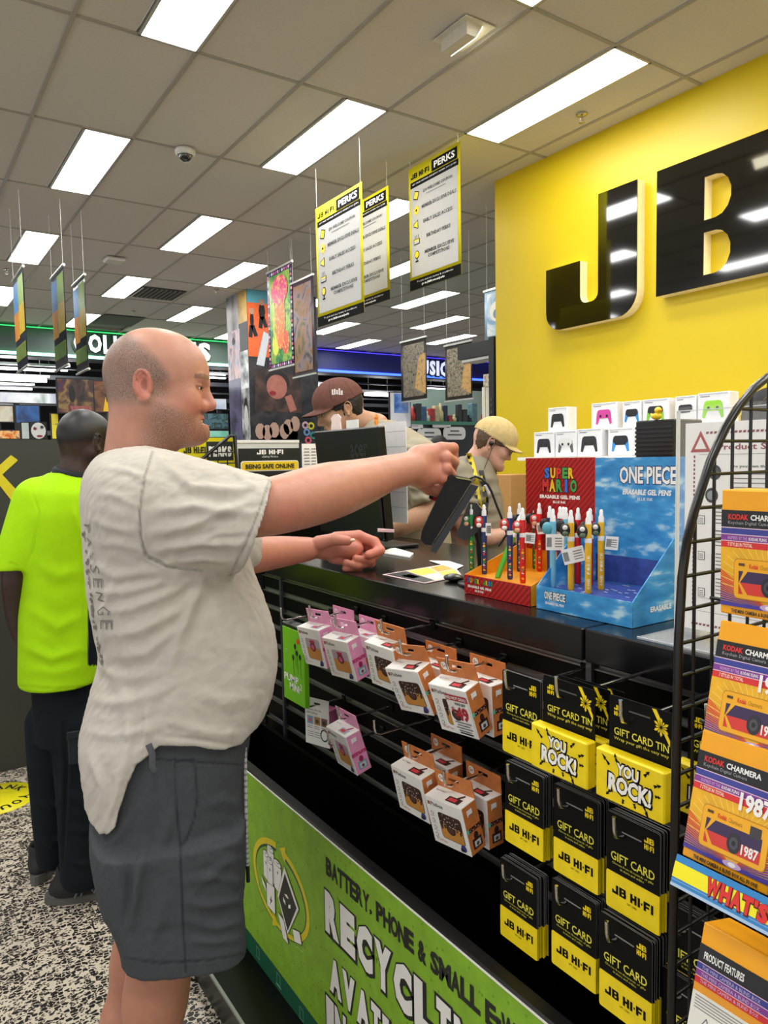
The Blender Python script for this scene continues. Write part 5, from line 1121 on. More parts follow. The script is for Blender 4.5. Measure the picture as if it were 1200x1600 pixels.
art(4.3, ((757, 455), (800, 445), (757, 533)), 'pale blue and white hanging poster partly behind the yellow wall', ['#7fa8d0', '#b9d0e8', '#e8eef4', '#8fb0d4'], mat('#9fc0e0', .4), None, lambda b, F, W, H: (b.disc(F, W*.45, H*.55, W*.25, PAPER, .003, 20), b.disc(F, W*.45, H*.5, W*.12, mat('#6a90b8', .5), .004, 20)), 2, True, 3, (5, 5, 5))
# three narrow banners at the left
def banner(x, y0, y1, z0, z1, lab, dim):
    t = thing('hanging_banner', lab, 'banner', (x, (y0+y1)/2, z0), 'narrow banners at the left'); F, W, H = sheet_frame(x-.0005, y0, y1, z0, z1)
    b = sheet(t, x, y0, y1, z0, z1, mat('#3a3c4c', .35), bow=0.); part('sheet', b, t); F[0, 3] -= .002; b = MB()
    n = 8
    def q(x0_, y0_, x1_, y1_, c, dz):
        for k in range(n):
            a, d = x0_+(x1_-x0_)*k/n, x0_+(x1_-x0_)*(k+1)/n; za = zd = 0.
            b.add([(a*W, y0_*H, za+dz), (d*W, y0_*H, zd+dz), (d*W, y1_*H, zd+dz), (a*W, y1_*H, za+dz)], [(0, 1, 2, 3)], mat(c, .35, noise=.2, nscale=14), True, F)
    q(.02, .62, .5, .93, '#3f86c9', .003); q(.5, .66, .98, .95, '#8fb83a', .003); q(.02, .33, .48, .62, '#e08a2a', .003); q(.48, .36, .98, .66, '#e0b81c', .003); q(.03, .1, .97, .26, '#9a9a2c', .003)
    for k in range(14): q(.06+k*.065, .1, .08+k*.065, .25, '#4a5a20', .005)
    part('printing', b, t); b = MB(); b.tube([(x, y0+.02, z1), (x, y1-.02, z1)], .012, RODM, 8); b.tube([(x, y0+.02, z0), (x, y1-.02, z0)], .01, RODM, 8); part('rods', b, t, kind='stuff')
    hang(t, [(np.array([x, y0-.02, z1]), np.array([x, y0-.02, CEIL-.03])), (np.array([x, y1+.02, z1]), np.array([x, y1+.02, CEIL-.03]))])
for (x, uv, lab) in ((.95, ((20, 436), (36, 420), (27, 583)), 'leftmost narrow hanging banner'), (1.25, ((80, 435), (99, 415), (88, 580)), 'middle narrow hanging banner with blue, green and orange blocks'), (1.45, ((114, 444), (132, 432), (121, 585)), 'third narrow hanging banner, right above the back of the shaved head')):
    A_, B_, C_ = onx(*uv[0], x), onx(*uv[1], x), onx(*uv[2], x); banner(x, A_[1], B_[1], C_[2], (A_[2]+B_[2])/2, lab, 0)
# ---------------------------------------------------------------- poster column
cx0, cy0 = 3.78, 8.55; cx1 = ony(497, 600, cy0)[0]; cy1 = 9.2
t = struct('trim_3', MB().box((cx0, cy0, 0), (cx1, cy1, CEIL+.02), mat('#3a3a40', .5)), 'square column wrapped in music posters', 'column')
Fc = frame((cx0, cy0-.002, 0), (1, 0, 0), (0, 0, 1)); WC = cx1-cx0
def zc(v, u=440): return ony(u, v, cy0)[2]
def uc(u, v=560): return ony(u, v, cy0)[0]-cx0
b = MB(); b.rect(Fc, 0, zc(478), uc(432), CEIL, mat('#5aa0b0', .4), .002); b.rect(Fc, 0, zc(560), uc(432), zc(478), mat('#e8642a', .4, noise=.1), .002)
b.poly(Fc, [(uc(400), zc(572)), (uc(412), zc(574)), (uc(422), zc(525)), (uc(413), zc(520))], mat('#cfd2d8', .4), .004)
for (u, v, w) in ((411, 490, 5), (395, 505, 3)): b.disc(Fc, uc(u), zc(v), uc(u+w)-uc(u), mat('#16161c', .5), .005, 10, ry=zc(v)-zc(v+13)); b.line(Fc, uc(u-1), zc(v+8), uc(u-3), zc(v+26), .05, mat('#16161c', .5), .005); b.line(Fc, uc(u+1), zc(v+8), uc(u+6), zc(v+24), .05, mat('#16161c', .5), .005); b.disc(Fc, uc(u), zc(v-14), .04, mat('#b98a70', .5), .006, 8)
b.rect(Fc, 0, zc(690), WC, zc(560), noisemat(['#141418', '#26262c', '#3a3434', '#1a1a20'], (5, 5, 5), 5, .4, 4), .0015)
b.poly(Fc, [(uc(396), zc(642)), (uc(470), zc(645)), (uc(468), zc(588)), (uc(430), zc(575)), (uc(398), zc(580))], noisemat(['#1c1618', '#3a2a26', '#5a4034'], (6, 6, 6), 5, .4, 8), .003)
b.disc(Fc, uc(431), zc(605), uc(447)-uc(431), mat('#a8685a', .45, noise=.15, nscale=12), .005, 18, ry=zc(605)-zc(624)); b.disc(Fc, uc(432), zc(597), uc(450)-uc(431), mat('#1a1416', .5), .0045, 18, ry=zc(605)-zc(622)); b.disc(Fc, uc(424), zc(615), .05, mat('#8a1c2a', .5), .007, 10, ry=.03)
b.line(Fc, uc(448), zc(618), uc(456), zc(642), .1, mat('#a8685a', .5), .006)
for k, (u, v) in enumerate(((403, 674), (414, 676), (425, 672), (441, 674), (447, 667), (458, 662))):
    b.disc(Fc, uc(u), zc(v), .07, mat('#b09080', .5), .006, 10, ry=.1); b.disc(Fc, uc(u), zc(v+12), .14, mat('#20201f', .5), .005, 10, ry=.16)
for k, (u, v, c) in enumerate(((474, 664, '#c9a0b0'), (483, 665, '#c9c03a'), (476, 675, '#6a90c0'), (486, 680, '#3a8a7a'), (478, 688, '#d05a6a'))): b.disc(Fc, uc(u), zc(v), .05, mat(c, .4), .006, 10); b.disc(Fc, uc(u), zc(v), .025, mat('#1a1a20', .4), .008, 8)
link('poster_collage_front', b.mesh('m'), t, label='music posters on the face of the column towards the counter')
Fl = frame((cx0-.002, cy1, 0), (0, -1, 0), (0, 0, 1)); L = cy1-cy0; b = MB()
zl = lambda v: onx(370, v, cx0)[2]
for (x0_, x1_, v0, v1, m_) in ((0, .58, 450, 515, noisemat(['#4a4446', '#8a8486', '#b0aaa8'], (8, 8, 2), 3, .4, 1)), (.58, 1, 440, 508, noisemat(['#8a6a3a', '#b09050', '#9a7a4a'], (4, 4, 4), 3, .4, 2)), (0, .62, 515, 592, noisemat(['#6a6680', '#9a94a8', '#c0a0a0', '#5a5670'], (8, 8, 5), 4, .4, 3)), (.62, 1, 508, 552, mat('#26262e', .4)), (.62, 1, 552, 610, noisemat(['#3a3a40', '#9a9a9c', '#d8d8d6'], (6, 6, 6), 4, .4, 5)), (0, .62, 592, 690, noisemat(['#3c3850', '#5a5474', '#2a2830'], (3, 3, 3), 3, .4, 6)), (.62, 1, 610, 690, noisemat(['#2a2a2e', '#8a8a8c', '#e0e0de'], (7, 7, 5), 4, .4, 7))):
    b.rect(Fl, x0_*L, zl(v1), x1_*L, zl(v0) if v0 > 452 else CEIL, m_, .002)
b.disc(Fl, .82*L, zl(655), .1*L, mat('#b9b9b8', .4), .004, 12, ry=.16); b.disc(Fl, .82*L, zl(648), .11*L, mat('#1c1c20', .4), .003, 12, ry=.2); b.line(Fl, .3*L, zl(540), .25*L, zl(585), .04, mat('#c09a8a', .5), .004); b.disc(Fl, .32*L, zl(532), .05, mat('#26222a', .5), .005, 8)
link('poster_collage_side', b.mesh('m'), t, label='pale grey and violet posters on the left side of the column')
# ---------------------------------------------------------------- safety sign, basket sign and their stand
YE = 3.6; A_, B_ = ony(372, 688, YE), ony(470, 693, YE); w = B_[0]-A_[0]
t = thing('display_stand', 'black stand with a ledge behind the man carrying the notice board', 'stand', (1.75, YE+.1, 0))
b = MB(); b.box((1.1, YE, 0), (2.25, YE+.35, EYE-.12), BK, bev=.005); part('body', b, t); b = MB(); b.box((1.08, YE-.02, EYE-.12), (2.27, YE+.36, EYE-.1), mat('#1a1a1c', .3)); part('ledge', b, t)
t = thing('notice_board', 'acrylic notice board reading BEING SAFE ONLINE on black and yellow', 'sign', ((A_[0]+B_[0])/2, YE, EYE-.1)); FE = frame((A_[0], YE+.02, EYE-.1), (1, 0, 0), (0, 0, 1)); H = A_[2]-EYE+.1
b = MB(); b.box((0, 0, -.01), (w, H, -.004), mat('#d4d6d4', .25), M=FE); b.box((0, H-.012, -.012), (w, H+.002, .002), mat('#e8e8e6', .2), M=FE); part('board', b, t)
def fe(u, v): p = ony(u, v, YE+.02); return p[0]-A_[0], p[2]-EYE+.1
b = MB(); (x0, z0), (x1, z1) = fe(373, 737), fe(468, 700); b.rect(FE, x0, 0.005, x1, z1, mat('#11171c', .4), .001)
(x0, z0), (x1, z1) = fe(401, 710), fe(442, 702.5); blocky(b, FE, 'JB HI.FI', x0, z0, x1, z1, WHT, .003); (x0, z0), (x1, z1) = fe(409, 716), fe(434, 711.5); b.text(FE, 'eSafety Notice', x0, z0, x1, z1, WHT, z=.003, res=1)
(x0, z0), (x1, z1) = fe(376, 737), fe(466, 719); b.poly(FE, [(x0+x, z0+z) for x, z in rrect(x1-x0, z1-z0, .015)], WHT, .003); b.poly(FE, [(x0+.005+x, z0+.005+z) for x, z in rrect(x1-x0-.01, z1-z0-.01, .012)], mat('#e8c41a', .4), .005)
(x0, z0), (x1, z1) = fe(383, 733), fe(459, 724); b.text(FE, 'BEING SAFE ONLINE', x0, z0, x1, z1, INK, z=.007, bold=.04); part('printing', b, t, label='black and yellow printed notice')
b = MB(); x0 = ony(472, 700, YE+.04)[0]; x1 = ony(500, 700, YE+.04)[0]; b.box((x0, YE+.04, EYE-.1), (x1, YE+.045, ony(480, 693, YE)[2]), PAPER)
FQ = frame((x0, YE+.039, EYE-.1), (1, 0, 0), (0, 0, 1))
for k in range(9):
    for c in (0, 1): b.rect(FQ, .01+c*.045, .16-k*.017, .045+c*.04, .165-k*.017, PIC, .001)
solo('paper_list', b, 'white paper list pinned beside the notice board', 'paper')
# magazine basket sign
YS_ = 3.25; t = thing('wire_basket', 'black wire basket with a PERKS sign behind the man\'s chin', 'basket', (1.3, YS_, EYE-.3)); 
P = [ony(310, 722, YS_), ony(359, 681, YS_), ony(366, 681, YS_), ony(371, 740, YS_)]
b = MB(); b.tube([P[0]-np.array([.05, 0, .1]), P[0], P[1], P[2], P[3], P[3]-np.array([0, 0, .3])], .008, WIRE, 8); part('rim', b, t)
for k in range(4):
    b = MB(); z = P[3][2]+.1-.05*k; b.tube([(P[0][0], YS_, z), (P[3][0], YS_, z)], .003, WIRE, 5); part('wire', b, t)
for k in range(5):
    b = MB(); x = P[0][0]+(P[3][0]-P[0][0])*k/4; b.tube([(x, YS_, EYE-.3), (x, YS_, P[0][2]+(P[1][2]-P[0][2])*min(1, k/3.4))], .003, WIRE, 5); part('wire', b, t)
FB = frame(ony(300, 745, YS_+.03), (1, 0, 0), (0, 0, 1)); o_ = FB[:3, 3].copy(); fb = lambda u, v: ((ony(u, v, YS_+.03)-o_)[0], (ony(u, v, YS_+.03)-o_)[2])
t = thing('basket_sign', 'yellow sign with a black PERKS patch inside the wire basket', 'sign', (o_[0]+.1, YS_+.03, o_[2]-.2)); b = MB(); (x1, z1) = fb(366, 684); b.box((-.1, -.2, -.004), (x1, z1, 0), PYL, M=FB); part('sheet', b, t)
b = MB(); (x0, z0), (x1, z1) = fb(323, 720), fb(364, 690); b.rect(FB, x0, z0, x1, z1, INK, .001); (x0, z0), (x1, z1) = fb(326, 714), fb(361, 697); b.text(FB, 'PERKS', x0, z0, x1, z1, WHT, z=.003, bold=.06); (x0, z0), (x1, z1) = fb(300, 708), fb(321, 698); blocky(b, FB, 'JB HI.FI', x0-.04, z0, x1, z1, INK, .003); part('printing', b, t)
t = thing('basket_post', 'thin black post under the wire basket', 'post', (1.33, YS_+.06, 0)); b = MB(); b.tube([(1.33, YS_+.06, 0), (1.33, YS_+.06, EYE-.05)], .012, WIRE, 8); part('tube', b, t); b = MB(); b.lathe([(0, 0), (.15, 0), (.15, .012), (.0, .014)], WIRE, M=frame((1.33, YS_+.06, 0.001), (1, 0, 0), (0, 1, 0))); part('foot', b, t)
# ---------------------------------------------------------------- grey panel with the yellow mark, floor sticker
YG = 3.97; zg = ony(60, 687, YG)[2]
t = thing('grey_partition', 'dark grey shoulder-high partition with a yellow cross painted on it', 'partition', (-.6, YG, 0)); b = MB(); b.box((-2.6, YG, 0), (1.1, YG+.06, zg), mat('#35352f', .45, noise=.04, nscale=6)); part('panel', b, t)
FG = frame((0, YG-.001, 0), (1, 0, 0), (0, 0, 1)); fg = lambda u, v: tuple(ony(u, v, YG)[[0, 2]])
b = MB(); b.poly(FG, [fg(17, 711), fg(28, 719), fg(-60, 800), fg(-72, 790)], mat('#d8c81c', .4), .002); b.poly(FG, [fg(-8, 749), fg(3, 741), fg(28, 768), fg(24, 790)], mat('#d8c81c', .4), .0025); b.poly(FG, [fg(-8, 740), fg(0, 744), fg(-80, 650), fg(-90, 660)], mat('#d8c81c', .4), .0025); part('painted_mark', b, t, label='yellow painted strokes')
c = onz(-6, 1249, 0); b = MB(); b.lathe([(.0, .0035), (.17, .0035), (.171, .0005)], mat('#f2e81e', .35), 40, o=(c[0], c[1], 0)); FS = frame((c[0], c[1], .004), (math.cos(.2), math.sin(.2), 0), (-math.sin(.2), math.cos(.2), 0))
s_ = 'THANK YOU'
for k, ch in enumerate(s_):
    if ch == ' ': continue
    a = math.radians(118-k*26); r = .118; Mr = FS @ np.array([[math.sin(a), math.cos(a), 0, r*math.cos(a)], [-math.cos(a), math.sin(a), 0, r*math.sin(a)], [0, 0, 1, 0], [0, 0, 0, 1.]])
    b.text(Mr, ch, -.02, -.022, .02, .022, INK, z=.0006, bold=.03)
solo('floor_sticker', b, 'round yellow floor sticker reading THANK YOU on the terrazzo', 'sticker', kind=None)
# ---------------------------------------------------------------- rear departments
DKS = mat('#17171a', .5); TUBE = mat('#ffffff', .4, emit=4.)
def tube_light(x0, x1, z, y, lab):
    t = thing('tube_light', lab, 'tube light', ((x0+x1)/2, y, z), 'bare tube lights over the rear shelves')
    b = MB(); b.tube([(x0, y, z), (x1, y, z)], .035, TUBE, 8); part('tube', b, t); b = MB(); b.box((x0-.05, y-.03, z+.05), (x1+.05, y+.03, z+.09), mat('#d0d0d0', .4)); part('batten', b, t)
    b = MB()
    for x in (x0+.1, x1-.1): b.tube([(x, y, z+.09), (x, y, CEIL+.3)], .006, mat('#888888', .5), 5)
    part('suspension', b, t, kind='stuff')
    for k in range(1):
        ld = bpy.data.lights.new('tube_lamp', 'POINT'); ld.energy = 22; ld.shadow_soft_size = .2; lo_ = bpy.data.objects.new('tube_lamp', ld); COL.objects.link(lo_); lo_.location = (0, 0, -.12); lo_.parent = t
for k, (u0, v0, u1, lab) in enumerate(((-60, 571, 87, 'uppermost tube light at far left'), (-40, 590, 73, 'middle tube light at far left'), (-30, 604, 50, 'lowest tube light at far left'), (95, 577, 105, 'short stub of tube light right of the middle banner'), (325, 588, 352, 'tube light in front of the forehead'), (484, 522, 560, 'tube light above the brown cap, left end'), (570, 616, 611, 'tube light right of the brown cap'), (668, 608, 698, 'tube light between the leafy posters'))):
    y = (13.4, 14.2, 15.0, 13.9, 14., 14., 14., 14.)[k]; a, c = ony(u0, v0, y), ony(u1, v0+(u1-u0)*.075, y)
    if k == 5: a, c = ony(484, 603, y), ony(500, 604, y)
    tube_light(a[0], c[0], a[2], y, lab)
# dark truss shelves behind the bulkheads
for k, (z, y) in enumerate(((EYE+1.75, 13.3), (EYE+1.55, 14.6), (EYE+1.3, 15.5))):
    b = MB(); b.box((-7, y, z), (15.5, y+.06, z+.08), mat('#3a3c40', .5)); b.box((-7, y, z-.16), (15.5, y+.04, z-.13), mat('#2a2b2e', .5))
    solo('ceiling_truss', b, 'dark horizontal steel truss over the rear shelves, %s of three' % ('nearest', 'middle', 'furthest')[k], 'truss')
def shelf_unit(x0, x1, y, z0, z1, lab, rows, goods, grp, d=.4, face='#17171a'):
    t = thing('shelving_unit', lab, 'shelving', ((x0+x1)/2, y, 0)); b = MB(); b.box((x0, y+d-.03, 0), (x1, y+d, z1), mat(face, .5)); part('back_panel', b, t)
    for x in (x0, x1): b = MB(); b.box((x-.02, y, 0), (x+.02, y+d, z1), DKS); part('upright', b, t)
    for k in range(rows+1):
        z = z0+(z1-z0)*k/rows; b = MB(); b.box((x0, y, z-.03), (x1, y+d, z), DKS); b.box((x0, y-.01, z-.035), (x1, y, z+.01), mat('#5a5c60', .4)); part('shelf', b, t)
    random.seed(int(x0*100)+3); short = {'boxed items on the far left shelf': 'far left rear shelf', 'boxed items left of the column': 'tall shelf by the column'}.get(grp, 'shelf behind the staff')
    for k in range(rows):
        z = z0+(z1-z0)*k/rows; x = x0+.04; hmax = (z1-z0)/rows-.06
        nb_ = 0
        while x < x1-.12:
            nb_ += 1
            w = random.uniform(.09, .2); h = hmax*random.uniform(.55, .98); c = random.choice(goods); bb = MB(); bb.box((x, y+.04, z+.001), (x+w, y+.16, z+h), mat(c, .45, noise=.25, nscale=9), bev=.004)
            bb.rect(frame((x, y+.039, z), (1, 0, 0), (0, 0, 1)), w*.15, h*.55, w*.85, h*.85, mat(random.choice(['#d8d4cc', '#2a2a30', '#c9b23a', '#a8b4c0']), .5), .001)
            cn_ = {'#3a5a8a': 'blue', '#8a2a2a': 'dark red', '#b0a898': 'beige', '#26282e': 'black', '#4a7a6a': 'green', '#c98a3a': 'orange', '#5a4a6a': 'purple', '#8898a8': 'grey', '#a83a3a': 'red', '#3f5a7a': 'blue', '#c9c0a8': 'cream', '#4a6a6a': 'teal', '#8a7a5a': 'tan', '#5a3a3a': 'brown'}[c]; solo('boxed_item', bb, '%s box, number %d from left, level %d, %s' % (cn_, nb_, k+1, short), 'box', group=grp); x += w+random.uniform(.005, .03)
G1 = ['#3a5a8a', '#8a2a2a', '#b0a898', '#26282e', '#4a7a6a', '#c98a3a', '#5a4a6a', '#8898a8']
xa = ony(0, 640, 8.)[0]; 
shelf_unit(-1.2, 1.75, 8.0, EYE-.5, EYE+.33, 'low rear shelf unit, far left', 2, G1, 'boxed items on the far left shelf')
shelf_unit(2.35, 3.55, 9.6, EYE-.9, EYE+1.0, 'tall rear shelf unit, left of the column', 4, G1, 'boxed items left of the column', face='#2f5a58')
shelf_unit(5.0, 8.2, 9.0, EYE-.3, EYE+.55, 'rear shelf unit, behind the counter staff', 1, ['#a83a3a', '#3f5a7a', '#c9c0a8', '#26282e', '#4a6a6a', '#8a7a5a', '#5a3a3a'], 'boxed items behind the counter staff', face='#8aa098')
# movie style posters and pictures left of the head
def wallpic(u0, v0, u1, v1, y, lab, cols, seed, sc=(3, 3, 3), extra=None, cat='poster', emit=0):
    a, c = ony(u0, v1, y), ony(u1, v0, y); c = np.array([c[0], y, ony(u0, v0, y)[2]]); m = noisemat(cols, sc, 5, .35, seed, 1.); b = MB(); b.box((a[0], y, a[2]), (c[0], y+.02, c[2]), mat('#1a1a1e', .5)); F = frame((a[0], y-.001, a[2]), (1, 0, 0), (0, 0, 1)); W, H = c[0]-a[0], c[2]-a[2]; b.rect(F, .01, .01, W-.01, H-.01, m, .002)
    if extra: extra(b, F, W, H)
    t = thing('poster_board', lab, cat, ((a[0]+c[0])/2, y, 0)); part('board', b, t); b = MB(); xm = (a[0]+c[0])/2; b.box((xm-.03, y+.021, 0), (xm+.03, y+.05, a[2]+.02), mat('#141416', .5)); part('post', b, t); return t
wallpic(90, 590, 146, 646, 7.2, 'dark fiery poster board right behind the head of the man in yellow', ['#1c1820', '#4a3030', '#8a7040', '#5a2a30', '#2a3060'], 2, (5, 5, 5), lambda b, F, W, H: (b.disc(F, .4*W, .55*H, .09*W, mat('#121014', .5), .004, 10, ry=.25*H), b.rect(F, .28*W, .06*H, .9*W, .22*H, noisemat(['#2a1618', '#a85a5a', '#2a1618'], (26, 26, 3), 2, .4, 3), .004)))
wallpic(147, 594, 176, 645, 7.4, 'dark red poster board half hidden by the shaved head', ['#1c1418', '#4a2a28', '#7a5030', '#6a2a20'], 5, (5, 5, 5), lambda b, F, W, H: b.poly(F, [(.45*W, .05*H), (.95*W, .05*H), (.8*W, .45*H), (.65*W, .3*H), (.6*W, .5*H)], mat('#e8b81c', .5), .004))
wallpic(-40, 610, 88, 629, 9.2, 'bright white and violet lit sign boards over the far left shelf', ['#6a7090', '#c0c8d8', '#f0f4f8', '#a8b8b8'], 8, (2, 2, 1))
wallpic(-30, 632, 21, 660, 7.9, 'poster board with red and cream at far left', ['#c0c0b0', '#d8d4c0', '#a02a2e'], 4, (2, 2, 2))
wallpic(24, 632, 62, 662, 7.9, 'deep blue poster board at far left', ['#1c2a5a', '#3a6aa8', '#26306a'], 6, (3, 3, 3))
wallpic(-30, 671, 32, 687, 7.6, 'orange and red printed box front above the partition', ['#c84a20', '#e89a3a', '#f0c890', '#8a2a18'], 9, (16, 16, 16), cat='box')
wallpic(33, 659, 46, 687, 7.6, 'pale grey box front above the partition', ['#a8b8b4', '#c0ccc8', '#98a8a4'], 3, (4, 4, 4), cat='box')
wallpic(47, 659, 73, 687, 7.6, 'white faced picture with dark eyes above the partition', ['#1c1c22', '#2a2a30', '#202026'], 7, (4, 4, 4), lambda b, F, W, H: (b.disc(F, .5*W, .5*H, .42*W, mat('#d8d8d4', .4), .004, 16, ry=.46*H), b.disc(F, .3*W, .62*H, .1*W, mat('#7a2a3a', .5), .006, 10), b.disc(F, .7*W, .7*H, .1*W, mat('#3a3a48', .5), .006, 10), b.disc(F, .55*W, .2*H, .18*W, mat('#8a2030', .5), .006, 10, ry=.06*H)))
wallpic(80, 645, 92, 687, 7.3, 'yellow and black striped pack strip beside the head of the man in yellow', ['#d8c01c', '#e8d83a', '#2a2a20'], 2, (5, 5, 9), cat='package')
wallpic(332, 622, 354, 640, 10.5, 'bright monitor screen in front of the man\'s nose', ['#a8b8d8', '#d8e0f0', '#e8ecf4'], 2, cat='screen')
wallpic(325, 672, 358, 684, 9.3, 'mint green shelf front with a yellow label', ['#8ad0b8', '#98dcc4', '#7ac8ac'], 2, cat='shelf sign')
wallpic(318, 645, 357, 671, 9.45, 'blurry teal display of small goods under the screen', ['#3a5a68', '#5a8088', '#2a3a40', '#8a9a90'], 5, (12, 12, 12), cat='display')
wallpic(609, 612, 642, 668, 6.5, 'white poster board with a blue picture right of the brown cap', ['#e0e2ec', '#e8eaf2', '#dcdfe8'], 2, (2, 2, 2), lambda b, F, W, H: b.rect(F, .2*W, .42*H, .85*W, .95*H, noisemat(['#2a58b0', '#6a98e0', '#9ab8ec'], (9, 9, 9), 4, .4, 3), .004))
# vinyl counter with oval white signs
YV = 6.8; zt1 = ony(690, 683-.0, YV)[2]
b0_ = MB(); b0_.box((ony(643, 620, YV+.56)[0], YV+.56, 0), (6.9, YV+.6, ony(700, 600, YV)[2]), mat('#a3b8b0', .4, noise=.15, nscale=2)); solo('backdrop_panel', b0_, 'pale green grey backdrop panel behind the dark green display counter', 'panel')
t = thing('display_counter', 'dark green display counter with white oval signs behind the fist', 'counter', (5.6, YV, 0)); z0_, z1_ = 0, ony(690, 664, YV)[2]
b = MB(); b.box((4.3, YV, 0), (6.5, YV+.5, z1_), mat('#24302e', .5, noise=.3, nscale=3)); part('body', b, t); b = MB(); b.box((4.3, YV-.04, z1_), (6.5, YV+.52, z1_+.04), mat('#3f8a70', .4)); part('top_edge', b, t)
def ovals(u0, v0, u1, v1, lab, two=True):
    a, c = ony(u0, v1, YV-.02), ony(u1, v0, YV-.02); W = c[0]-a[0]; H = ony(u0, v0, YV-.02)[2]-a[2]; F = frame((a[0], YV-.035, a[2]), (1, 0, 0), (0, 0, 1)); b = MB(); b.prism(rrect(W, H, H*.38, 5), -.01, 0, mat('#ffffff', .5, noise=0), M=F)
    for k in range(2 if two else 1): b.rect(F, W*(.3-.12*k), H*(.62-.3*k), W*(.7+.12*k), H*(.74-.3*k), PIC, .001)
    solo('oval_sign', b, lab, 'sign', group='white oval signs on the display counter')
ovals(572, 672, 640, 700, 'white oval sign, left one, mostly behind the staff shoulder'); ovals(651, 669, 688, 691, 'white oval sign in the middle, just behind the dark hair'); ovals(692, 667, 726, 687, 'white oval sign furthest right beside the tan cap'); ovals(675, 661, 703, 668, 'small flat oval label on the counter edge, right one', False); ovals(632, 663, 660, 670, 'small flat oval label on the counter edge, left one', False)
random.seed(5)
for k in range(16):
    u = 645+k*7.2; p = ony(u, 660, YV+.15); h = random.uniform(.06, .24); w = random.uniform(.05, .09); b = MB(); c = random.choice(['#b03030', '#3a5a80', '#c9b890', '#26282c', '#5a8088', '#8a3a3a', '#d8d4cc', '#1c2438'])
    if k % 3 == 0: b.lathe([(.0, 0), (w*.5, 0), (w*.5, h*.5), (w*.2, h*.7), (w*.2, h), (0, h)], mat(c, .4), 10, M=frame((p[0], p[1], z1_+.042), (1, 0, 0), (0, 1, 0)))
    else: b.box((p[0]-w/2, p[1]-w/2, z1_+.042), (p[0]+w/2, p[1]+w/2, z1_+.042+h), mat(c, .45, noise=.3, nscale=20), bev=.006)
    solo('shelf_item', b, '%s %s, %s from the left on the dark green counter' % ({'#b03030': 'red', '#3a5a80': 'blue', '#c9b890': 'sand coloured', '#26282c': 'black', '#5a8088': 'teal', '#8a3a3a': 'dark red', '#d8d4cc': 'white', '#1c2438': 'navy'}[c], 'bottle' if k % 3 == 0 else 'box', ('number %d' % (k+1))), 'item', group='items on the dark green display counter')
# black frame with header beside the yellow wall
xh = 4.12; A_, B_ = onx(716, 535, xh), onx(771, 530, xh); b = MB(); zt_, zb_ = onx(716, 541, xh)[2], onx(716, 563, xh)[2]
t = thing('shelf_end', 'black shelf end with a blank header board beside the end of the yellow wall', 'shelving', (xh, 4.6, 0)); b.box((xh-.01, 4.44, zb_), (xh+.06, A_[1], zt_), mat('#0a0a0b', .4)); part('header_board', b, t)
b = MB(); b.box((4.04, 4.40, 0), (4.12, 4.46, zt_), mat('#101011', .5)); part('upright', b, t)
for k in range(9): b = MB(); b.box((4.035, 4.415, EYE+.05+k*.05), (4.041, 4.44, EYE+.07+k*.05), mat('#3a3a3c', .5)); part('slot', b, t)
A_, B_ = onx(753, 605, 4.13), onx(772, 700, 4.13); b = MB(); b.box((4.13, 4.47, B_[2]), (4.2, A_[1], A_[2]), mat('#d8d4c4', .5, noise=.05)); b.box((4.129, 4.6, B_[2]), (4.131, 4.605, A_[2]), PIC); b.box((4.12, 4.47, A_[2]), (4.14, A_[1]-.03, A_[2]+.1), noisemat(['#8a7a60', '#d8d0c0', '#3a3630'], (20, 20, 20), 4, .4, 3)); solo('hanging_package', b, 'tall cream coloured package hanging beside the yellow wall', 'package')
b = MB(); b.box((4.13, 4.46, onx(760, 560, 4.13)[2]), (4.3, 4.9, onx(760, 556, 4.13)[2]), mat('#e8e8e6', .4)); part('lit_shelf', b, t)
# ---------------------------------------------------------------- controller boxes on the yellow wall
XC = 3.7; SH = mat('#e8e6e0', .4)
b = MB(); b.box((XC-.04, 2.0, EYE-.03), (3.999, 3.75, EYE-.008), SH); zs2 = onx(880, 672, XC)[2]
t = thing('wall_shelf', 'white wall shelf on the yellow wall carrying game controller boxes', 'shelf', (3.85, 2.9, EYE-.03)); part('board', b, t); b = MB()
for y in (2.2, 3.0, 3.6): b.box((3.8, y, EYE-.2), (3.999, y+.02, EYE-.03), mat('#b0b0ae', .4))
part('brackets', b, t, kind='stuff')
t = thing('wall_shelf', 'thin upper shelf carrying the top row of controller boxes', 'shelf', (3.9, 2.9, zs2)); b = MB(); b.box((XC+.03, 2.0, zs2-.012), (3.999, 3.6, zs2-.002), SH); part('board', b, t)
def gamepad(b, F, cx, cy, s, c1, c2):
    m1, m2 = mat(c1, .4), mat(c2, .4); P = [(-.5, -.34), (-.43, .22), (-.34, .36), (.34, .36), (.43, .22), (.5, -.34), (.38, -.38), (.26, -.06), (-.26, -.06), (-.38, -.38)]
    b.poly(F, [(cx-.5*s, cy-.34*s), (cx-.38*s, cy-.38*s), (cx-.26*s, cy-.06*s), (cx-.34*s, cy+.3*s), (cx-.43*s, cy+.22*s)], m2, .001); b.poly(F, [(cx+.38*s, cy-.38*s), (cx+.5*s, cy-.34*s), (cx+.43*s, cy+.22*s), (cx+.34*s, cy+.3*s), (cx+.26*s, cy-.06*s)], m2, .001)
    b.poly(F, [(cx-.43*s, cy+.1*s), (cx-.26*s, cy-.06*s), (cx+.26*s, cy-.06*s), (cx+.43*s, cy+.1*s), (cx+.40*s, cy+.3*s), (cx+.3*s, cy+.37*s), (cx-.3*s, cy+.37*s), (cx-.40*s, cy+.3*s)], m1, .0016)
    for k in (-.2, .2): b.disc(F, cx+k*s, cy+.05*s, .07*s, mat('#1a1a1c', .4), .003, 10)
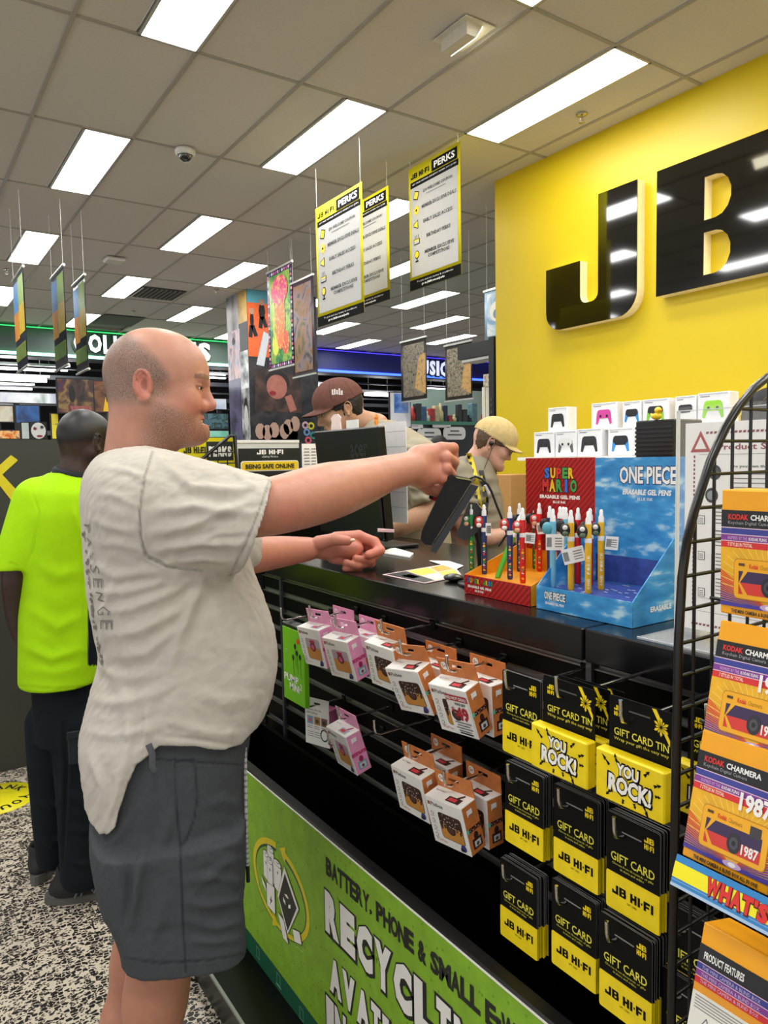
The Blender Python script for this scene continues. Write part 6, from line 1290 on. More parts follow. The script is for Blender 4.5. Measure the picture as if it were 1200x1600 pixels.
def ctl(u0, v0, u1, v1, us, c1, c2, lab, x=XC, d=.09, zb=None):
    A_, B_, C_ = onx(u0, v0, x), onx(u1, v0, x), onx(u0, v1, x); z0 = zb if zb is not None else C_[2]; w = A_[1]-B_[1]; h = A_[2]-z0
    t = thing('controller_box', lab, 'box', (x, (A_[1]+B_[1])/2, z0), 'game controller boxes on the yellow wall'); b = MB(); b.box((x, B_[1], z0), (x+d, A_[1], z0+h), mat('#e9e9ec', .4), bev=.003); part('carton', b, t)
    b = MB(); F = frame((x-.0005, A_[1], z0), (0, -1, 0), (0, 0, 1)); gamepad(b, F, w*.5, h*.44, min(w, h)*.78, c1, c2); b.rect(F, .01, h*.93, w-.01, h*.97, mat('#c0c0c4', .5), .001); b.rect(F, w*.1, h*.86, w*.4, h*.885, PIC, .001); part('printing', b, t)
z0 = EYE-.007; zu = zs2-.001
ctl(834, 676, 866, 712, 0, '#2c2a30', '#2a282e', 'white box with black controller, lower row, furthest left', zb=z0); ctl(867.5, 674, 901, 711, 0, '#e0e0e0', '#5a5a5c', 'white box with pale silver controller in the lower row', zb=z0); ctl(902, 671, 940, 710, 0, '#2a2a2c', '#2c2c2e', 'white box with dark patterned controller in the lower row', zb=z0)
ctl(950, 670, 990, 710, 0, '#1e1e22', '#2a88d0', 'white box with blue and black controller in the lower row', zb=z0)
ctl(856, 638, 887, 672, 0, '#26262a', '#26262a', 'white box with black controller, upper row, standing apart', x=XC+.04, zb=zu); ctl(924, 631, 964, 668, 0, '#d0409a', '#d0409a', 'white box with pink controller in the upper row', x=XC+.04, zb=zu); ctl(973, 628, 1002, 666, 0, '#1e1e22', '#2a88d0', 'white box with blue and black controller in the upper row', x=XC+.04, zb=zu)
ctl(1004, 625, 1045, 664, 0, '#1e1e22', '#7cc03a', 'white box with green and black controller in the upper row', x=XC+.04, zb=zu); ctl(1055, 620, 1088, 662, 0, '#1e1e22', '#e8e8e8', 'white box with black controller behind the acrylic sign', x=XC+.04, zb=zu); ctl(1090, 615, 1140, 660, 0, '#9ad83a', '#8ad01c', 'green and white controller box at the right end of the upper row', x=XC+.04, zb=zu)
# rear work bench behind the staff
t = thing('rear_bench', 'dark work bench along the yellow wall behind the counter', 'bench', (3.6, 2.3, 0)); b = MB(); b.box((3.25, .8, EYE-.45), (3.99, 4.2, EYE-.42), mat('#2a2a2c', .4)); part('top', b, t); b = MB(); b.box((3.3, .85, 0), (3.99, 4.15, EYE-.45), mat('#1a1a1c', .5)); part('cabinet', b, t)
b = MB(); b.box((3.5, 2.45, EYE-.419), (3.75, 3.1, EYE-.03), mat('#e6e4e0', .5), bev=.004); solo('white_carton', b, 'plain white carton on the rear bench behind the red header card', 'box')
b = MB(); b.box((3.4, 3.55, EYE-.419), (3.6, 3.72, EYE-.12), mat('#b9884a', .6), bev=.004); solo('brown_carton', b, 'brown cardboard carton on the rear bench behind the tan cap', 'box')
# ================================================================ people: smooth solids meshed with surface nets
f32 = np.float32
def smin(a, b, k):
    if k <= 0: return np.minimum(a, b)
    h = np.clip(.5+.5*(b-a)/k, 0, 1); return b*(1-h)+a*h-k*h*(1-h)
def smax(a, b, k): return -smin(-a, -b, k)
class Sol:
    def __init__(s): s.ops = []
    def add(s, op, k, fn, c, r): s.ops.append((op, k, fn, np.array(c, float), r)); return s
    def cap(s, a, b, ra, rb=None, k=.02, op='u', sq=None):
        a = np.array(a, float); b = np.array(b, float); rb = ra if rb is None else rb; ab = b-a; L2 = max(ab@ab, 1e-9)
        if sq is None:
            def fn(P): 
                t = np.clip(((P-a) @ ab)/L2, 0, 1)[:, None]; return np.linalg.norm(P-(a+t*ab), axis=1)-(ra+(rb-ra)*t[:, 0])
        else:                                       # flattened along unit vector sq[0] by factor sq[1]
            ax, fc = np.array(sq[0], float), sq[1]
            def fn(P):
                t = np.clip(((P-a) @ ab)/L2, 0, 1)[:, None]; q = P-(a+t*ab); w = q @ ax; q = q+np.outer(w*(1/fc-1), ax)
                return (np.linalg.norm(q, axis=1)-(ra+(rb-ra)*t[:, 0]))*min(1, fc)
        return s.add(op, k, fn, (a+b)/2, np.linalg.norm(ab)/2+max(ra, rb)*(1 if sq is None else max(1, sq[1])))
    def chain(s, pts, k=.02, sub=4, op='u'):
        """limb through points (x, y, z, radius), smooth and tapering"""
        A = np.array([[*p[0], p[1]] for p in pts], float); n = len(A); Q = []
        for i in range(n-1):
            p0, p1, p2, p3 = A[max(i-1, 0)], A[i], A[i+1], A[min(i+2, n-1)]
            for t in np.arange(sub)/sub: Q.append(.5*((2*p1)+(-p0+p2)*t+(2*p0-5*p1+4*p2-p3)*t*t+(-p0+3*p1-3*p2+p3)*t**3))
        Q.append(A[-1]); Q = np.array(Q)
        def fn(P):
            d = np.full(len(P), 9.)
            for a, b in zip(Q[:-1], Q[1:]):
                ab = b[:3]-a[:3]; t = np.clip(((P-a[:3]) @ ab)/max(ab@ab, 1e-9), 0, 1); d = np.minimum(d, np.linalg.norm(P-(a[:3]+t[:, None]*ab), axis=1)-(a[3]+(b[3]-a[3])*t))
            return d
        c = (Q[:, :3].min(0)+Q[:, :3].max(0))/2; return s.add(op, k, fn, c, np.linalg.norm(Q[:, :3]-c, axis=1).max()+Q[:, 3].max())
    def ell(s, c, r, R=None, k=.02, op='u'):
        c = np.array(c, float); r = np.array(r, float); R = np.eye(3) if R is None else R
        def fn(P):
            q = (P-c) @ R; k0 = np.linalg.norm(q/r, axis=1); k1 = np.linalg.norm(q/(r*r), axis=1)+1e-9; return k0*(k0-1)/k1
        return s.add(op, k, fn, c, max(r))
    def fn(s, f, c, r, k=.02, op='u'): return s.add(op, k, f, c, r)
    def ev(s, P, marg=None):
        d = np.full(len(P), 9., f32)
        for op, k, fn, c, r in s.ops:
            if marg is not None:
                m = np.nonzero(((P-c)**2).sum(1) < (r+marg+k)**2)[0]
                if op == 'i': m = np.arange(len(P))
                if len(m) == 0: continue
                v = fn(P[m]); cur = d[m]
            else: m = slice(None); v = fn(P); cur = d
            d[m] = smin(cur, v, k) if op == 'u' else smax(cur, -v, k) if op == 's' else smax(cur, v, k)
        return d
def surfnet(sol, lo, hi, h, B=6):
    lo = np.array(lo, float); hi = np.array(hi, float); nb = np.ceil((hi-lo)/h/B).astype(int); n = nb*B+1
    cc = np.stack(np.meshgrid(*[lo[i]+(np.arange(nb[i])+.5)*B*h for i in range(3)], indexing='ij'), -1).reshape(-1, 3)
    val = sol.ev(cc).reshape(nb)
    act = np.abs(val) < B*h*.87*1.5+.012
    D = np.where(np.repeat(np.repeat(np.repeat(val < 0, B, 0), B, 1), B, 2), f32(-1), f32(1)); D = np.pad(D, ((0, 1),)*3, mode='edge').astype(f32)
    M = np.zeros(n, bool)
    for b in np.argwhere(act): M[b[0]*B:b[0]*B+B+1, b[1]*B:b[1]*B+B+1, b[2]*B:b[2]*B+B+1] = True
    I = np.argwhere(M)
    for s0 in range(0, len(I), 150000):
        J = I[s0:s0+150000]; D[J[:, 0], J[:, 1], J[:, 2]] = sol.ev(lo+J*h, marg=.03)
    ins = D < 0; c = np.zeros(n-1, np.uint8)
    for dx in (0, 1):
        for dy in (0, 1):
            for dz in (0, 1): c += ins[dx:n[0]-1+dx, dy:n[1]-1+dy, dz:n[2]-1+dz]
    A = np.argwhere((c > 0) & (c < 8)); vid = np.full(n-1, -1, np.int32); vid[A[:, 0], A[:, 1], A[:, 2]] = np.arange(len(A))
    S = np.zeros((len(A), 3)); N = np.zeros(len(A))
    for ax in range(3):
        o1, o2 = (ax+1) % 3, (ax+2) % 3
        for p in (0, 1):
            for q in (0, 1):
                a = A.copy(); a[:, o1] += p; a[:, o2] += q; b = a.copy(); b[:, ax] += 1
                da, db = D[tuple(a.T)], D[tuple(b.T)]; m = (da < 0) != (db < 0); t = da[m]/(da[m]-db[m]); pt = a[m].astype(float); pt[:, ax] += t; S[m] += pt; N[m] += 1
    V = lo+S/N[:, None]*h; F = []
    for ax in range(3):
        o1, o2 = (ax+1) % 3, (ax+2) % 3; sl = [slice(0, n[i]-1) for i in range(3)]; s2 = list(sl); s2[ax] = slice(1, n[ax]); a = ins[tuple(sl)]; b = ins[tuple(s2)]
        E = np.argwhere(a != b); E = E[(E[:, o1] > 0) & (E[:, o2] > 0)]
        def vv(d1, d2): q = E.copy(); q[:, o1] -= d1; q[:, o2] -= d2; return vid[tuple(q.T)]
        Q = np.stack([vv(1, 1), vv(0, 1), vv(0, 0), vv(1, 0)], 1); fl = ~a[tuple(E.T)]; Q[fl] = Q[fl][:, ::-1]; F.append(Q)
    F = np.concatenate(F); F = F[(F >= 0).all(1)]
    return V, F
def vnormals(V, F):
    n = np.cross(V[F[:, 2]]-V[F[:, 0]], V[F[:, 3]]-V[F[:, 1]]); N = np.zeros_like(V)
    for k in range(4): 
        for c in range(3): N[:, c] += np.bincount(F[:, k], n[:, c], len(V))
    return N/(np.linalg.norm(N, axis=1)[:, None]+1e-12)
def relax(V, F, it=1, lam=.5):
    E = np.concatenate([F[:, [0, 1]], F[:, [1, 2]], F[:, [2, 3]], F[:, [3, 0]]]); E = np.concatenate([E, E[:, ::-1]]); cnt = np.bincount(E[:, 0], minlength=len(V))[:, None]
    for _ in range(it):
        S = np.stack([np.bincount(E[:, 0], V[E[:, 1], c], len(V)) for c in range(3)], 1); V = V*(1-lam)+lam*S/np.maximum(cnt, 1)
    return V
def qmesh(name, parts_, m, off=(0, 0, 0)):
    """one mesh from quad soups [(V, F, colours or None)]"""
    V = np.concatenate([p[0] for p in parts_])-np.array(off); o = 0; Fs = []; C = []
    for p in parts_: Fs.append(p[1]+o); o += len(p[0]); C.append(p[2] if p[2] is not None else np.ones((len(p[0]), 3)))
    F = np.concatenate(Fs); me = bpy.data.meshes.new(name); me.vertices.add(len(V)); me.vertices.foreach_set('co', V.astype(f32).ravel())
    me.loops.add(len(F)*4); me.loops.foreach_set('vertex_index', F.astype(np.int32).ravel()); me.polygons.add(len(F)); me.polygons.foreach_set('loop_start', np.arange(len(F), dtype=np.int32)*4)
    me.update(calc_edges=True); me.polygons.foreach_set('use_smooth', np.ones(len(F), bool)); me.materials.append(m)
    at_ = me.color_attributes.new('Col', 'FLOAT_COLOR', 'POINT'); C = np.concatenate([c if c.shape[1] == 4 else np.c_[c, np.zeros(len(c))] for c in C]); at_.data.foreach_set('color', C.astype(f32).ravel()); me.update(); return me
def project(V):
    q = (V-EYEP) @ AX.T; return 600+FPX*q[:, 0]/q[:, 2], 800-FPX*q[:, 1]/q[:, 2]
def L3(c): return np.array(lin(c))
def blend(C, c, w): return C*(1-w[:, None])+L3(c)*w[:, None]
def skinmat(rough=.45, bump=.12, sss=True):
    m = mat('#ffffff', rough, noise=.05, nscale=60, bump=bump, bscale=420, vcol=True).copy(); b = m.node_tree.nodes['Principled BSDF']; b.inputs['Subsurface Weight'].default_value = .12; b.inputs['Subsurface Radius'].default_value = (.012, .005, .003); b.inputs['Subsurface Scale'].default_value = .6
    # cropped hair and stubble: fine speckle where the alpha of the colour layer says so
    nt = m.node_tree; l = nt.links; src = b.inputs['Base Color'].links[0].from_socket; va = [n for n in nt.nodes if n.bl_idname == 'ShaderNodeVertexColor'][0]; tc = [n for n in nt.nodes if n.bl_idname == 'ShaderNodeTexCoord'][0]
    nz = nt.nodes.new('ShaderNodeTexNoise'); nz.inputs['Scale'].default_value = 620; nz.inputs['Detail'].default_value = 2; l.new(tc.outputs['Object'], nz.inputs['Vector'])
    mr = nt.nodes.new('ShaderNodeMapRange'); mr.inputs[1].default_value = .42; mr.inputs[2].default_value = .6; l.new(nz.outputs[0], mr.inputs[0])
    mu = nt.nodes.new('ShaderNodeMath'); mu.operation = 'MULTIPLY'; l.new(mr.outputs[0], mu.inputs[0]); l.new(va.outputs['Alpha'], mu.inputs[1])
    mx = nt.nodes.new('ShaderNodeMix'); mx.data_type = 'RGBA'; l.new(mu.outputs[0], mx.inputs[0]); l.new(src, mx.inputs[6]); mx.inputs[7].default_value = (*lin('#3a302b'), 1); l.new(mx.outputs[2], b.inputs['Base Color'])
    return m
SKM = skinmat()
class Pose:
    """vertical plane through a standing person, square to the line of sight"""
    def __init__(s, u0, d0):
        O = PD(u0, 722, d0); e = ray(u0, 722); s.e2 = nrm([e[0], e[1], 0]); s.e1 = np.array([s.e2[1], -s.e2[0], 0]); s.O = np.array([O[0], O[1], 0.]); s.px = d0/FPX
    def P(s, u, v, lat=0.):
        d = ray(u, v); t = ((s.O+s.e2*lat-EYEP) @ s.e2)/(d @ s.e2); return EYEP+d*t
    def local(s, P): q = P-s.O; return q @ s.e1, q @ s.e2, q[:, 2]
    def stack(s, rows, k=.02, n=2.3):
        """rows: (v, uL, uR, half depth, centre lat) -> solid of superelliptic sections"""
        Z = []; CX = []; A = []; B = []; CY = []
        for v, ul, ur, b, cy in rows:
            a = s.P(ul, v, cy); c = s.P(ur, v, cy); Z.append((a[2]+c[2])/2); CX.append((((a+c)/2)-s.O) @ s.e1); A.append(((c-a) @ s.e1)/2); B.append(b); CY.append(cy)
        o = np.argsort(Z); Z, CX, A, B, CY = [np.array(x)[o] for x in (Z, CX, A, B, CY)]
        # smooth resample
        zz = np.linspace(Z[0], Z[-1], 80)
        def sm(Y): y = np.interp(zz, Z, Y); k_ = np.array([1, 2, 3, 2, 1.])/9; yp = np.pad(y, 2, mode='edge'); return np.convolve(yp, k_, 'valid')
        cx, a_, b_, cy = sm(CX), sm(A), sm(B), sm(CY)
        def fn(P):
            x, y, z = s.local(P); X = np.interp(z, zz, cx); AA = np.interp(z, zz, a_); BB = np.interp(z, zz, b_); Y = np.interp(z, zz, cy)
            r = (np.abs((x-X)/AA)**n+np.abs((y-Y)/BB)**n)**(1/n); d = (r-1)*np.minimum(AA, BB); return np.maximum(d, np.maximum(zz[0]-z, z-zz[-1]))
        c = s.O+s.e1*cx.mean()+s.e2*cy.mean(); c = np.array([c[0], c[1], (zz[0]+zz[-1])/2]); R = math.hypot((zz[-1]-zz[0])/2, max(a_)*1.5)+abs(cx-cx.mean()).max()
        return fn, c, R
def headframe(o, fwd, up=(0, 0, 1)):
    f = nrm(fwd); l = nrm(np.cross(up, f)); u = np.cross(f, l); return np.array(o, float), np.array([f, l, u])   # rows
def head_sdf(S, o, R, sc=1., mouth=True, nose=1., jaw=1.):
    T = lambda x, y, z: o+np.array([x, y, z])*sc @ R
    Rc = R.T
    def E(c, r, k=.02, op='u', rot=0): 
        S.ell(T(*c), np.array(r)*sc, Rc, k*sc, op)
    E((-.003, 0, .028), (.100, .078, .094), .01); E((.04, 0, .032), (.067, .066, .068), .03); E((.047, 0, -.028), (.046, .056, .074), .022)
    for s_ in (-1, 1):
        S.cap(T(-.008, s_*.054, -.04), T(.07, s_*.026, -.088), .02*sc*jaw, .018*sc*jaw, .03*sc); E((.066, s_*.042, -.022), (.026, .022, .024), .02)
        S.cap(T(.093, s_*.036, .019), T(.1015, s_*.008, .014), .008*sc, .0075*sc, .012*sc)
    E((.086, 0, -.096), (.0225, .021, .017), .02); E((.045, 0, -.078), (.055, .045, .03), .03)
    S.cap(T(.0985, 0, .006), T(.1125, 0, -.033), .006*sc*nose, .0095*sc*nose, .010*sc); S.cap(T(.0985, .0125, -.037), T(.0985, -.0125, -.037), .0088*sc*nose, .0088*sc*nose, .006*sc)
    S.chain([(T(.077, .025, -.063), .005*sc), (T(.0865, .012, -.0605), .006*sc), (T(.0895, 0, -.0595), .0062*sc), (T(.0865, -.012, -.0605), .006*sc), (T(.077, -.025, -.063), .005*sc)], .006*sc)
    S.chain([(T(.078, .024, -.073), .005*sc), (T(.089, .012, -.078), .0068*sc), (T(.0935, 0, -.0792), .0075*sc), (T(.089, -.012, -.078), .0068*sc), (T(.078, -.024, -.073), .005*sc)], .007*sc)
    for s_ in (-1, 1): E((.108, s_*.034, -.001), (.012, .015, .009), .012, 's'); E((.0845, s_*.033, .0), (.0142, .0142, .0142), .003)
    for s_ in (-1, 1): E((.100, s_*.035, -.002), (.009, .0138, .0021), .001, 's')
    if mouth: E((.096, 0, -.0692), (.018, .028, .0056), .003, 's')
    for s_ in (-1, 1): S.chain([(T(.099, s_*.020, -.036), .0018*sc), (T(.088, s_*.030, -.052), .003*sc), (T(.078, s_*.035, -.068), .0015*sc)], .005*sc, op='s')
    for s_ in (-1, 1): E((.108, s_*.0065, -.0445), (.005, .0032, .0035), .002, 's')
    # ears
    for s_ in (-1, 1):
        E((-.009, s_*.078, -.004), (.0145, .0065, .026), .005); 
        ring = [(-.010+.0145*math.cos(a), s_*(.0835+.003*math.cos(a-2.2)), .002+.0245*math.sin(a)) for a in np.linspace(-.1, 4.1, 11)]
        for p_, q_ in zip(ring[:-1], ring[1:]): S.cap(T(*p_), T(*q_), .0036*sc, .0036*sc, .002*sc)
        E((-.006, s_*.086, -.004), (.0085, .0075, .013), .002, 's'); E((-.008, s_*.086, .013), (.008, .0035, .006), .002, 's'); E((-.004, s_*.083, -.028), (.0075, .005, .008), .004)
        S.cap(T(.004, s_*.079, -.012), T(.003, s_*.081, -.002), .0045*sc, .004*sc, .003*sc)
    return T
def hl(V, o, R, sc=1.): return ((V-o) @ R.T)/sc
def sstep(x, a, b): t = np.clip((x-a)/(b-a), 0, 1); return t*t*(3-2*t)
def vnoise(V, s, seed=0):
    q = V*s+seed; return np.sin(q[:, 0]*1.3+2*np.sin(q[:, 1]*1.7+q[:, 2]))*np.sin(q[:, 2]*1.1+1.7*np.sin(q[:, 0]*.9))
def eyes(T, R, t, iris='#5a4030', sc=1., white='#e8e2dc'):
    for s_ in (-1, 1):
        b = MB(); b.ball(T(.0845, s_*.033, -.001), .0122*sc, mat(white, .2, noise=0), seg=16); c = T(.0845+.0105, s_*.0325, -.0005); b.ball(c, .0045*sc, mat(iris, .15, noise=0), seg=10); b.ball(T(.0845+.0135, s_*.0325, -.0005), .002*sc, mat('#050505', .1, noise=0), seg=8); part('eye', b, t)
def person(lab, O): t = thing('person', lab, 'person', (O[0], O[1], 0)); return t
def bbox(*ps, m=.05): A = np.array(ps); return A.min(0)-m, A.max(0)+m
def folds(V, N, F2, sign=1., side=None):
    """raise or sink cloth along creases given as (pixel path, width px, height m)"""
    u, v = project(V); disp = np.zeros(len(V))
    facing = -(N @ nrm(ray(260, 800))); w0 = sstep(facing, .05, .4)
    for pts, wd, am in F2:
        pts = np.array(pts, float); best = np.full(len(V), 1e9); tb = np.zeros(len(V)); L = len(pts)-1
        x0, y0 = pts.min(0)-4*wd; x1, y1 = pts.max(0)+4*wd; m = (u > x0) & (u < x1) & (v > y0) & (v < y1)
        if not m.any(): continue
        P = np.stack([u[m], v[m]], 1); bb = np.full(len(P), 1e9); tt = np.zeros(len(P))
        for k in range(L):
            a, b = pts[k], pts[k+1]; ab = b-a; t = np.clip(((P-a) @ ab)/(ab@ab), 0, 1); d = np.linalg.norm(P-(a+t[:, None]*ab), axis=1); q = d < bb; bb[q] = d[q]; tt[q] = (k+t[q])/L
        fade = np.sin(np.pi*np.clip(tt, .04, .96))**.6; prof = np.exp(-(bb/wd)**2)-.45*np.exp(-((bb-1.9*wd)/(1.2*wd))**2); disp[m] += am*prof*fade
    return V+N*(disp*w0)[:, None]

def seam(V, F2):
    """1 on stitched seams (cloth colour there)"""
    u, v = project(V); w = np.zeros(len(V))
    for pts, wd, am in F2:
        pts = np.array(pts, float); x0, y0 = pts.min(0)-8; x1, y1 = pts.max(0)+8; m = np.nonzero((u > x0) & (u < x1) & (v > y0) & (v < y1))[0]
        if len(m) == 0: continue
        P = np.stack([u[m], v[m]], 1); bb = np.full(len(P), 1e9)
        for a, b in zip(pts[:-1], pts[1:]):
            ab = b-a; t = np.clip(((P-a) @ ab)/(ab@ab), 0, 1); bb = np.minimum(bb, np.linalg.norm(P-(a+t[:, None]*ab), axis=1))
        w[m] = np.maximum(w[m], np.exp(-(bb/1.6)**2))
    return w
# ================================================================ the customer
MP = Pose(260, 1.5); P = MP.P
man = person('man in an off-white t-shirt and grey shorts holding a card out', MP.P(250, 1500, 0)); mo = loc_of(man)
th = math.radians(-9); hf = MP.e1*math.cos(th)+MP.e2*math.sin(th)+np.array([0, 0, -.03])
HO, HR = headframe(P(242, 606, 0), hf); HS = .975
S = Sol(); HT_ = head_sdf(S, HO, HR, HS, nose=1.34)
# full, smiling face: heavier jaw, cheek and chin, fold under the chin
for s_ in (-1, 1):
    S.ell(HT_(.03, s_*.042, -.058), (.040, .028, .03), HR.T, .03); S.ell(HT_(.078, s_*.036, -.034), (.020, .020, .018), HR.T, .012)
S.cap(HT_(.015, 0, -.082), HT_(.062, 0, -.090), .032, .020, .03)
S.cap(P(222, 640, .0), P(219, 735, .0), .056, .066, .035, sq=(MP.e2, 1.12)); S.cap(P(203, 650, .0), P(194, 735, 0), .022, .03, .04)
lo, hi = bbox(P(150, 500, 0), P(340, 745, 0), P(240, 600, -.1), P(240, 600, .11), m=.03)
V, F = surfnet(S, lo, hi, .0024); V = relax(V, F, 2, .4)
N = vnormals(V, F); q = hl(V, HO, HR, HS); C = np.tile(L3('#b9836d'), (len(V), 1))
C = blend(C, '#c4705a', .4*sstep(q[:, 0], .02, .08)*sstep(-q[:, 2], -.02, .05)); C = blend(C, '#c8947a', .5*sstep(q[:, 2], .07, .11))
ear = (np.abs(q[:, 1]) > .072)*(1-sstep(((q[:, 0]+.009)/.0185)**2+((q[:, 2]+.003)/.032)**2, .8, 1.15)); C = blend(C, '#c87464', .6*ear); C = blend(C, '#8e4a3c', .55*((ear > .5) & (np.abs(q[:, 1]) < .083) & (np.abs(q[:, 0]+.006) < .008) & (np.abs(q[:, 2]) < .013)))
mot = .5+.5*vnoise(V, 420); 
# cropped grey hair: sides and back; grey brown stubble on the jaw
hm = sstep(-(q[:, 0]-(.040-.55*np.clip(q[:, 2]-.02, 0, .09)*1.0)), -.012, .012)*sstep(q[:, 2], -.052, -.020)*sstep(-(q[:, 0]+q[:, 2]*1.15-.075), -.02, .02); hm *= 1-ear; hm *= 1-.65*sstep(q[:, 0], .0, .02)*sstep(-q[:, 2], -.02, .01)
C = blend(C, '#857468', hm*.6)
lipz = (np.abs(np.abs(q[:, 2]+.0695)-.008) < .0055) & (q[:, 0] > .085) & (np.abs(q[:, 1]) < .024)
zl_ = -.026-.34*np.clip(q[:, 0]-.0, 0, .1); st = sstep(zl_-q[:, 2], -.012, .016)*sstep(q[:, 0]-.35*(q[:, 2]+.05), -.02, .035); st = np.maximum(st, .9*sstep(q[:, 0], .090, .096)*((q[:, 2] < -.046) & (q[:, 2] > -.06))); st = np.maximum(st, .5*sstep(.03-np.abs(q[:, 0]-.012), 0, .02)*sstep(.03-np.abs(q[:, 2]+.005), 0, .02)*(1-ear))*(~lipz)
C = blend(C, '#8a6e5e', st*.5); C = blend(C, '#a8605a', .8*lipz)
br = (np.abs(q[:, 2]-.021-.06*(.03-np.abs(np.abs(q[:, 1])-.034))) < .0052) & (np.abs(np.abs(q[:, 1])-.032) < .021) & (q[:, 0] > .08); C = blend(C, '#4c382e', .75*br*(.6+.4*mot))
C = blend(C, '#5a3830', .6*((np.abs(q[:, 2]+.001) < .004) & (q[:, 0] > .088) & (np.abs(np.abs(q[:, 1])-.034) < .016)))
for dz, dx in ((.006, 0), (.0, .002), (-.007, 0)):      # smile lines beside the eye, crease shade put into the skin colour
    C = blend(C, '#a8705c', .45*(np.abs(q[:, 2]-.0-dz*(.085-q[:, 0])*55) < .0011)*(q[:, 0] < .083)*(q[:, 0] > .058))
headp = (V, F, np.c_[C, np.clip(.62*hm+.6*st, 0, .8)])
# trunk, legs (mostly clothed)
S = Sol(); fn, c, r = MP.stack([(735, 150, 300, .14, 0), (790, 145, 340, .18, 0), (900, 150, 380, .175, 0), (1040, 160, 415, .175, 0), (1180, 155, 370, .17, 0), (1300, 165, 360, .165, 0)]); S.fn(fn, c, r)
kn, an = P(243, 1560, -.10), None; kf = P(218, 1500, .11)
ank = np.array([kn[0]-.01, kn[1]-.005, .09]); akf = np.array([kf[0]-.03, kf[1], .09])
for hip, kne, ak in ((P(275, 1330, -.10), kn, ank), (P(262, 1300, .10), kf, akf)):
    S.cap(hip, kne, .092, .058, .03); mid = kne*.55+ak*.45+np.array([-.018, -.006, 0]); S.cap(kne, mid, .056, .056, .03); S.cap(mid, ak, .056, .034, .03); S.cap(ak, ak+np.array([.04, .0, -.05]), .034, .03, .02)
lo, hi = bbox(P(120, 735, 0), P(430, 740, 0), P(240, 800, -.22), P(240, 800, .22), np.array([ank[0], ank[1], .02]), akf, ank, m=.08); lo[2] = .01
V, F = surfnet(S, lo, hi, .008); V = relax(V, F, 1); C = np.tile(L3('#b57c64'), (len(V), 1)); C = blend(C, '#b87a62', .4*(.5+.5*vnoise(V, 30)))
legp = (V, F, C)
# right arm and hand
S = Sol(); AR = [(262, 800, -.14, .056), (340, 800, -.175, .053), (425, 791, -.195, .0545), (505, 770, -.135, .0585), (560, 755, -.07, .0505), (605, 740, -.035, .040), (645, 731, -.01, .036)]
S.chain([(P(*a[:3]), a[3]) for a in AR])
S.ell(P(663, 728, .012), (.040, .030, .043), np.array([MP.e1, MP.e2, [0, 0, 1]]).T, .022); S.cap(P(655, 712, .0), P(688, 703, .01), .022, .017, .02); S.cap(P(655, 745, .0), P(688, 742, .0), .022, .017, .02)
HD = [[(690, 701, .005, .0155), (708, 700, .038, .0125), (709, 722, .055, .011), (694, 735, .052, .010)], [(697, 715, -.006, .0155), (709, 722, .028, .0125), (703, 742, .048, .011), (690, 748, .045, .010)],
      [(697, 732, -.010, .0145), (705, 742, .020, .012), (694, 757, .038, .0105), (684, 756, .04, .0095)], [(691, 747, -.006, .013), (696, 757, .015, .011), (685, 766, .028, .010), (677, 762, .032, .009)], [(655, 752, .025, .017), (670, 764, .04, .0135), (682, 770, .044, .011)]]
for ch in HD:
    for a, b in zip(ch[:-1], ch[1:]): S.cap(P(*a[:3]), P(*b[:3]), a[3], b[3], .0045)
lo, hi = bbox(P(262, 800, -.17), P(425, 800, -.25), P(720, 735, .07), P(720, 735, -.05), P(600, 680, -.1), P(400, 860, -.2), m=.07)
V, F = surfnet(S, lo, hi, .0032); V = relax(V, F, 1, .4); u, v = project(V); C = np.tile(L3('#bc8068'), (len(V), 1)); C = blend(C, '#cb927a', .5*sstep(-(v-740-(u-640)*-.22), -30, 30)); C = blend(C, '#c96a62', .4*np.exp(-((u-452)**2+(v-800)**2)/420)); C = blend(C, '#d07a66', .35*sstep(u, 650, 690)); C = blend(C, '#b87e66', .25*(vnoise(V, 55) > .3))
ra = (V, F, C)
# left arm, loosely closed hand resting over the counter edge
S = Sol(); LA = [(290, 800, .17, .055), (345, 862, .20, .050), (385, 868, .22, .046), (440, 862, .30, .040), (480, 858, .345, .032)]
S.chain([(P(*a[:3]), a[3]) for a in LA])
S.ell(P(514, 855, .365), (.056, .032, .035), np.array([MP.e1, MP.e2, [0, 0, 1]]).T, .02)
LH = [[(498, 848, .33, .019), (521, 843, .315, .0165), (543, 845, .312, .0130)], [(526, 842, .365, .020), (560, 838, .365, .0165), (585, 847, .355, .0145), (594, 860, .335, .013), (576, 867, .318, .012)], [(530, 850, .375, .018), (566, 850, .385, .0145), (592, 862, .365, .0125), (578, 876, .335, .0115), (556, 873, .325, .0105)],
      [(525, 862, .37, .017), (562, 868, .37, .0135), (580, 880, .35, .0115), (556, 884, .325, .0105), (540, 879, .32, .0095)], [(520, 872, .365, .015), (548, 879, .36, .012), (560, 888, .34, .0105), (540, 888, .325, .0095)]]
S.ell(P(548, 858, .352), (.036, .022, .024), np.array([MP.e1, MP.e2, [0, 0, 1]]).T, .012)
for ch in LH:
    for a, b in zip(ch[:-1], ch[1:]): S.cap(P(*a[:3]), P(*b[:3]), a[3], b[3], .0045)
lo, hi = bbox(P(290, 790, .17), P(605, 820, .41), P(605, 900, .3), P(300, 900, .15), m=.05)
V, F = surfnet(S, lo, hi, .0032); V = relax(V, F, 1, .4); u, v = project(V); C = np.tile(L3('#bc7c68'), (len(V), 1)); C = blend(C, '#d9705e', .45*sstep(u, 520, 580)); C = blend(C, '#c07a66', .25*(vnoise(V, 55) > .3))
la = (V, F, C)
body = link('body', qmesh('body', [headp, legp, ra, la], SKM, mo), man)
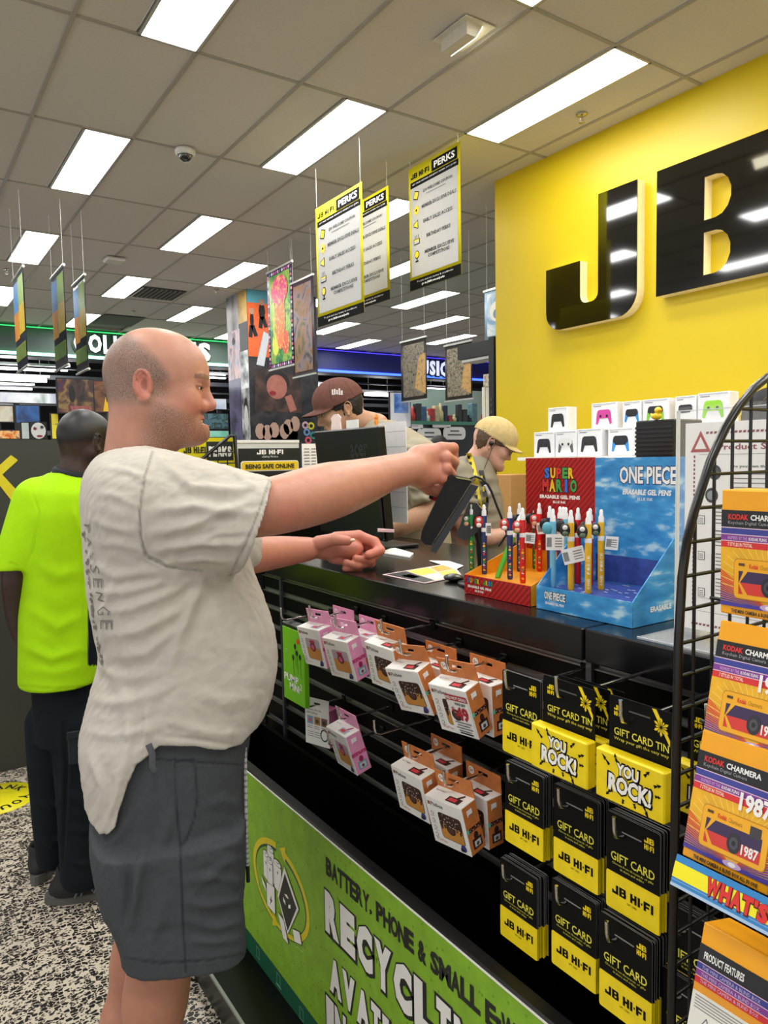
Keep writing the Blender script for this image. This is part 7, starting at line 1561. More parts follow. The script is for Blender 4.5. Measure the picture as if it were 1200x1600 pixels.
eyes(HT_, HR, man, '#2e2a28', HS, '#cfc6bf')
b = MB(); tw = mat('#e6ddcc', .3)
for k in range(6): b.ball(HT_(.0945-.0022*abs(k-2.5), -.0175+k*.007, -.0665), (.0032, .0036, .0038), tw, seg=8)
for k in range(5): b.ball(HT_(.0925-.0018*abs(k-2), -.013+k*.0065, -.0732), (.0028, .0032, .0032), tw, seg=8)
part('teeth', b, man)
NL = mat('#efc4b4', .25, noise=0)
for (u, v, lat, r) in ((551, 844, .302, .0085), (694, 0, 0, 0)):
    if r: b = MB(); b.ball(P(u, v, lat), (r, r*.7, r*.55), NL, seg=10); part('fingernail', b, man)
# shirt
S = Sol()
rows = [(697, 178, 244, .062, 0), (704, 160, 262, .09, 0), (712, 148, 285, .13, 0), (727, 137, 310, .17, 0), (750, 128, 335, .195, 0), (780, 126, 352, .205, 0), (810, 128, 366, .205, 0), (860, 131, 384, .20, 0), (900, 134, 396, .195, 0), (940, 139, 412, .195, 0), (990, 149, 428, .195, 0), (1015, 156, 431, .195, 0),
        (1045, 147, 432, .20, 0), (1095, 132, 423, .20, 0), (1135, 122, 404, .205, 0), (1170, 125, 390, .207, 0), (1220, 133, 384, .207, 0), (1285, 137, 380, .205, 0), (1340, 147, 375, .20, 0)]
fn, c, r = MP.stack(rows, n=2.25); S.fn(fn, c, r)
sl0, sl1 = P(250, 795, -.13), P(405, 821, -.20); ax_ = nrm(sl1-sl0); up_ = nrm(np.array([0, 0, 1.])-ax_*ax_[2]); sd_ = np.cross(ax_, up_)
S.cap(sl0, sl1, .112, .092, .035, sq=(sd_, .9)); S.cap(P(275, 790, .14), P(375, 855, .24), .10, .082, .03)
# sleeve mouths and collar are hollow
n1 = nrm(np.cross(P(424, 746, -.2)-P(372, 900, -.2), MP.e2)); n1 = n1 if n1 @ ax_ > 0 else -n1; q1 = P(398, 823, -.2)
S.fn(lambda X: np.maximum(-((X-q1) @ n1), np.linalg.norm((X-q1)-np.outer((X-q1) @ ax_, ax_), axis=1)-.112), q1+n1*.1, .3, .003, 's')
S.cap(P(368, 815, -.19), P(430, 826, -.21), .070, .083, .01, 's', sq=(sd_, .9))
ax2 = nrm(P(375, 855, .24)-P(275, 790, .14)); q2 = P(384, 862, .25); S.fn(lambda X: np.maximum(-((X-q2) @ ax2), np.linalg.norm((X-q2)-np.outer((X-q2) @ ax2, ax2), axis=1)-.092), q2+ax2*.1, .3, .003, 's'); S.cap(P(350, 840, .21), P(410, 880, .28), .07, .078, .008, 's')
S.cap(P(212, 716, 0), P(211, 660, 0), .068, .072, .008, 's', sq=(MP.e2, 1.12))
hu = np.array([100, 140, 151, 166, 180, 187, 200, 213, 250, 300, 353, 380, 390, 460]); hv = np.array([1318, 1322, 1324, 1318, 1300, 1267, 1226, 1196, 1164, 1164, 1176, 1175, 1166, 1150.])
def hem(X):
    u_, v_ = project(X); 
    # the hem is laid out on the near side and carried straight across the body
    lat = (X-MP.O) @ MP.e2; Xn = X-np.outer(lat+.19, MP.e2); u_, v_ = project(Xn); hh = np.interp(u_, hu, hv); return (v_-hh)*MP.px*.8
S.fn(hem, P(250, 1000, 0), 2., .004, 'i')
Si = Sol(); fi, ci, ri = MP.stack([(v_, a+5, b-5, d-.007, e) for v_, a, b, d, e in rows if v_ > 1100], n=2.25)
S.fn(lambda X: np.maximum(fi(X), hem(X-np.array([0, 0, .05]))), P(250, 1250, 0), .5, .002, 's')
lo, hi = bbox(P(110, 690, 0), P(445, 1345, 0), P(250, 700, -.31), P(250, 700, .30), m=.03)
V, F = surfnet(S, lo, hi, .0038); V = relax(V, F, 2, .5); N = vnormals(V, F)
FO = [  # sleeve
 ([(250, 720), (300, 760), (360, 765), (415, 760)], 7, .005), ([(235, 800), (300, 790), (360, 800), (400, 800)], 8, .006), ([(240, 835), (300, 820), (370, 790), (405, 775)], 7, .005), ([(245, 860), (310, 850), (360, 850), (385, 850)], 7, .006), ([(260, 880), (320, 872), (365, 880)], 6, .005),
 ([(330, 720), (370, 740), (410, 770)], 5, .003), ([(300, 850), (340, 835), (390, 830)], 4, .003),
 # armhole seam
 ([(238, 706), (226, 745), (218, 800), (220, 840), (229, 870), (262, 886), (316, 892)], 2.2, -.004), ([(360, 898), (384, 850), (404, 800), (421, 750)], 3, -.002),
 # back and flank
 ([(150, 770), (180, 775), (215, 790)], 6, 0.0025), ([(140, 810), (175, 825), (212, 830)], 6, 0.0025), ([(150, 850), (185, 850), (222, 862)], 6, 0.0025), ([(135, 880), (180, 900), (240, 895), (300, 900)], 8, 0.0037), ([(140, 925), (190, 925), (250, 912), (310, 905)], 7, 0.0037), ([(150, 960), (210, 950), (270, 925), (315, 905)], 7, 0.0043),
 ([(160, 995), (220, 985), (280, 955), (316, 915)], 8, 0.0050), ([(170, 1030), (230, 1020), (280, 980), (318, 925)], 8, 0.0037), ([(318, 905), (300, 950), (280, 1000), (262, 1060)], 8, 0.0050), ([(322, 910), (340, 960), (360, 1040)], 10, 0.0025), ([(335, 900), (380, 960), (410, 1020)], 9, 0.0019),
 ([(145, 1040), (200, 1060), (260, 1050)], 8, 0.0031), ([(130, 1090), (180, 1100), (240, 1085), (290, 1060)], 8, 0.0037), ([(126, 1140), (170, 1150), (230, 1140), (290, 1120)], 8, 0.0031), ([(150, 1010), (190, 1080), (200, 1150), (180, 1260)], 10, 0.0037), ([(200, 1090), (205, 1160), (180, 1250), (160, 1310)], 7, 0.0037),
 ([(140, 1180), (160, 1230), (155, 1300)], 7, .005), ([(230, 1100), (230, 1150), (210, 1190)], 6, .004), ([(270, 1130), (320, 1145), (380, 1150)], 8, .004), ([(250, 1150), (310, 1156), (372, 1166)], 3, -.002), ([(300, 1080), (350, 1100), (400, 1090)], 10, .003), ([(350, 890), (395, 950), (420, 1020), (425, 1080)], 5, .002),
 ([(145, 1315), (168, 1300), (182, 1262), (206, 1200)], 3, -.002), ([(160, 730), (200, 735), (232, 750)], 5, .003), ([(180, 900), (160, 960), (165, 1010)], 6, .004)]
V = folds(V, N, FO); N = vnormals(V, F); V = V+N*(.0009*vnoise(V, 60))[:, None]+N*(.0006*vnoise(V, 150, 3))[:, None]
C = np.tile(L3('#c8c2b8'), (len(V), 1)); C = blend(C, '#bdb4a6', .4*(.5+.5*vnoise(V, 9))); C = blend(C, '#8a857c', .8*seam(V, FO[7:9]))
CLOTH = mat('#ffffff', .85, noise=.03, nscale=40, bump=.5, bscale=900, vcol=True, spec=.15)
shirt = link('t_shirt', qmesh('t_shirt', [(V, F, C)], CLOTH, mo), man, label='off-white crumpled t-shirt with faded print down the back')
bpy.context.view_layer.update()
def on_surf(ob, off, u, v):
    o = Vector(EYEP-off); d = Vector(ray(u, v)).normalized(); ok, loc, nr, _ = ob.ray_cast(o, d); return (np.array(loc)+off, np.array(nr)) if ok else (None, None)
b = MB(); inkm = mat('#7a7670', .8, noise=.2, nscale=200)
for ch, (u, v) in zip('PASSENGE', [(138, 826), (141, 847), (145, 869), (149.5, 889), (154, 911), (158, 932), (162.5, 954), (167, 976)]):
    p_, n_ = on_surf(shirt, mo, u, v)
    if p_ is None: continue
    n_ = n_ if n_ @ ray(u, v) < 0 else -n_; ex = nrm(np.array([0, 0, -1.])+n_*n_[2]-.2*np.cross(n_, (0, 0, 1))*0); ey = np.cross(n_, ex); M = frame(p_+n_*.0022, ex, ey); b.text(M, ch, -.0085, -.013, .0085, .013, inkm, z=0, res=1)
random.seed(3)
for k in range(45):
    v = random.uniform(830, 1040); u = np.interp(v, [830, 900, 960, 1000, 1040], [130, 137, 144, 151, 158])+random.uniform(0, 4); p_, n_ = on_surf(shirt, mo, u, v)
    if p_ is None: continue
    n_ = n_ if n_ @ ray(u, v) < 0 else -n_; ey = nrm(np.array([0, 0, 1.])-n_*n_[2]); ex = np.cross(ey, n_); M = frame(p_+n_*.002, ex, ey); w = random.uniform(.002, .006); b.poly(M, [(-w, -.002), (w, -.004), (w*.7, .005), (-w*.5, .003)], inkm, 0)
part('back_print', b, man, label='faded grey lettering and print on the shirt back')
# shorts
S = Sol(); fn, c, r = MP.stack([(1088, 150, 398, .183, 0), (1130, 148, 392, .186, 0), (1200, 143, 383, .19, 0), (1290, 142, 380, .192, 0), (1345, 152, 378, .19, 0)], n=2.4); S.fn(fn, c, r)
fn, c, r = MP.stack([(1300, 150, 379, .10, -.10), (1345, 152, 379, .10, -.10), (1400, 165, 379, .102, -.10), (1430, 180, 380, .103, -.105), (1460, 189, 383, .104, -.105), (1490, 189, 385, .104, -.105), (1512, 194, 386, .104, -.105), (1560, 200, 387, .104, -.105)], n=3.4); S.fn(fn, c, r, .03)
fn, c, r = MP.stack([(1280, 150, 350, .095, .10), (1330, 165, 345, .098, .10), (1370, 175, 340, .10, .105), (1400, 182, 335, .10, .105), (1440, 186, 335, .10, .105)], n=2.2); S.fn(fn, c, r, .03)
hzn = P(290, 1521, -.19)[2]
S.fn(lambda X: (hzn-.08*((X-MP.O) @ MP.e1-.02))-X[:, 2], P(250, 1300, 0), 2., .002, 'i')
kk = P(275, 1480, -.105); S.cap(P(288, 1470, -.105), P(296, 1650, -.105), .094, .10, .004, 's', sq=(MP.e2, .92)); S.cap(P(262, 1350, .105), P(262, 1560, .105), .085, .09, .004, 's')
lo, hi = bbox(P(120, 1080, 0), P(400, 1560, 0), P(250, 1200, -.24), P(250, 1200, .24), np.array([*P(290, 1500, -.19)[:2], hzn]), m=.04); V, F = surfnet(S, lo, hi, .0042); V = relax(V, F, 2, .5); N = vnormals(V, F)
FO = [([(273, 1185), (276, 1260), (283, 1340), (286, 1430), (290, 1520)], 2.0, -.003), ([(303, 1188), (309, 1240), (304, 1280), (292, 1312), (281, 1324)], 2.0, -.003), ([(303, 1186), (275, 1190)], 2, -.002), ([(195, 1497), (250, 1505), (330, 1500), (384, 1490)], 2.0, -.0022), ([(225, 1185), (300, 1190), (380, 1195)], 2, -.002), ([(205, 1440), (212, 1400), (218, 1360), (225, 1320)], 8, .008), ([(195, 1440), (203, 1400), (200, 1350)], 6, -.006),
      ([(240, 1350), (260, 1300), (270, 1260)], 9, .004), ([(290, 1380), (330, 1370), (375, 1380)], 7, .004), ([(290, 1410), (330, 1415), (378, 1405)], 7, .0045), ([(292, 1440), (340, 1450), (380, 1440)], 7, .004), ([(292, 1470), (340, 1472), (380, 1465)], 6, .003), ([(300, 1330), (340, 1310), (376, 1320)], 8, .004), ([(320, 1260), (350, 1250), (378, 1262)], 8, .003), ([(300, 1400), (350, 1350), (378, 1340)], 7, .003), ([(230, 1480), (250, 1440), (255, 1400)], 9, .003), ([(160, 1330), (190, 1300), (210, 1260)], 8, .004)]
V = folds(V, N, FO); N = vnormals(V, F); V = V+N*(.0006*vnoise(V, 90))[:, None]
C = np.tile(L3('#4c4e52'), (len(V), 1)); C = blend(C, '#45474b', .5*(.5+.5*vnoise(V, 12))); C = blend(C, '#2c2e32', .7*seam(V, FO[:5]))
sh = link('shorts', qmesh('shorts', [(V, F, C)], mat('#ffffff', .9, noise=.06, nscale=120, bump=.35, bscale=1500, vcol=True, spec=.12), mo), man, label='dark grey cotton shorts')
def cord(path, r, m1, m2, tipm, nm):
    b = MB(); pts = [P(*q) for q in path]; L = len(pts); b.tube(pts, r, m1, 8)
    for k in range(40):
        t_ = k/40*(L-1); i = int(t_); p_ = pts[i]*(1-(t_-i))+pts[min(i+1, L-1)]*(t_-i)
        if k % 2: b.ball(p_, r*1.22, m2, seg=6)
    b.tube([pts[-1], pts[-1]+np.array([0, 0, -.035])], r*1.15, tipm, 8); part(nm, b, man)
cw, ck = mat('#b9b9b4', .7), mat('#3a3c3e', .7); cord([(383, 1168, -.1), (384, 1230, -.1), (385, 1300, -.1), (387, 1352, -.1)], .0036, cw, ck, mat('#101010', .4), 'drawstring'); cord([(377, 1172, -.05), (380, 1230, -.05), (380, 1300, -.05), (379, 1318, -.05)], .0036, cw, ck, mat('#101010', .4), 'drawstring')
b = MB(); M = [P(232, 1163, -.205), P(238, 1178, -.21), P(238, 1198, -.212), P(242, 1204, -.21)]; b.tube(M, .006, mat('#505256', .9), 6); part('belt_loop', b, man)
# shoes, out of the frame but under the legs
def shoe(o, fwd, t, L=.29, w=.05, c='#2a2c2e', sole='#d8d4cc', h=.1, mark=False, offp=None):
    f = nrm([fwd[0], fwd[1], 0]); l_ = np.array([-f[1], f[0], 0]); R = np.array([f, l_, [0, 0, 1.]]); o = np.array([o[0], o[1], 0.]); T = lambda x, y, z: o+np.array([x, y, z]) @ R
    S = Sol(); S.ell(T(L*.22, 0, .036), (L*.36, w, .034), R.T, .02); S.ell(T(-L*.12, 0, .045), (L*.24, w*.85, .048), R.T, .03); S.cap(T(-L*.12, 0, .06), T(-L*.12, 0, h), .043, .045, .02); S.cap(T(-L*.12, 0, h-.01), T(-L*.12, 0, h+.06), .036, .038, .004, 's'); S.fn(lambda X: .024-X[:, 2], T(0, 0, .1), 1., .003, 'i')
    lo, hi = bbox(T(-.5*L, 0, 0), T(.65*L, 0, h+.02), T(0, .08, 0), T(0, -.08, 0), m=.02); lo[2] = .005; V, F = surfnet(S, lo, hi, .005); V = relax(V, F, 1)
    N = vnormals(V, F); q = (V-o) @ R.T; C = np.tile(L3(c), (len(V), 1)); C = blend(C, '#0c0c0e', .6*(np.sin(q[:, 0]*160) > .6)*(q[:, 2] > .05)*(q[:, 0] > 0)*(np.abs(q[:, 1]) < .025))
    up = link('shoe', qmesh('shoe', [(V, F, C)], mat('#ffffff', .7, noise=.1, nscale=200, vcol=True, bump=.3, bscale=900), loc_of(t)), t)
    b = MB(); P_ = []; n = 24
    for k in range(n):
        a = 2*math.pi*k/n; x = (L*.09+L*.5*math.cos(a)); y = (w+.004)*math.sin(a)*(1-.18*(math.cos(a) < 0)); P_.append((x, y))
    b.prism(P_, 0.001, .022, mat(sole, .6), M=np.vstack([np.c_[R.T, o], [0, 0, 0, 1]])); b.prism([(x*.98, y*.96) for x, y in P_], .022, .034, mat(c if not mark else sole, .6), M=np.vstack([np.c_[R.T, o], [0, 0, 0, 1]])); part('sole', b, t)
    return T, R
shoe(ank+MP.e1*.05, MP.e1, man); shoe(akf+MP.e1*.05, MP.e1+MP.e2*.2, man)
# the card in the right hand
b = MB(); A_ = P(682, 768, .05); b.box((-.012, -.0005, -.022), (.012, .0005, .012), mat('#c8283a', .4), M=frame(A_, MP.e1*.9+np.array([0, 0, -.3]), MP.e2)); b.box((-.014, -.0008, -.02), (-.004, .0008, .004), mat('#1a1a1c', .4), M=frame(A_, MP.e1*.9+np.array([0, 0, -.3]), MP.e2)); solo('payment_card', b, 'small red and black card held in the man\'s right fist', 'card')
# ================================================================ the other people
def limb(S, P, pts, k=.02): S.chain([(P(*a[:3]), a[3]) for a in pts], k)
def finger_hand(S, P, c, R_, r, dirs):
    """palm with four fingers and a thumb; dirs = list of chains of (u, v, lat, r)"""
    S.ell(P(*c), r, R_, .015)
    for ch in dirs:
        for a, b in zip(ch[:-1], ch[1:]): S.cap(P(*a[:3]), P(*b[:3]), a[3], b[3], .004)
def BR(Q): return np.array([Q.e1, Q.e2, [0, 0, 1]]).T
# ---- man in the lime work shirt, seen from behind
Q = Pose(110, 2.47); P = Q.P; t = person('person seen from behind in a lime green work shirt and dark cargo trousers', Q.P(105, 1395, 0)); o_ = loc_of(t)
hf = nrm(Q.e1*.75+Q.e2*.66+np.array([0, 0, -.12])); O_, R_ = headframe(P(131, 692, 0), hf); s_c = .93; S = Sol(); T = head_sdf(S, O_, R_, s_c, mouth=False)
S.cap(P(126, 710, 0), P(118, 765, 0), .058, .064, .03); lo, hi = bbox(P(75, 635, 0), P(185, 775, 0), P(130, 700, .16), P(130, 700, -.16), m=.02); V, F = surfnet(S, lo, hi, .004); V = relax(V, F, 2, .4); q = hl(V, O_, R_, s_c); C = np.tile(L3('#3c2822'), (len(V), 1)); C = blend(C, '#4c342a', .4*(.5+.5*vnoise(V, 60)))
hm = sstep(q[:, 2]+.3*np.clip(-q[:, 0], 0, .1), .0, .03)*sstep(-(q[:, 0]-.075), -.01, .01)*(1-(q[:, 0] > .03)*(q[:, 2] < .04)); C = blend(C, '#080707', .93*hm); C = blend(C, '#1a1412', .5*sstep(q[:, 2], -.02, .02)*(q[:, 0] < .0)); hp = (V, F, C)
S = Sol(); limb(S, P, [(60, 775, .0, .055), (35, 840, -.02, .05), (24, 905, -.03, .043), (30, 975, .06, .036), (50, 1020, .12, .03)]); S.ell(P(58, 1040, .14), (.03, .02, .05), BR(Q), .02)
for k in range(4): S.cap(P(52+k*5, 1050, .14), P(52+k*5, 1072+3*k, .15), .009, .008, .003)
S.cap(P(66, 1035, .13), P(74, 1055, .13), .011, .009, .003)
limb(S, P, [(150, 780, .12, .055), (172, 850, .12, .05), (176, 920, .16, .042), (165, 980, .26, .034)]); S.ell(P(165, 1000, .28), (.03, .02, .05), BR(Q), .02)
for k in range(4): S.cap(P(158+k*5, 1010, .28), P(158+k*5, 1030+3*k, .29), .009, .008, .003)
fn, c, r = Q.stack([(745, 80, 140, .08, .03), (800, 55, 145, .12, .03), (1080, 58, 140, .12, .03), (1110, 62, 138, .11, .03)]); S.fn(fn, c, r)
limb(S, P, [(80, 1130, .07, .06), (79, 1230, .07, .045), (82, 1345, .1, .036)]); limb(S, P, [(121, 1130, -.03, .065), (124, 1240, -.05, .05), (128, 1370, -.05, .038)])
lo, hi = bbox(P(10, 740, 0), P(200, 1395, 0), P(100, 800, .36), P(100, 800, -.22), m=.05); lo[2] = .02; V, F = surfnet(S, lo, hi, .0075); V = relax(V, F, 1); C = np.tile(L3('#3c2822'), (len(V), 1)); link('body', qmesh('body', [hp, (V, F, C)], SKM, o_), t)
eyes(T, R_, t, '#1a100c', s_c)
CL2 = mat('#ffffff', .75, noise=.03, nscale=40, bump=.25, bscale=900, vcol=True, spec=.15)
S = Sol(); rows = [(738, 78, 138, .075, .03), (748, 62, 148, .11, .03), (765, 48, 158, .155, .03), (800, 34, 160, .17, .03), (860, 29, 158, .165, .03), (950, 28, 156, .16, .03), (1050, 27, 157, .165, .03), (1095, 28, 158, .168, .03)]
S.cap(P(62, 785, .0), P(20, 893, -.03), .085, .066, .02); S.cap(P(148, 790, .12), P(172, 880, .14), .09, .07, .02)
zl, zr = P(20, 889, -.03)[2], P(172, 880, .14)[2]; S.fn(lambda X: zl-X[:, 2], P(60, 850, 0), 2., .004, 'i'); S.cap(P(24, 870, -.03), P(17, 915, -.03), .05, .056, .004, 's')
fn, c, r = Q.stack(rows); S.fn(fn, c, r, .025)
zh = P(90, 1078, -.1)[2]; S.fn(lambda X: zh-X[:, 2], P(90, 900, 0), 2., .003, 'i'); S.cap(P(125, 742, 0), P(127, 700, 0), .06, .07, .006, 's')
lo, hi = bbox(P(0, 735, 0), P(215, 1100, 0), P(100, 800, .27), P(100, 800, -.22), m=.03); V, F = surfnet(S, lo, hi, .006); V = relax(V, F, 2); N = vnormals(V, F)
FO = [([(50, 770), (60, 800), (52, 860), (40, 885)], 2, -.004), ([(110, 780), (130, 850), (138, 900)], 8, .006), ([(45, 950), (90, 980), (135, 960)], 9, .004), ([(40, 1010), (80, 1030), (130, 1015)], 8, .005), ([(30, 1071), (80, 1076), (136, 1072)], 1.5, -.002), ([(14, 878), (26, 882)], 1.5, -.002), ([(60, 880), (90, 900), (130, 890)], 10, .004), ([(125, 830), (133, 960), (136, 1060)], 3, -.003), ([(40, 1045), (90, 1050), (130, 1040)], 8, .003), ([(115, 800), (125, 830), (126, 850)], 3, .004)]
V = folds(V, N, FO); N = vnormals(V, F); u, v = project(V); C = np.tile(L3('#a8dc0c'), (len(V), 1)); C = blend(C, '#98c90a', .4*(.5+.5*vnoise(V, 8))); C = blend(C, '#12161c', sstep(u-(136+.0*(v-950)), 0, 2)*((v > 945) & (v < 1040))*1.); C = blend(C, '#86ae08', .6*seam(V, FO[4:6])); link('work_shirt', qmesh('work_shirt', [(V, F, C)], CL2, o_), t, label='lime green short sleeved work shirt with navy side panel')
b = MB(); nav = mat('#14181f', .8); lim = mat('#a8dc0c', .7); c1 = P(124, 742, 0)
pr = [(.073, -.028), (.079, -.012), (.077, .006), (.068, .014), (.062, .006)]
Mc = frame(P(120, 738, .01), nrm(Q.e1+np.array([0, 0, -.12])), nrm(Q.e2+np.array([0, 0, .14]))); b.lathe([(r_*1.0, z_*1.1) for r_, z_ in pr], nav, 28, M=Mc)
for zz in (-.018, -.008): b.lathe([(.0795, zz), (.0808, zz+.0014), (.0795, zz+.0028)], lim, 28, M=Mc)
part('collar', b, t, label='navy collar with two lime stripes')
S = Sol(); fn, c, r = Q.stack([(1060, 48, 150, .135, .03), (1100, 50, 150, .14, .03), (1150, 54, 150, .135, .03)]); S.fn(fn, c, r)
S.chain([(P(80, 1130, .07), .085), (P(78, 1200, .07), .072), (P(80, 1280, .08), .062), (P(82, 1335, .1), .055)], .02); S.chain([(P(122, 1130, -.03), .090), (P(124, 1210, -.05), .080), (P(127, 1300, -.05), .073), (P(128, 1362, -.05), .070)], .02)
lo, hi = bbox(P(30, 1055, 0), P(175, 1395, 0), P(100, 1100, .22), P(100, 1100, -.2), m=.04); lo[2] = max(lo[2], .06); V, F = surfnet(S, lo, hi, .006); V = relax(V, F, 2); N = vnormals(V, F)
FO = [([(100, 1130), (104, 1200), (100, 1290), (98, 1350)], 3, -.008), ([(104, 1140), (125, 1148), (150, 1142)], 1.6, -.003), ([(104, 1160), (125, 1168), (150, 1160)], 1.6, -.003), ([(105, 1240), (130, 1250), (152, 1240)], 7, .006), ([(60, 1250), (80, 1262), (96, 1250)], 6, .006), ([(104, 1290), (130, 1300), (155, 1290)], 6, .005), ([(62, 1310), (80, 1318), (95, 1308)], 5, .006), ([(105, 1345), (130, 1352), (155, 1342)], 5, .005), ([(60, 1110), (80, 1118), (100, 1110)], 1.5, -.003)]
V = folds(V, N, FO); N = vnormals(V, F); C = np.tile(L3('#141a20'), (len(V), 1)); C = blend(C, '#0a0e12', .6*seam(V, FO[:3])); link('trousers', qmesh('trousers', [(V, F, C)], CL2, o_), t, label='dark navy cargo trousers')
b = MB(); Mk = frame(P(127, 1165, -.165), Q.e1, (0, 0, 1)); b.box((-.04, -.055, 0), (.045, .05, .012), mat('#141a20', .8), M=Mk, bev=.004); b.box((-.042, .03, .01), (.047, .056, .016), mat('#11161c', .8), M=Mk, bev=.003); part('cargo_pocket', b, t)
sp1, sp2 = onz(128, 1400, 0), onz(72, 1358, 0); T_, R2 = shoe(sp1, Q.e1*1.0-Q.e2*.05, t, .29, .052, '#1a1b1d', '#5a5652', .1, True); shoe(sp2, Q.e1*.3+Q.e2, t, .28, .05, '#1a1b1d', '#5a5652', .1, True)
b = MB(); sv = mat('#6a6c70', .4)
for a, c_ in (((.02, .03), (.04, .075)), ((.04, .075), (.062, .03)), ((.062, .03), (.085, .075)), ((.0, .028), (.018, .06))): b.tube([T_(a[0]-.02, -.052, a[1]), T_(c_[0]-.02, -.047, c_[1])], .0035, sv, 6)
part('shoe_mark', b, t, kind='stuff')
# ---- staff member in the brown cap
def cap_mesh(t, T, R, sc, col, brimlen, tilt, lab, under='#101010', back=None, name='cap'):
    S = Sol(); S.ell(T(-.004, 0, .035), np.array((.106, .086, .100))*sc, R.T, .01); S.ell(T(.03, 0, .045), np.array((.082, .078, .078))*sc, R.T, .03); n_ = nrm(R[2]*1+R[0]*tilt); c0_ = T(0, 0, .022); S.fn(lambda X: -((X-c0_) @ n_), T(0, 0, .05), .3, .004, 'i'); S.ell(T(-.004, 0, .03), np.array((.101, .081, .093))*sc, R.T, .004, 's')
    def brim(X):
        q = (X-T(.075, 0, .034)) @ R.T/sc; x = q[:, 0]; r = np.sqrt((x/(brimlen))**2+(q[:, 1]/.078)**2)-1; zz = q[:, 2]+.16*x+8*(q[:, 1])**2*.5-.0; return np.maximum(np.maximum(r*.07, np.abs(zz)-.0035), -.0-x-.03)*sc
    S.fn(brim, T(.1, 0, .03), .2, .006); lo, hi = bbox(*[T(x, y, z) for x in (-.12, .2) for y in (-.1, .1) for z in (-.03, .15)], m=.01); V, F = surfnet(S, lo, hi, .0034); V = relax(V, F, 1); N = vnormals(V, F); q = hl(V, T(0, 0, 0), R, sc); C = np.tile(L3(col), (len(V), 1)); C = blend(C, under, .85*((N @ R[2]) < -.2)); ang_ = np.arctan2(q[:, 1], q[:, 0]); C = blend(C, '#2a1c18' if under == '#101010' else '#a08a58', .35*(np.abs(np.sin(ang_*3)) < .05)*(q[:, 2] > .04)*(q[:, 0] < .09))
    o = link(name, qmesh(name, [(V, F, C)], mat('#ffffff', .85, noise=.1, nscale=60, bump=.3, bscale=1200, vcol=True, spec=.1), loc_of(t)), t, label=lab); return o
def hairshell(t, T, R, sc, col, f, lab):
    S = Sol(); S.ell(T(-.006, 0, .026), np.array((.108, .086, .103))*sc, R.T, .01); S.cap(T(-.055, 0, -.04), T(-.068, 0, -.078), .052*sc, .040*sc, .02); S.fn(f(T, R, sc), T(0, 0, 0), .3, .006, 'i'); S.ell(T(-.003, 0, .028), np.array((.099, .0765, .093))*sc, R.T, .004, 's')
    lo, hi = bbox(*[T(x, y, z) for x in (-.13, .12) for y in (-.1, .1) for z in (-.14, .14)], m=.01); V, F = surfnet(S, lo, hi, .0038); V = relax(V, F, 1); N = vnormals(V, F); V = V+N*(.0022*vnoise(V, 260))[:, None]; C = np.tile(L3(col), (len(V), 1)); C = blend(C, '#3a2a20', .3*(.5+.5*vnoise(V, 300))); return link('hair', qmesh('hair', [(V, F, C)], mat('#ffffff', .6, noise=.1, nscale=200, bump=.4, bscale=700, vcol=True), loc_of(t)), t, label=lab)
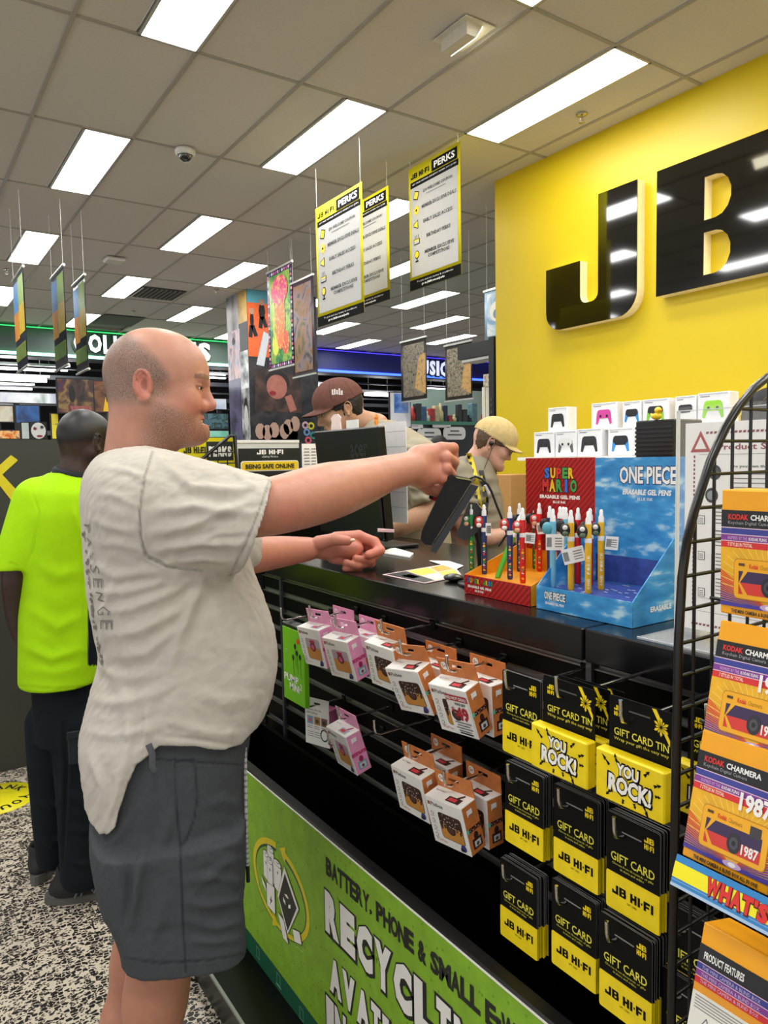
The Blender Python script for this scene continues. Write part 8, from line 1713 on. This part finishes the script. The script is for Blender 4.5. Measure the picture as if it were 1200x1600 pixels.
def staff(u0, d0, lab, head, hf, skin, sc, torso, arms, legs, shirt_col, sleeves, trouser, foot):
    Q = Pose(u0, d0); P = Q.P; t = person(lab, P(foot[0], 900, foot[1])); o_ = loc_of(t); O_, R_ = headframe(P(*head), hf(Q)); S = Sol(); T = head_sdf(S, O_, R_, sc)
    nb = torso[0]; S.cap(T(-.02, 0, -.05), P((nb[1]+nb[2])/2, nb[0]+8, nb[4]), .050, .050, .02); lo, hi = bbox(T(-.12, -.1, -.1), T(.14, .1, .14), T(-.12, .1, -.1), T(.14, -.1, -.1), P((nb[1]+nb[2])/2, nb[0]+10, nb[4]), m=.06); V, F = surfnet(S, lo, hi, .0036); V = relax(V, F, 2, .4); q = hl(V, O_, R_, sc); C = np.tile(L3(skin[0]), (len(V), 1)); C = blend(C, skin[1], .5*sstep(q[:, 0], .03, .09)); C = blend(C, skin[2], .6*((np.abs(q[:, 2]+.066) < .011) & (q[:, 0] > .09) & (np.abs(q[:, 1]) < .022)))
    C = blend(C, '#15100e', .85*((np.abs(q[:, 2]-.021) < .0045) & (np.abs(np.abs(q[:, 1])-.032) < .02) & (q[:, 0] > .08))*(skin[3])); hp = (V, F, C)
    S = Sol(); fn, c, r = Q.stack([(v, a+6, b-6, d-.02, e) for v, a, b, d, e in torso[1:]]); S.fn(fn, c, r)
    for ch in arms[0]: limb(S, P, ch)
    for ch in arms[1]:
        for a, b in zip(ch[:-1], ch[1:]): S.cap(P(*a[:3]), P(*b[:3]), a[3], b[3], .005)
    fz = P(foot[0], 900, foot[1]); hipz = P((torso[-1][1]+torso[-1][2])/2, torso[-1][0], torso[-1][4])
    for s_ in (-1, 1):
        a = hipz+Q.e2*s_*.09; k_ = np.array([fz[0], fz[1], .5])+Q.e2*s_*.1; f_ = np.array([fz[0], fz[1], .09])+Q.e2*s_*.1; S.chain([(a, .085), (k_, .058), (f_, .038)], .03)
    allp = [P(*x[:3]) for ch in arms[0]+arms[1] for x in ch]+[hipz, fz*np.array([1, 1, 0])+np.array([0, 0, .06])]+[P(a, v, e) for v, a, b, d, e in torso]; lo, hi = bbox(*allp, m=.17); lo[2] = .03; V, F = surfnet(S, lo, hi, .007); V = relax(V, F, 1); C = np.tile(L3(skin[0]), (len(V), 1)); link('body', qmesh('body', [hp, (V, F, C)], SKM, o_), t); eyes(T, R_, t, '#2a1a14', sc)
    S = Sol(); fn, c, r = Q.stack(torso); S.fn(fn, c, r)
    for a, b, ra_, rb_ in sleeves:
        A_, B_ = P(*a), P(*b); S.cap(A_, B_, ra_, rb_, .025); n_ = nrm(B_-A_); S.fn(lambda X, B_=B_, n_=n_, rb_=rb_: np.maximum(-((X-B_) @ n_), np.linalg.norm((X-B_)-np.outer((X-B_) @ n_, n_), axis=1)-rb_-.012), B_+n_*.05, .2, .003, 's')
    S.cap(T(-.02, 0, -.06), P((nb[1]+nb[2])/2, nb[0]+6, nb[4]), .062, .062, .005, 's')
    pts = [P(a, v, e) for v, a, b, d, e in torso]+[P(b, v, e) for v, a, b, d, e in torso]+[P(*x[0]) for x in sleeves]+[P(*x[1]) for x in sleeves]; lo, hi = bbox(*pts, m=.2); V, F = surfnet(S, lo, hi, .006); V = relax(V, F, 2); N = vnormals(V, F)
    random.seed(int(u0)); FO = []
    for a, b, ra_, rb_ in sleeves:
        for k in range(3): FO.append(([(a[0]+(b[0]-a[0])*(.2+.25*k)-14, a[1]+(b[1]-a[1])*(.2+.25*k)+4), (a[0]+(b[0]-a[0])*(.3+.25*k), a[1]+(b[1]-a[1])*(.3+.25*k)+6), (a[0]+(b[0]-a[0])*(.2+.25*k)+16, a[1]+(b[1]-a[1])*(.2+.25*k)-6)], 4, .008))
    for k in range(7): v = torso[2][0]+(torso[-1][0]-torso[2][0])*(k+.6)/7; FO.append(([(torso[3][1]+8, v+random.uniform(-8, 8)), ((torso[3][1]+torso[3][2])/2, v+random.uniform(-12, 12)), (torso[3][2]-8, v+random.uniform(-14, 14))], 5, .009))
    V = folds(V, N, FO); C = np.tile(L3(shirt_col), (len(V), 1)); C = blend(C, '#8a8070', .3*(.5+.5*vnoise(V, 14))); link('work_shirt', qmesh('work_shirt', [(V, F, C)], CL2, o_), t)
    S = Sol(); top_ = hipz+np.array([0, 0, .06]); S.ell(hipz+np.array([0, 0, -.03]), (.16, .19, .12), BR(Q), .02)
    for s_ in (-1, 1):
        a = hipz+Q.e2*s_*.09; k_ = np.array([fz[0], fz[1], .5])+Q.e2*s_*.1; f_ = np.array([fz[0], fz[1], .07])+Q.e2*s_*.1; S.chain([(a, .105), (k_, .08), (f_, .065)], .03)
    lo, hi = bbox(hipz, fz*np.array([1, 1, 0])+np.array([0, 0, .05]), m=.22); lo[2] = .03; V, F = surfnet(S, lo, hi, .009); V = relax(V, F, 1); link('trousers', qmesh('trousers', [(V, F, np.tile(L3(trouser), (len(V), 1)))], CL2, o_), t)
    for s_ in (-1, 1): shoe(np.array([fz[0], fz[1], 0])+Q.e2*s_*.1, Q.e1*(1 if hf(Q) @ Q.e1 > 0 else -1), t)
    return t, T, R_, Q, P
def hair_cut(T, R, sc):
    n_ = nrm(R[0]*.9-R[2]*.25); c_ = T(.055, 0, .03)
    def f(X):
        q = hl(X, T(0, 0, 0), R, sc); a = q[:, 0]-np.where(q[:, 2] > .0, .062, .014-.0*q[:, 2]); earh = .017-np.sqrt(((q[:, 0]+.008)/1.)**2+((q[:, 2]+.012)/1.6)**2); return np.maximum(np.maximum(a, earh*(np.abs(q[:, 1]) > .05)), -.098-q[:, 2])*sc
    return f
st1, T1, R1, Q1, P1 = staff(560, 3.02, 'staff member in a brown cap and beige shirt leaning behind the monitor', (534, 640, 0), lambda Q: nrm(-Q.e1*.92-Q.e2*.22+np.array([0, 0, -.28])), ('#b98c6c', '#c49a7c', '#a06a5a', 1.), .95,
    [(657, 566, 612, .068, 0), (668, 562, 638, .10, 0), (690, 560, 674, .14, 0), (712, 545, 692, .17, 0), (750, 540, 702, .175, 0), (800, 545, 700, .17, 0), (850, 560, 705, .17, 0), (880, 570, 710, .165, 0)],
    ([[(655, 722, -.15, .055), (675, 790, -.20, .047), (640, 815, -.22, .042), (612, 828, -.20, .032)], [(575, 722, .15, .055), (560, 790, .17, .047), (570, 825, .05, .04), (590, 832, -.05, .03)]],
     [[(612, 828, -.20, .03), (596, 834, -.19, .03)]]+[[(598, 828+4*k, -.2+.01*k, .012), (586, 832+4*k, -.2+.01*k, .010), (580, 838+3*k, -.2+.01*k, .009)] for k in range(4)]+[[(604, 828, -.17, .013), (594, 826, -.15, .010)]]), None, '#a39a84', [((655, 718, -.15), (672, 788, -.2), .085, .068), ((575, 720, .15), (562, 785, .17), .085, .068)], '#cfc4a8', (640, .0))
hairshell(st1, T1, R1, .95, '#14100e', hair_cut, 'short dark hair under the cap')
cp = cap_mesh(st1, T1, R1, .97, '#6d4a42', .098, .16, 'faded brown baseball cap')
bpy.context.view_layer.update(); b = MB(); p_, n_ = on_surf(cp, loc_of(st1), 527, 612)
if p_ is not None:
    n_ = n_ if n_ @ ray(527, 612) < 0 else -n_; M = frame(p_+n_*.002, np.cross((0, 0, 1), n_), (0, 0, 1)); wm = mat('#e8e0dc', .6)
    for (x0, y0, x1, y1) in ((-.022, -.010, -.016, .008), (-.013, -.010, -.007, .010), (-.004, -.010, .002, .006), (.005, -.010, .011, .012), (.014, -.010, .021, .004)): b.rect(M, x0, y0, x1, y1, wm, .001)
    b.rect(M, -.022, -.013, .022, -.010, wm, .001); part('embroidery', b, st1)
b = MB(); b.lathe([(.036, -.012), (.038, 0), (.036, .012)], mat('#1e6a4a', .5), 16, M=frame(P1(606, 831, -.2), (0, 0, 1), Q1.e2)); part('wristband', b, st1)
# ---- staff member in the tan cap
st2, T2, R2, Q2, P2 = staff(750, 3.25, 'staff member in a tan cap with glasses, earphones and a yellow lanyard', (768, 693, 0), lambda Q: nrm(Q.e1*.88+Q.e2*.05+np.array([0, 0, -.42])), ('#cf9f8a', '#dba692', '#b86a66', 0.), .88,
    [(712, 722, 765, .07, 0), (724, 700, 770, .11, 0), (742, 683, 776, .15, 0), (780, 676, 786, .165, 0), (830, 680, 792, .16, 0), (880, 690, 795, .155, 0), (905, 695, 795, .15, 0)],
    ([[(712, 750, -.14, .05), (722, 812, -.17, .045), (757, 838, -.17, .038), (785, 835, -.14, .028)], [(740, 750, .14, .05), (760, 812, .15, .043), (795, 825, .1, .036), (815, 820, .05, .028)]],
     [[(785, 835, -.14, .028), (797, 834, -.13, .026)]]+[[(796, 829+4*k, -.13, .011), (806, 833+4*k, -.13, .0095), (812, 839+4*k, -.13, .009)] for k in range(4)]+[[(790, 830, -.1, .012), (799, 828, -.09, .009)]]), None, '#8e8676', [((714, 748, -.14), (721, 806, -.17), .08, .066), ((742, 748, .14), (758, 806, .15), .08, .064)], '#26282c', (740, 0.))
hairshell(st2, T2, R2, .88, '#5a4634', hair_cut, 'short brown hair under the cap')
cap_mesh(st2, T2, R2, .90, '#c9b27e', .085, .12, 'pale tan baseball cap', under='#b8a472')
b = MB(); ear_ = T2(-.006, -.088, -.004); b.ball(ear_, .011, mat('#141416', .3)); b.tube([ear_, ear_+np.array([0, 0, -.03]), P2(748, 755, -.13), P2(752, 800, -.16)], .0016, mat('#1c1c1e', .5), 5); part('earphone', b, st2)
b = MB(); gm = mat('#2a2224', .3)
for s_ in (-1, 1):
    pts = [T2(.104+.003*math.cos(a), s_*(.034+.021*math.cos(a)), .0+.017*math.sin(a)) for a in np.linspace(0, 2*math.pi, 13)]; b.tube(pts, .0016, gm, 6); b.tube([T2(.102, s_*.055, .006), T2(.03, s_*.078, .012), T2(-.004, s_*.082, .010)], .0018, gm, 6)
b.tube([T2(.110, -.013, .004), T2(.114, 0, .008), T2(.110, .013, .004)], .0016, gm, 6); part('glasses', b, st2)
ly, lk = mat('#d9c41c', .6), mat('#1c1c18', .6)
def ribbon(pts, w, m, m2, nm, tt, side):
    b = MB(); n = len(pts)
    for k in range(n-1):
        a, c = np.array(pts[k]), np.array(pts[k+1]); b.add([a-side*w, a+side*w, c+side*w, c-side*w], [(0, 1, 2, 3)], m); b.add([a-side*w+.003*nrm(EYEP-a), a+side*w*.1+.003*nrm(EYEP-a), c-side*w*.2+.003*nrm(EYEP-c), c-side*w+.003*nrm(EYEP-c)], [(0, 1, 2, 3)], m2 if k % 2 else m)
    part(nm, b, tt)
def rpath(uv, ob, tt):
    out = []
    for u, v in uv:
        p_, n_ = on_surf(ob, loc_of(tt), u, v); out.append((p_-.006*nrm(ray(u, v))) if p_ is not None else P2(u, v, -.15))
    return out
shirt2 = [c for c in st2.children if c.name.startswith('work_shirt')][0]; bpy.context.view_layer.update()
def dense(uv, n=14):
    uv = np.array(uv, float); s = np.linspace(0, len(uv)-1, n); return [tuple(np.array([np.interp(x, range(len(uv)), uv[:, k]) for k in (0, 1)])) for x in s]
ribbon(rpath(dense([(732, 708), (738, 725), (743, 748), (746, 775), (753, 800)], 16), shirt2, st2), .011, ly, lk, 'lanyard', st2, Q2.e1)
ribbon(rpath(dense([(752, 735), (757, 760), (760, 785), (758, 805)], 10), shirt2, st2), .010, lk, ly, 'lanyard', st2, Q2.e1)
# ---- dark haired shopper far behind the fist, and a grey cap behind the wire rack
def bystander(u, v, d, lab, hf, skin, haircol, shirt_c, sc=.95, cap=None):
    Q = Pose(u, d); P = Q.P; t = person(lab, P(u, v, 0)); o_ = loc_of(t); O_, R_ = headframe(P(u, v, 0), hf(Q)); S = Sol(); T = head_sdf(S, O_, R_, sc, False); base = O_.copy(); S.cap(T(-.01, 0, -.06), base+np.array([0, 0, -.22]), .055, .06, .03)
    b0 = base+np.array([0, 0, -.3]); S.ell(b0+np.array([0, 0, -.12]), (.13, .19, .22), BR(Q), .06); S.ell(b0+np.array([0, 0, -.42]), (.13, .165, .25), BR(Q), .06)
    for s_ in (-1, 1): S.chain([(b0+Q.e2*s_*.18, .05), (b0+Q.e2*s_*.22+np.array([0, 0, -.28]), .042), (b0+Q.e2*s_*.18+Q.e1*.12+np.array([0, 0, -.48]), .03)], .03); zt = b0[2]-.6; S.chain([(b0+Q.e2*s_*.08+np.array([0, 0, -.55]), .09), (np.array([b0[0], b0[1], .5])+Q.e2*s_*.09, .065), (np.array([b0[0], b0[1], .09])+Q.e2*s_*.09, .045)], .03)
    lo, hi = bbox(T(0, 0, .14), b0+Q.e2*.3, b0-Q.e2*.3, b0+Q.e1*.2, b0-Q.e1*.2, np.array([b0[0], b0[1], .06]), m=.06); lo[2] = .03; V, F = surfnet(S, lo, hi, .008); V = relax(V, F, 1); q = hl(V, O_, R_, sc); C = np.tile(L3(skin), (len(V), 1)); C = blend(C, haircol, 1.*((q[:, 2] > .0) & (q[:, 0] < .07) | (q[:, 2] > .06) & (np.abs(q[:, 1]) < .2))*(q[:, 2] < .3)); C = blend(C, shirt_c, (V[:, 2] < b0[2]+.05)*1.); C = blend(C, '#20242c', (V[:, 2] < b0[2]-.5)*1.); link('body', qmesh('body', [(V, F, C)], mat('#ffffff', .7, noise=.03, vcol=True), o_), t); eyes(T, R_, t, '#2a1a14', sc)
    for s_ in (-1, 1): shoe(np.array([b0[0], b0[1], 0])+Q.e2*s_*.09, hf(Q), t)
    if cap: hairshell(t, T, R_, sc, haircol, hair_cut, 'dark hair'); cap_mesh(t, T, R_, sc, cap, .08, .1, 'dark grey cap', under='#303034')
    return t
bystander(686, 702, 6.0, 'dark haired shopper mostly hidden behind the raised fist', lambda Q: nrm(-Q.e1*.3+Q.e2), '#6a4a3a', '#15110f', '#3a3c40', .95)
bystander(1205, 668, 2.3, 'staff member in a dark grey cap behind the safety notice', lambda Q: nrm(Q.e1*.9-Q.e2*.3+np.array([0, 0, -.5])), '#b88a74', '#2a2422', '#8e8676', .95, cap='#3c3a3c')
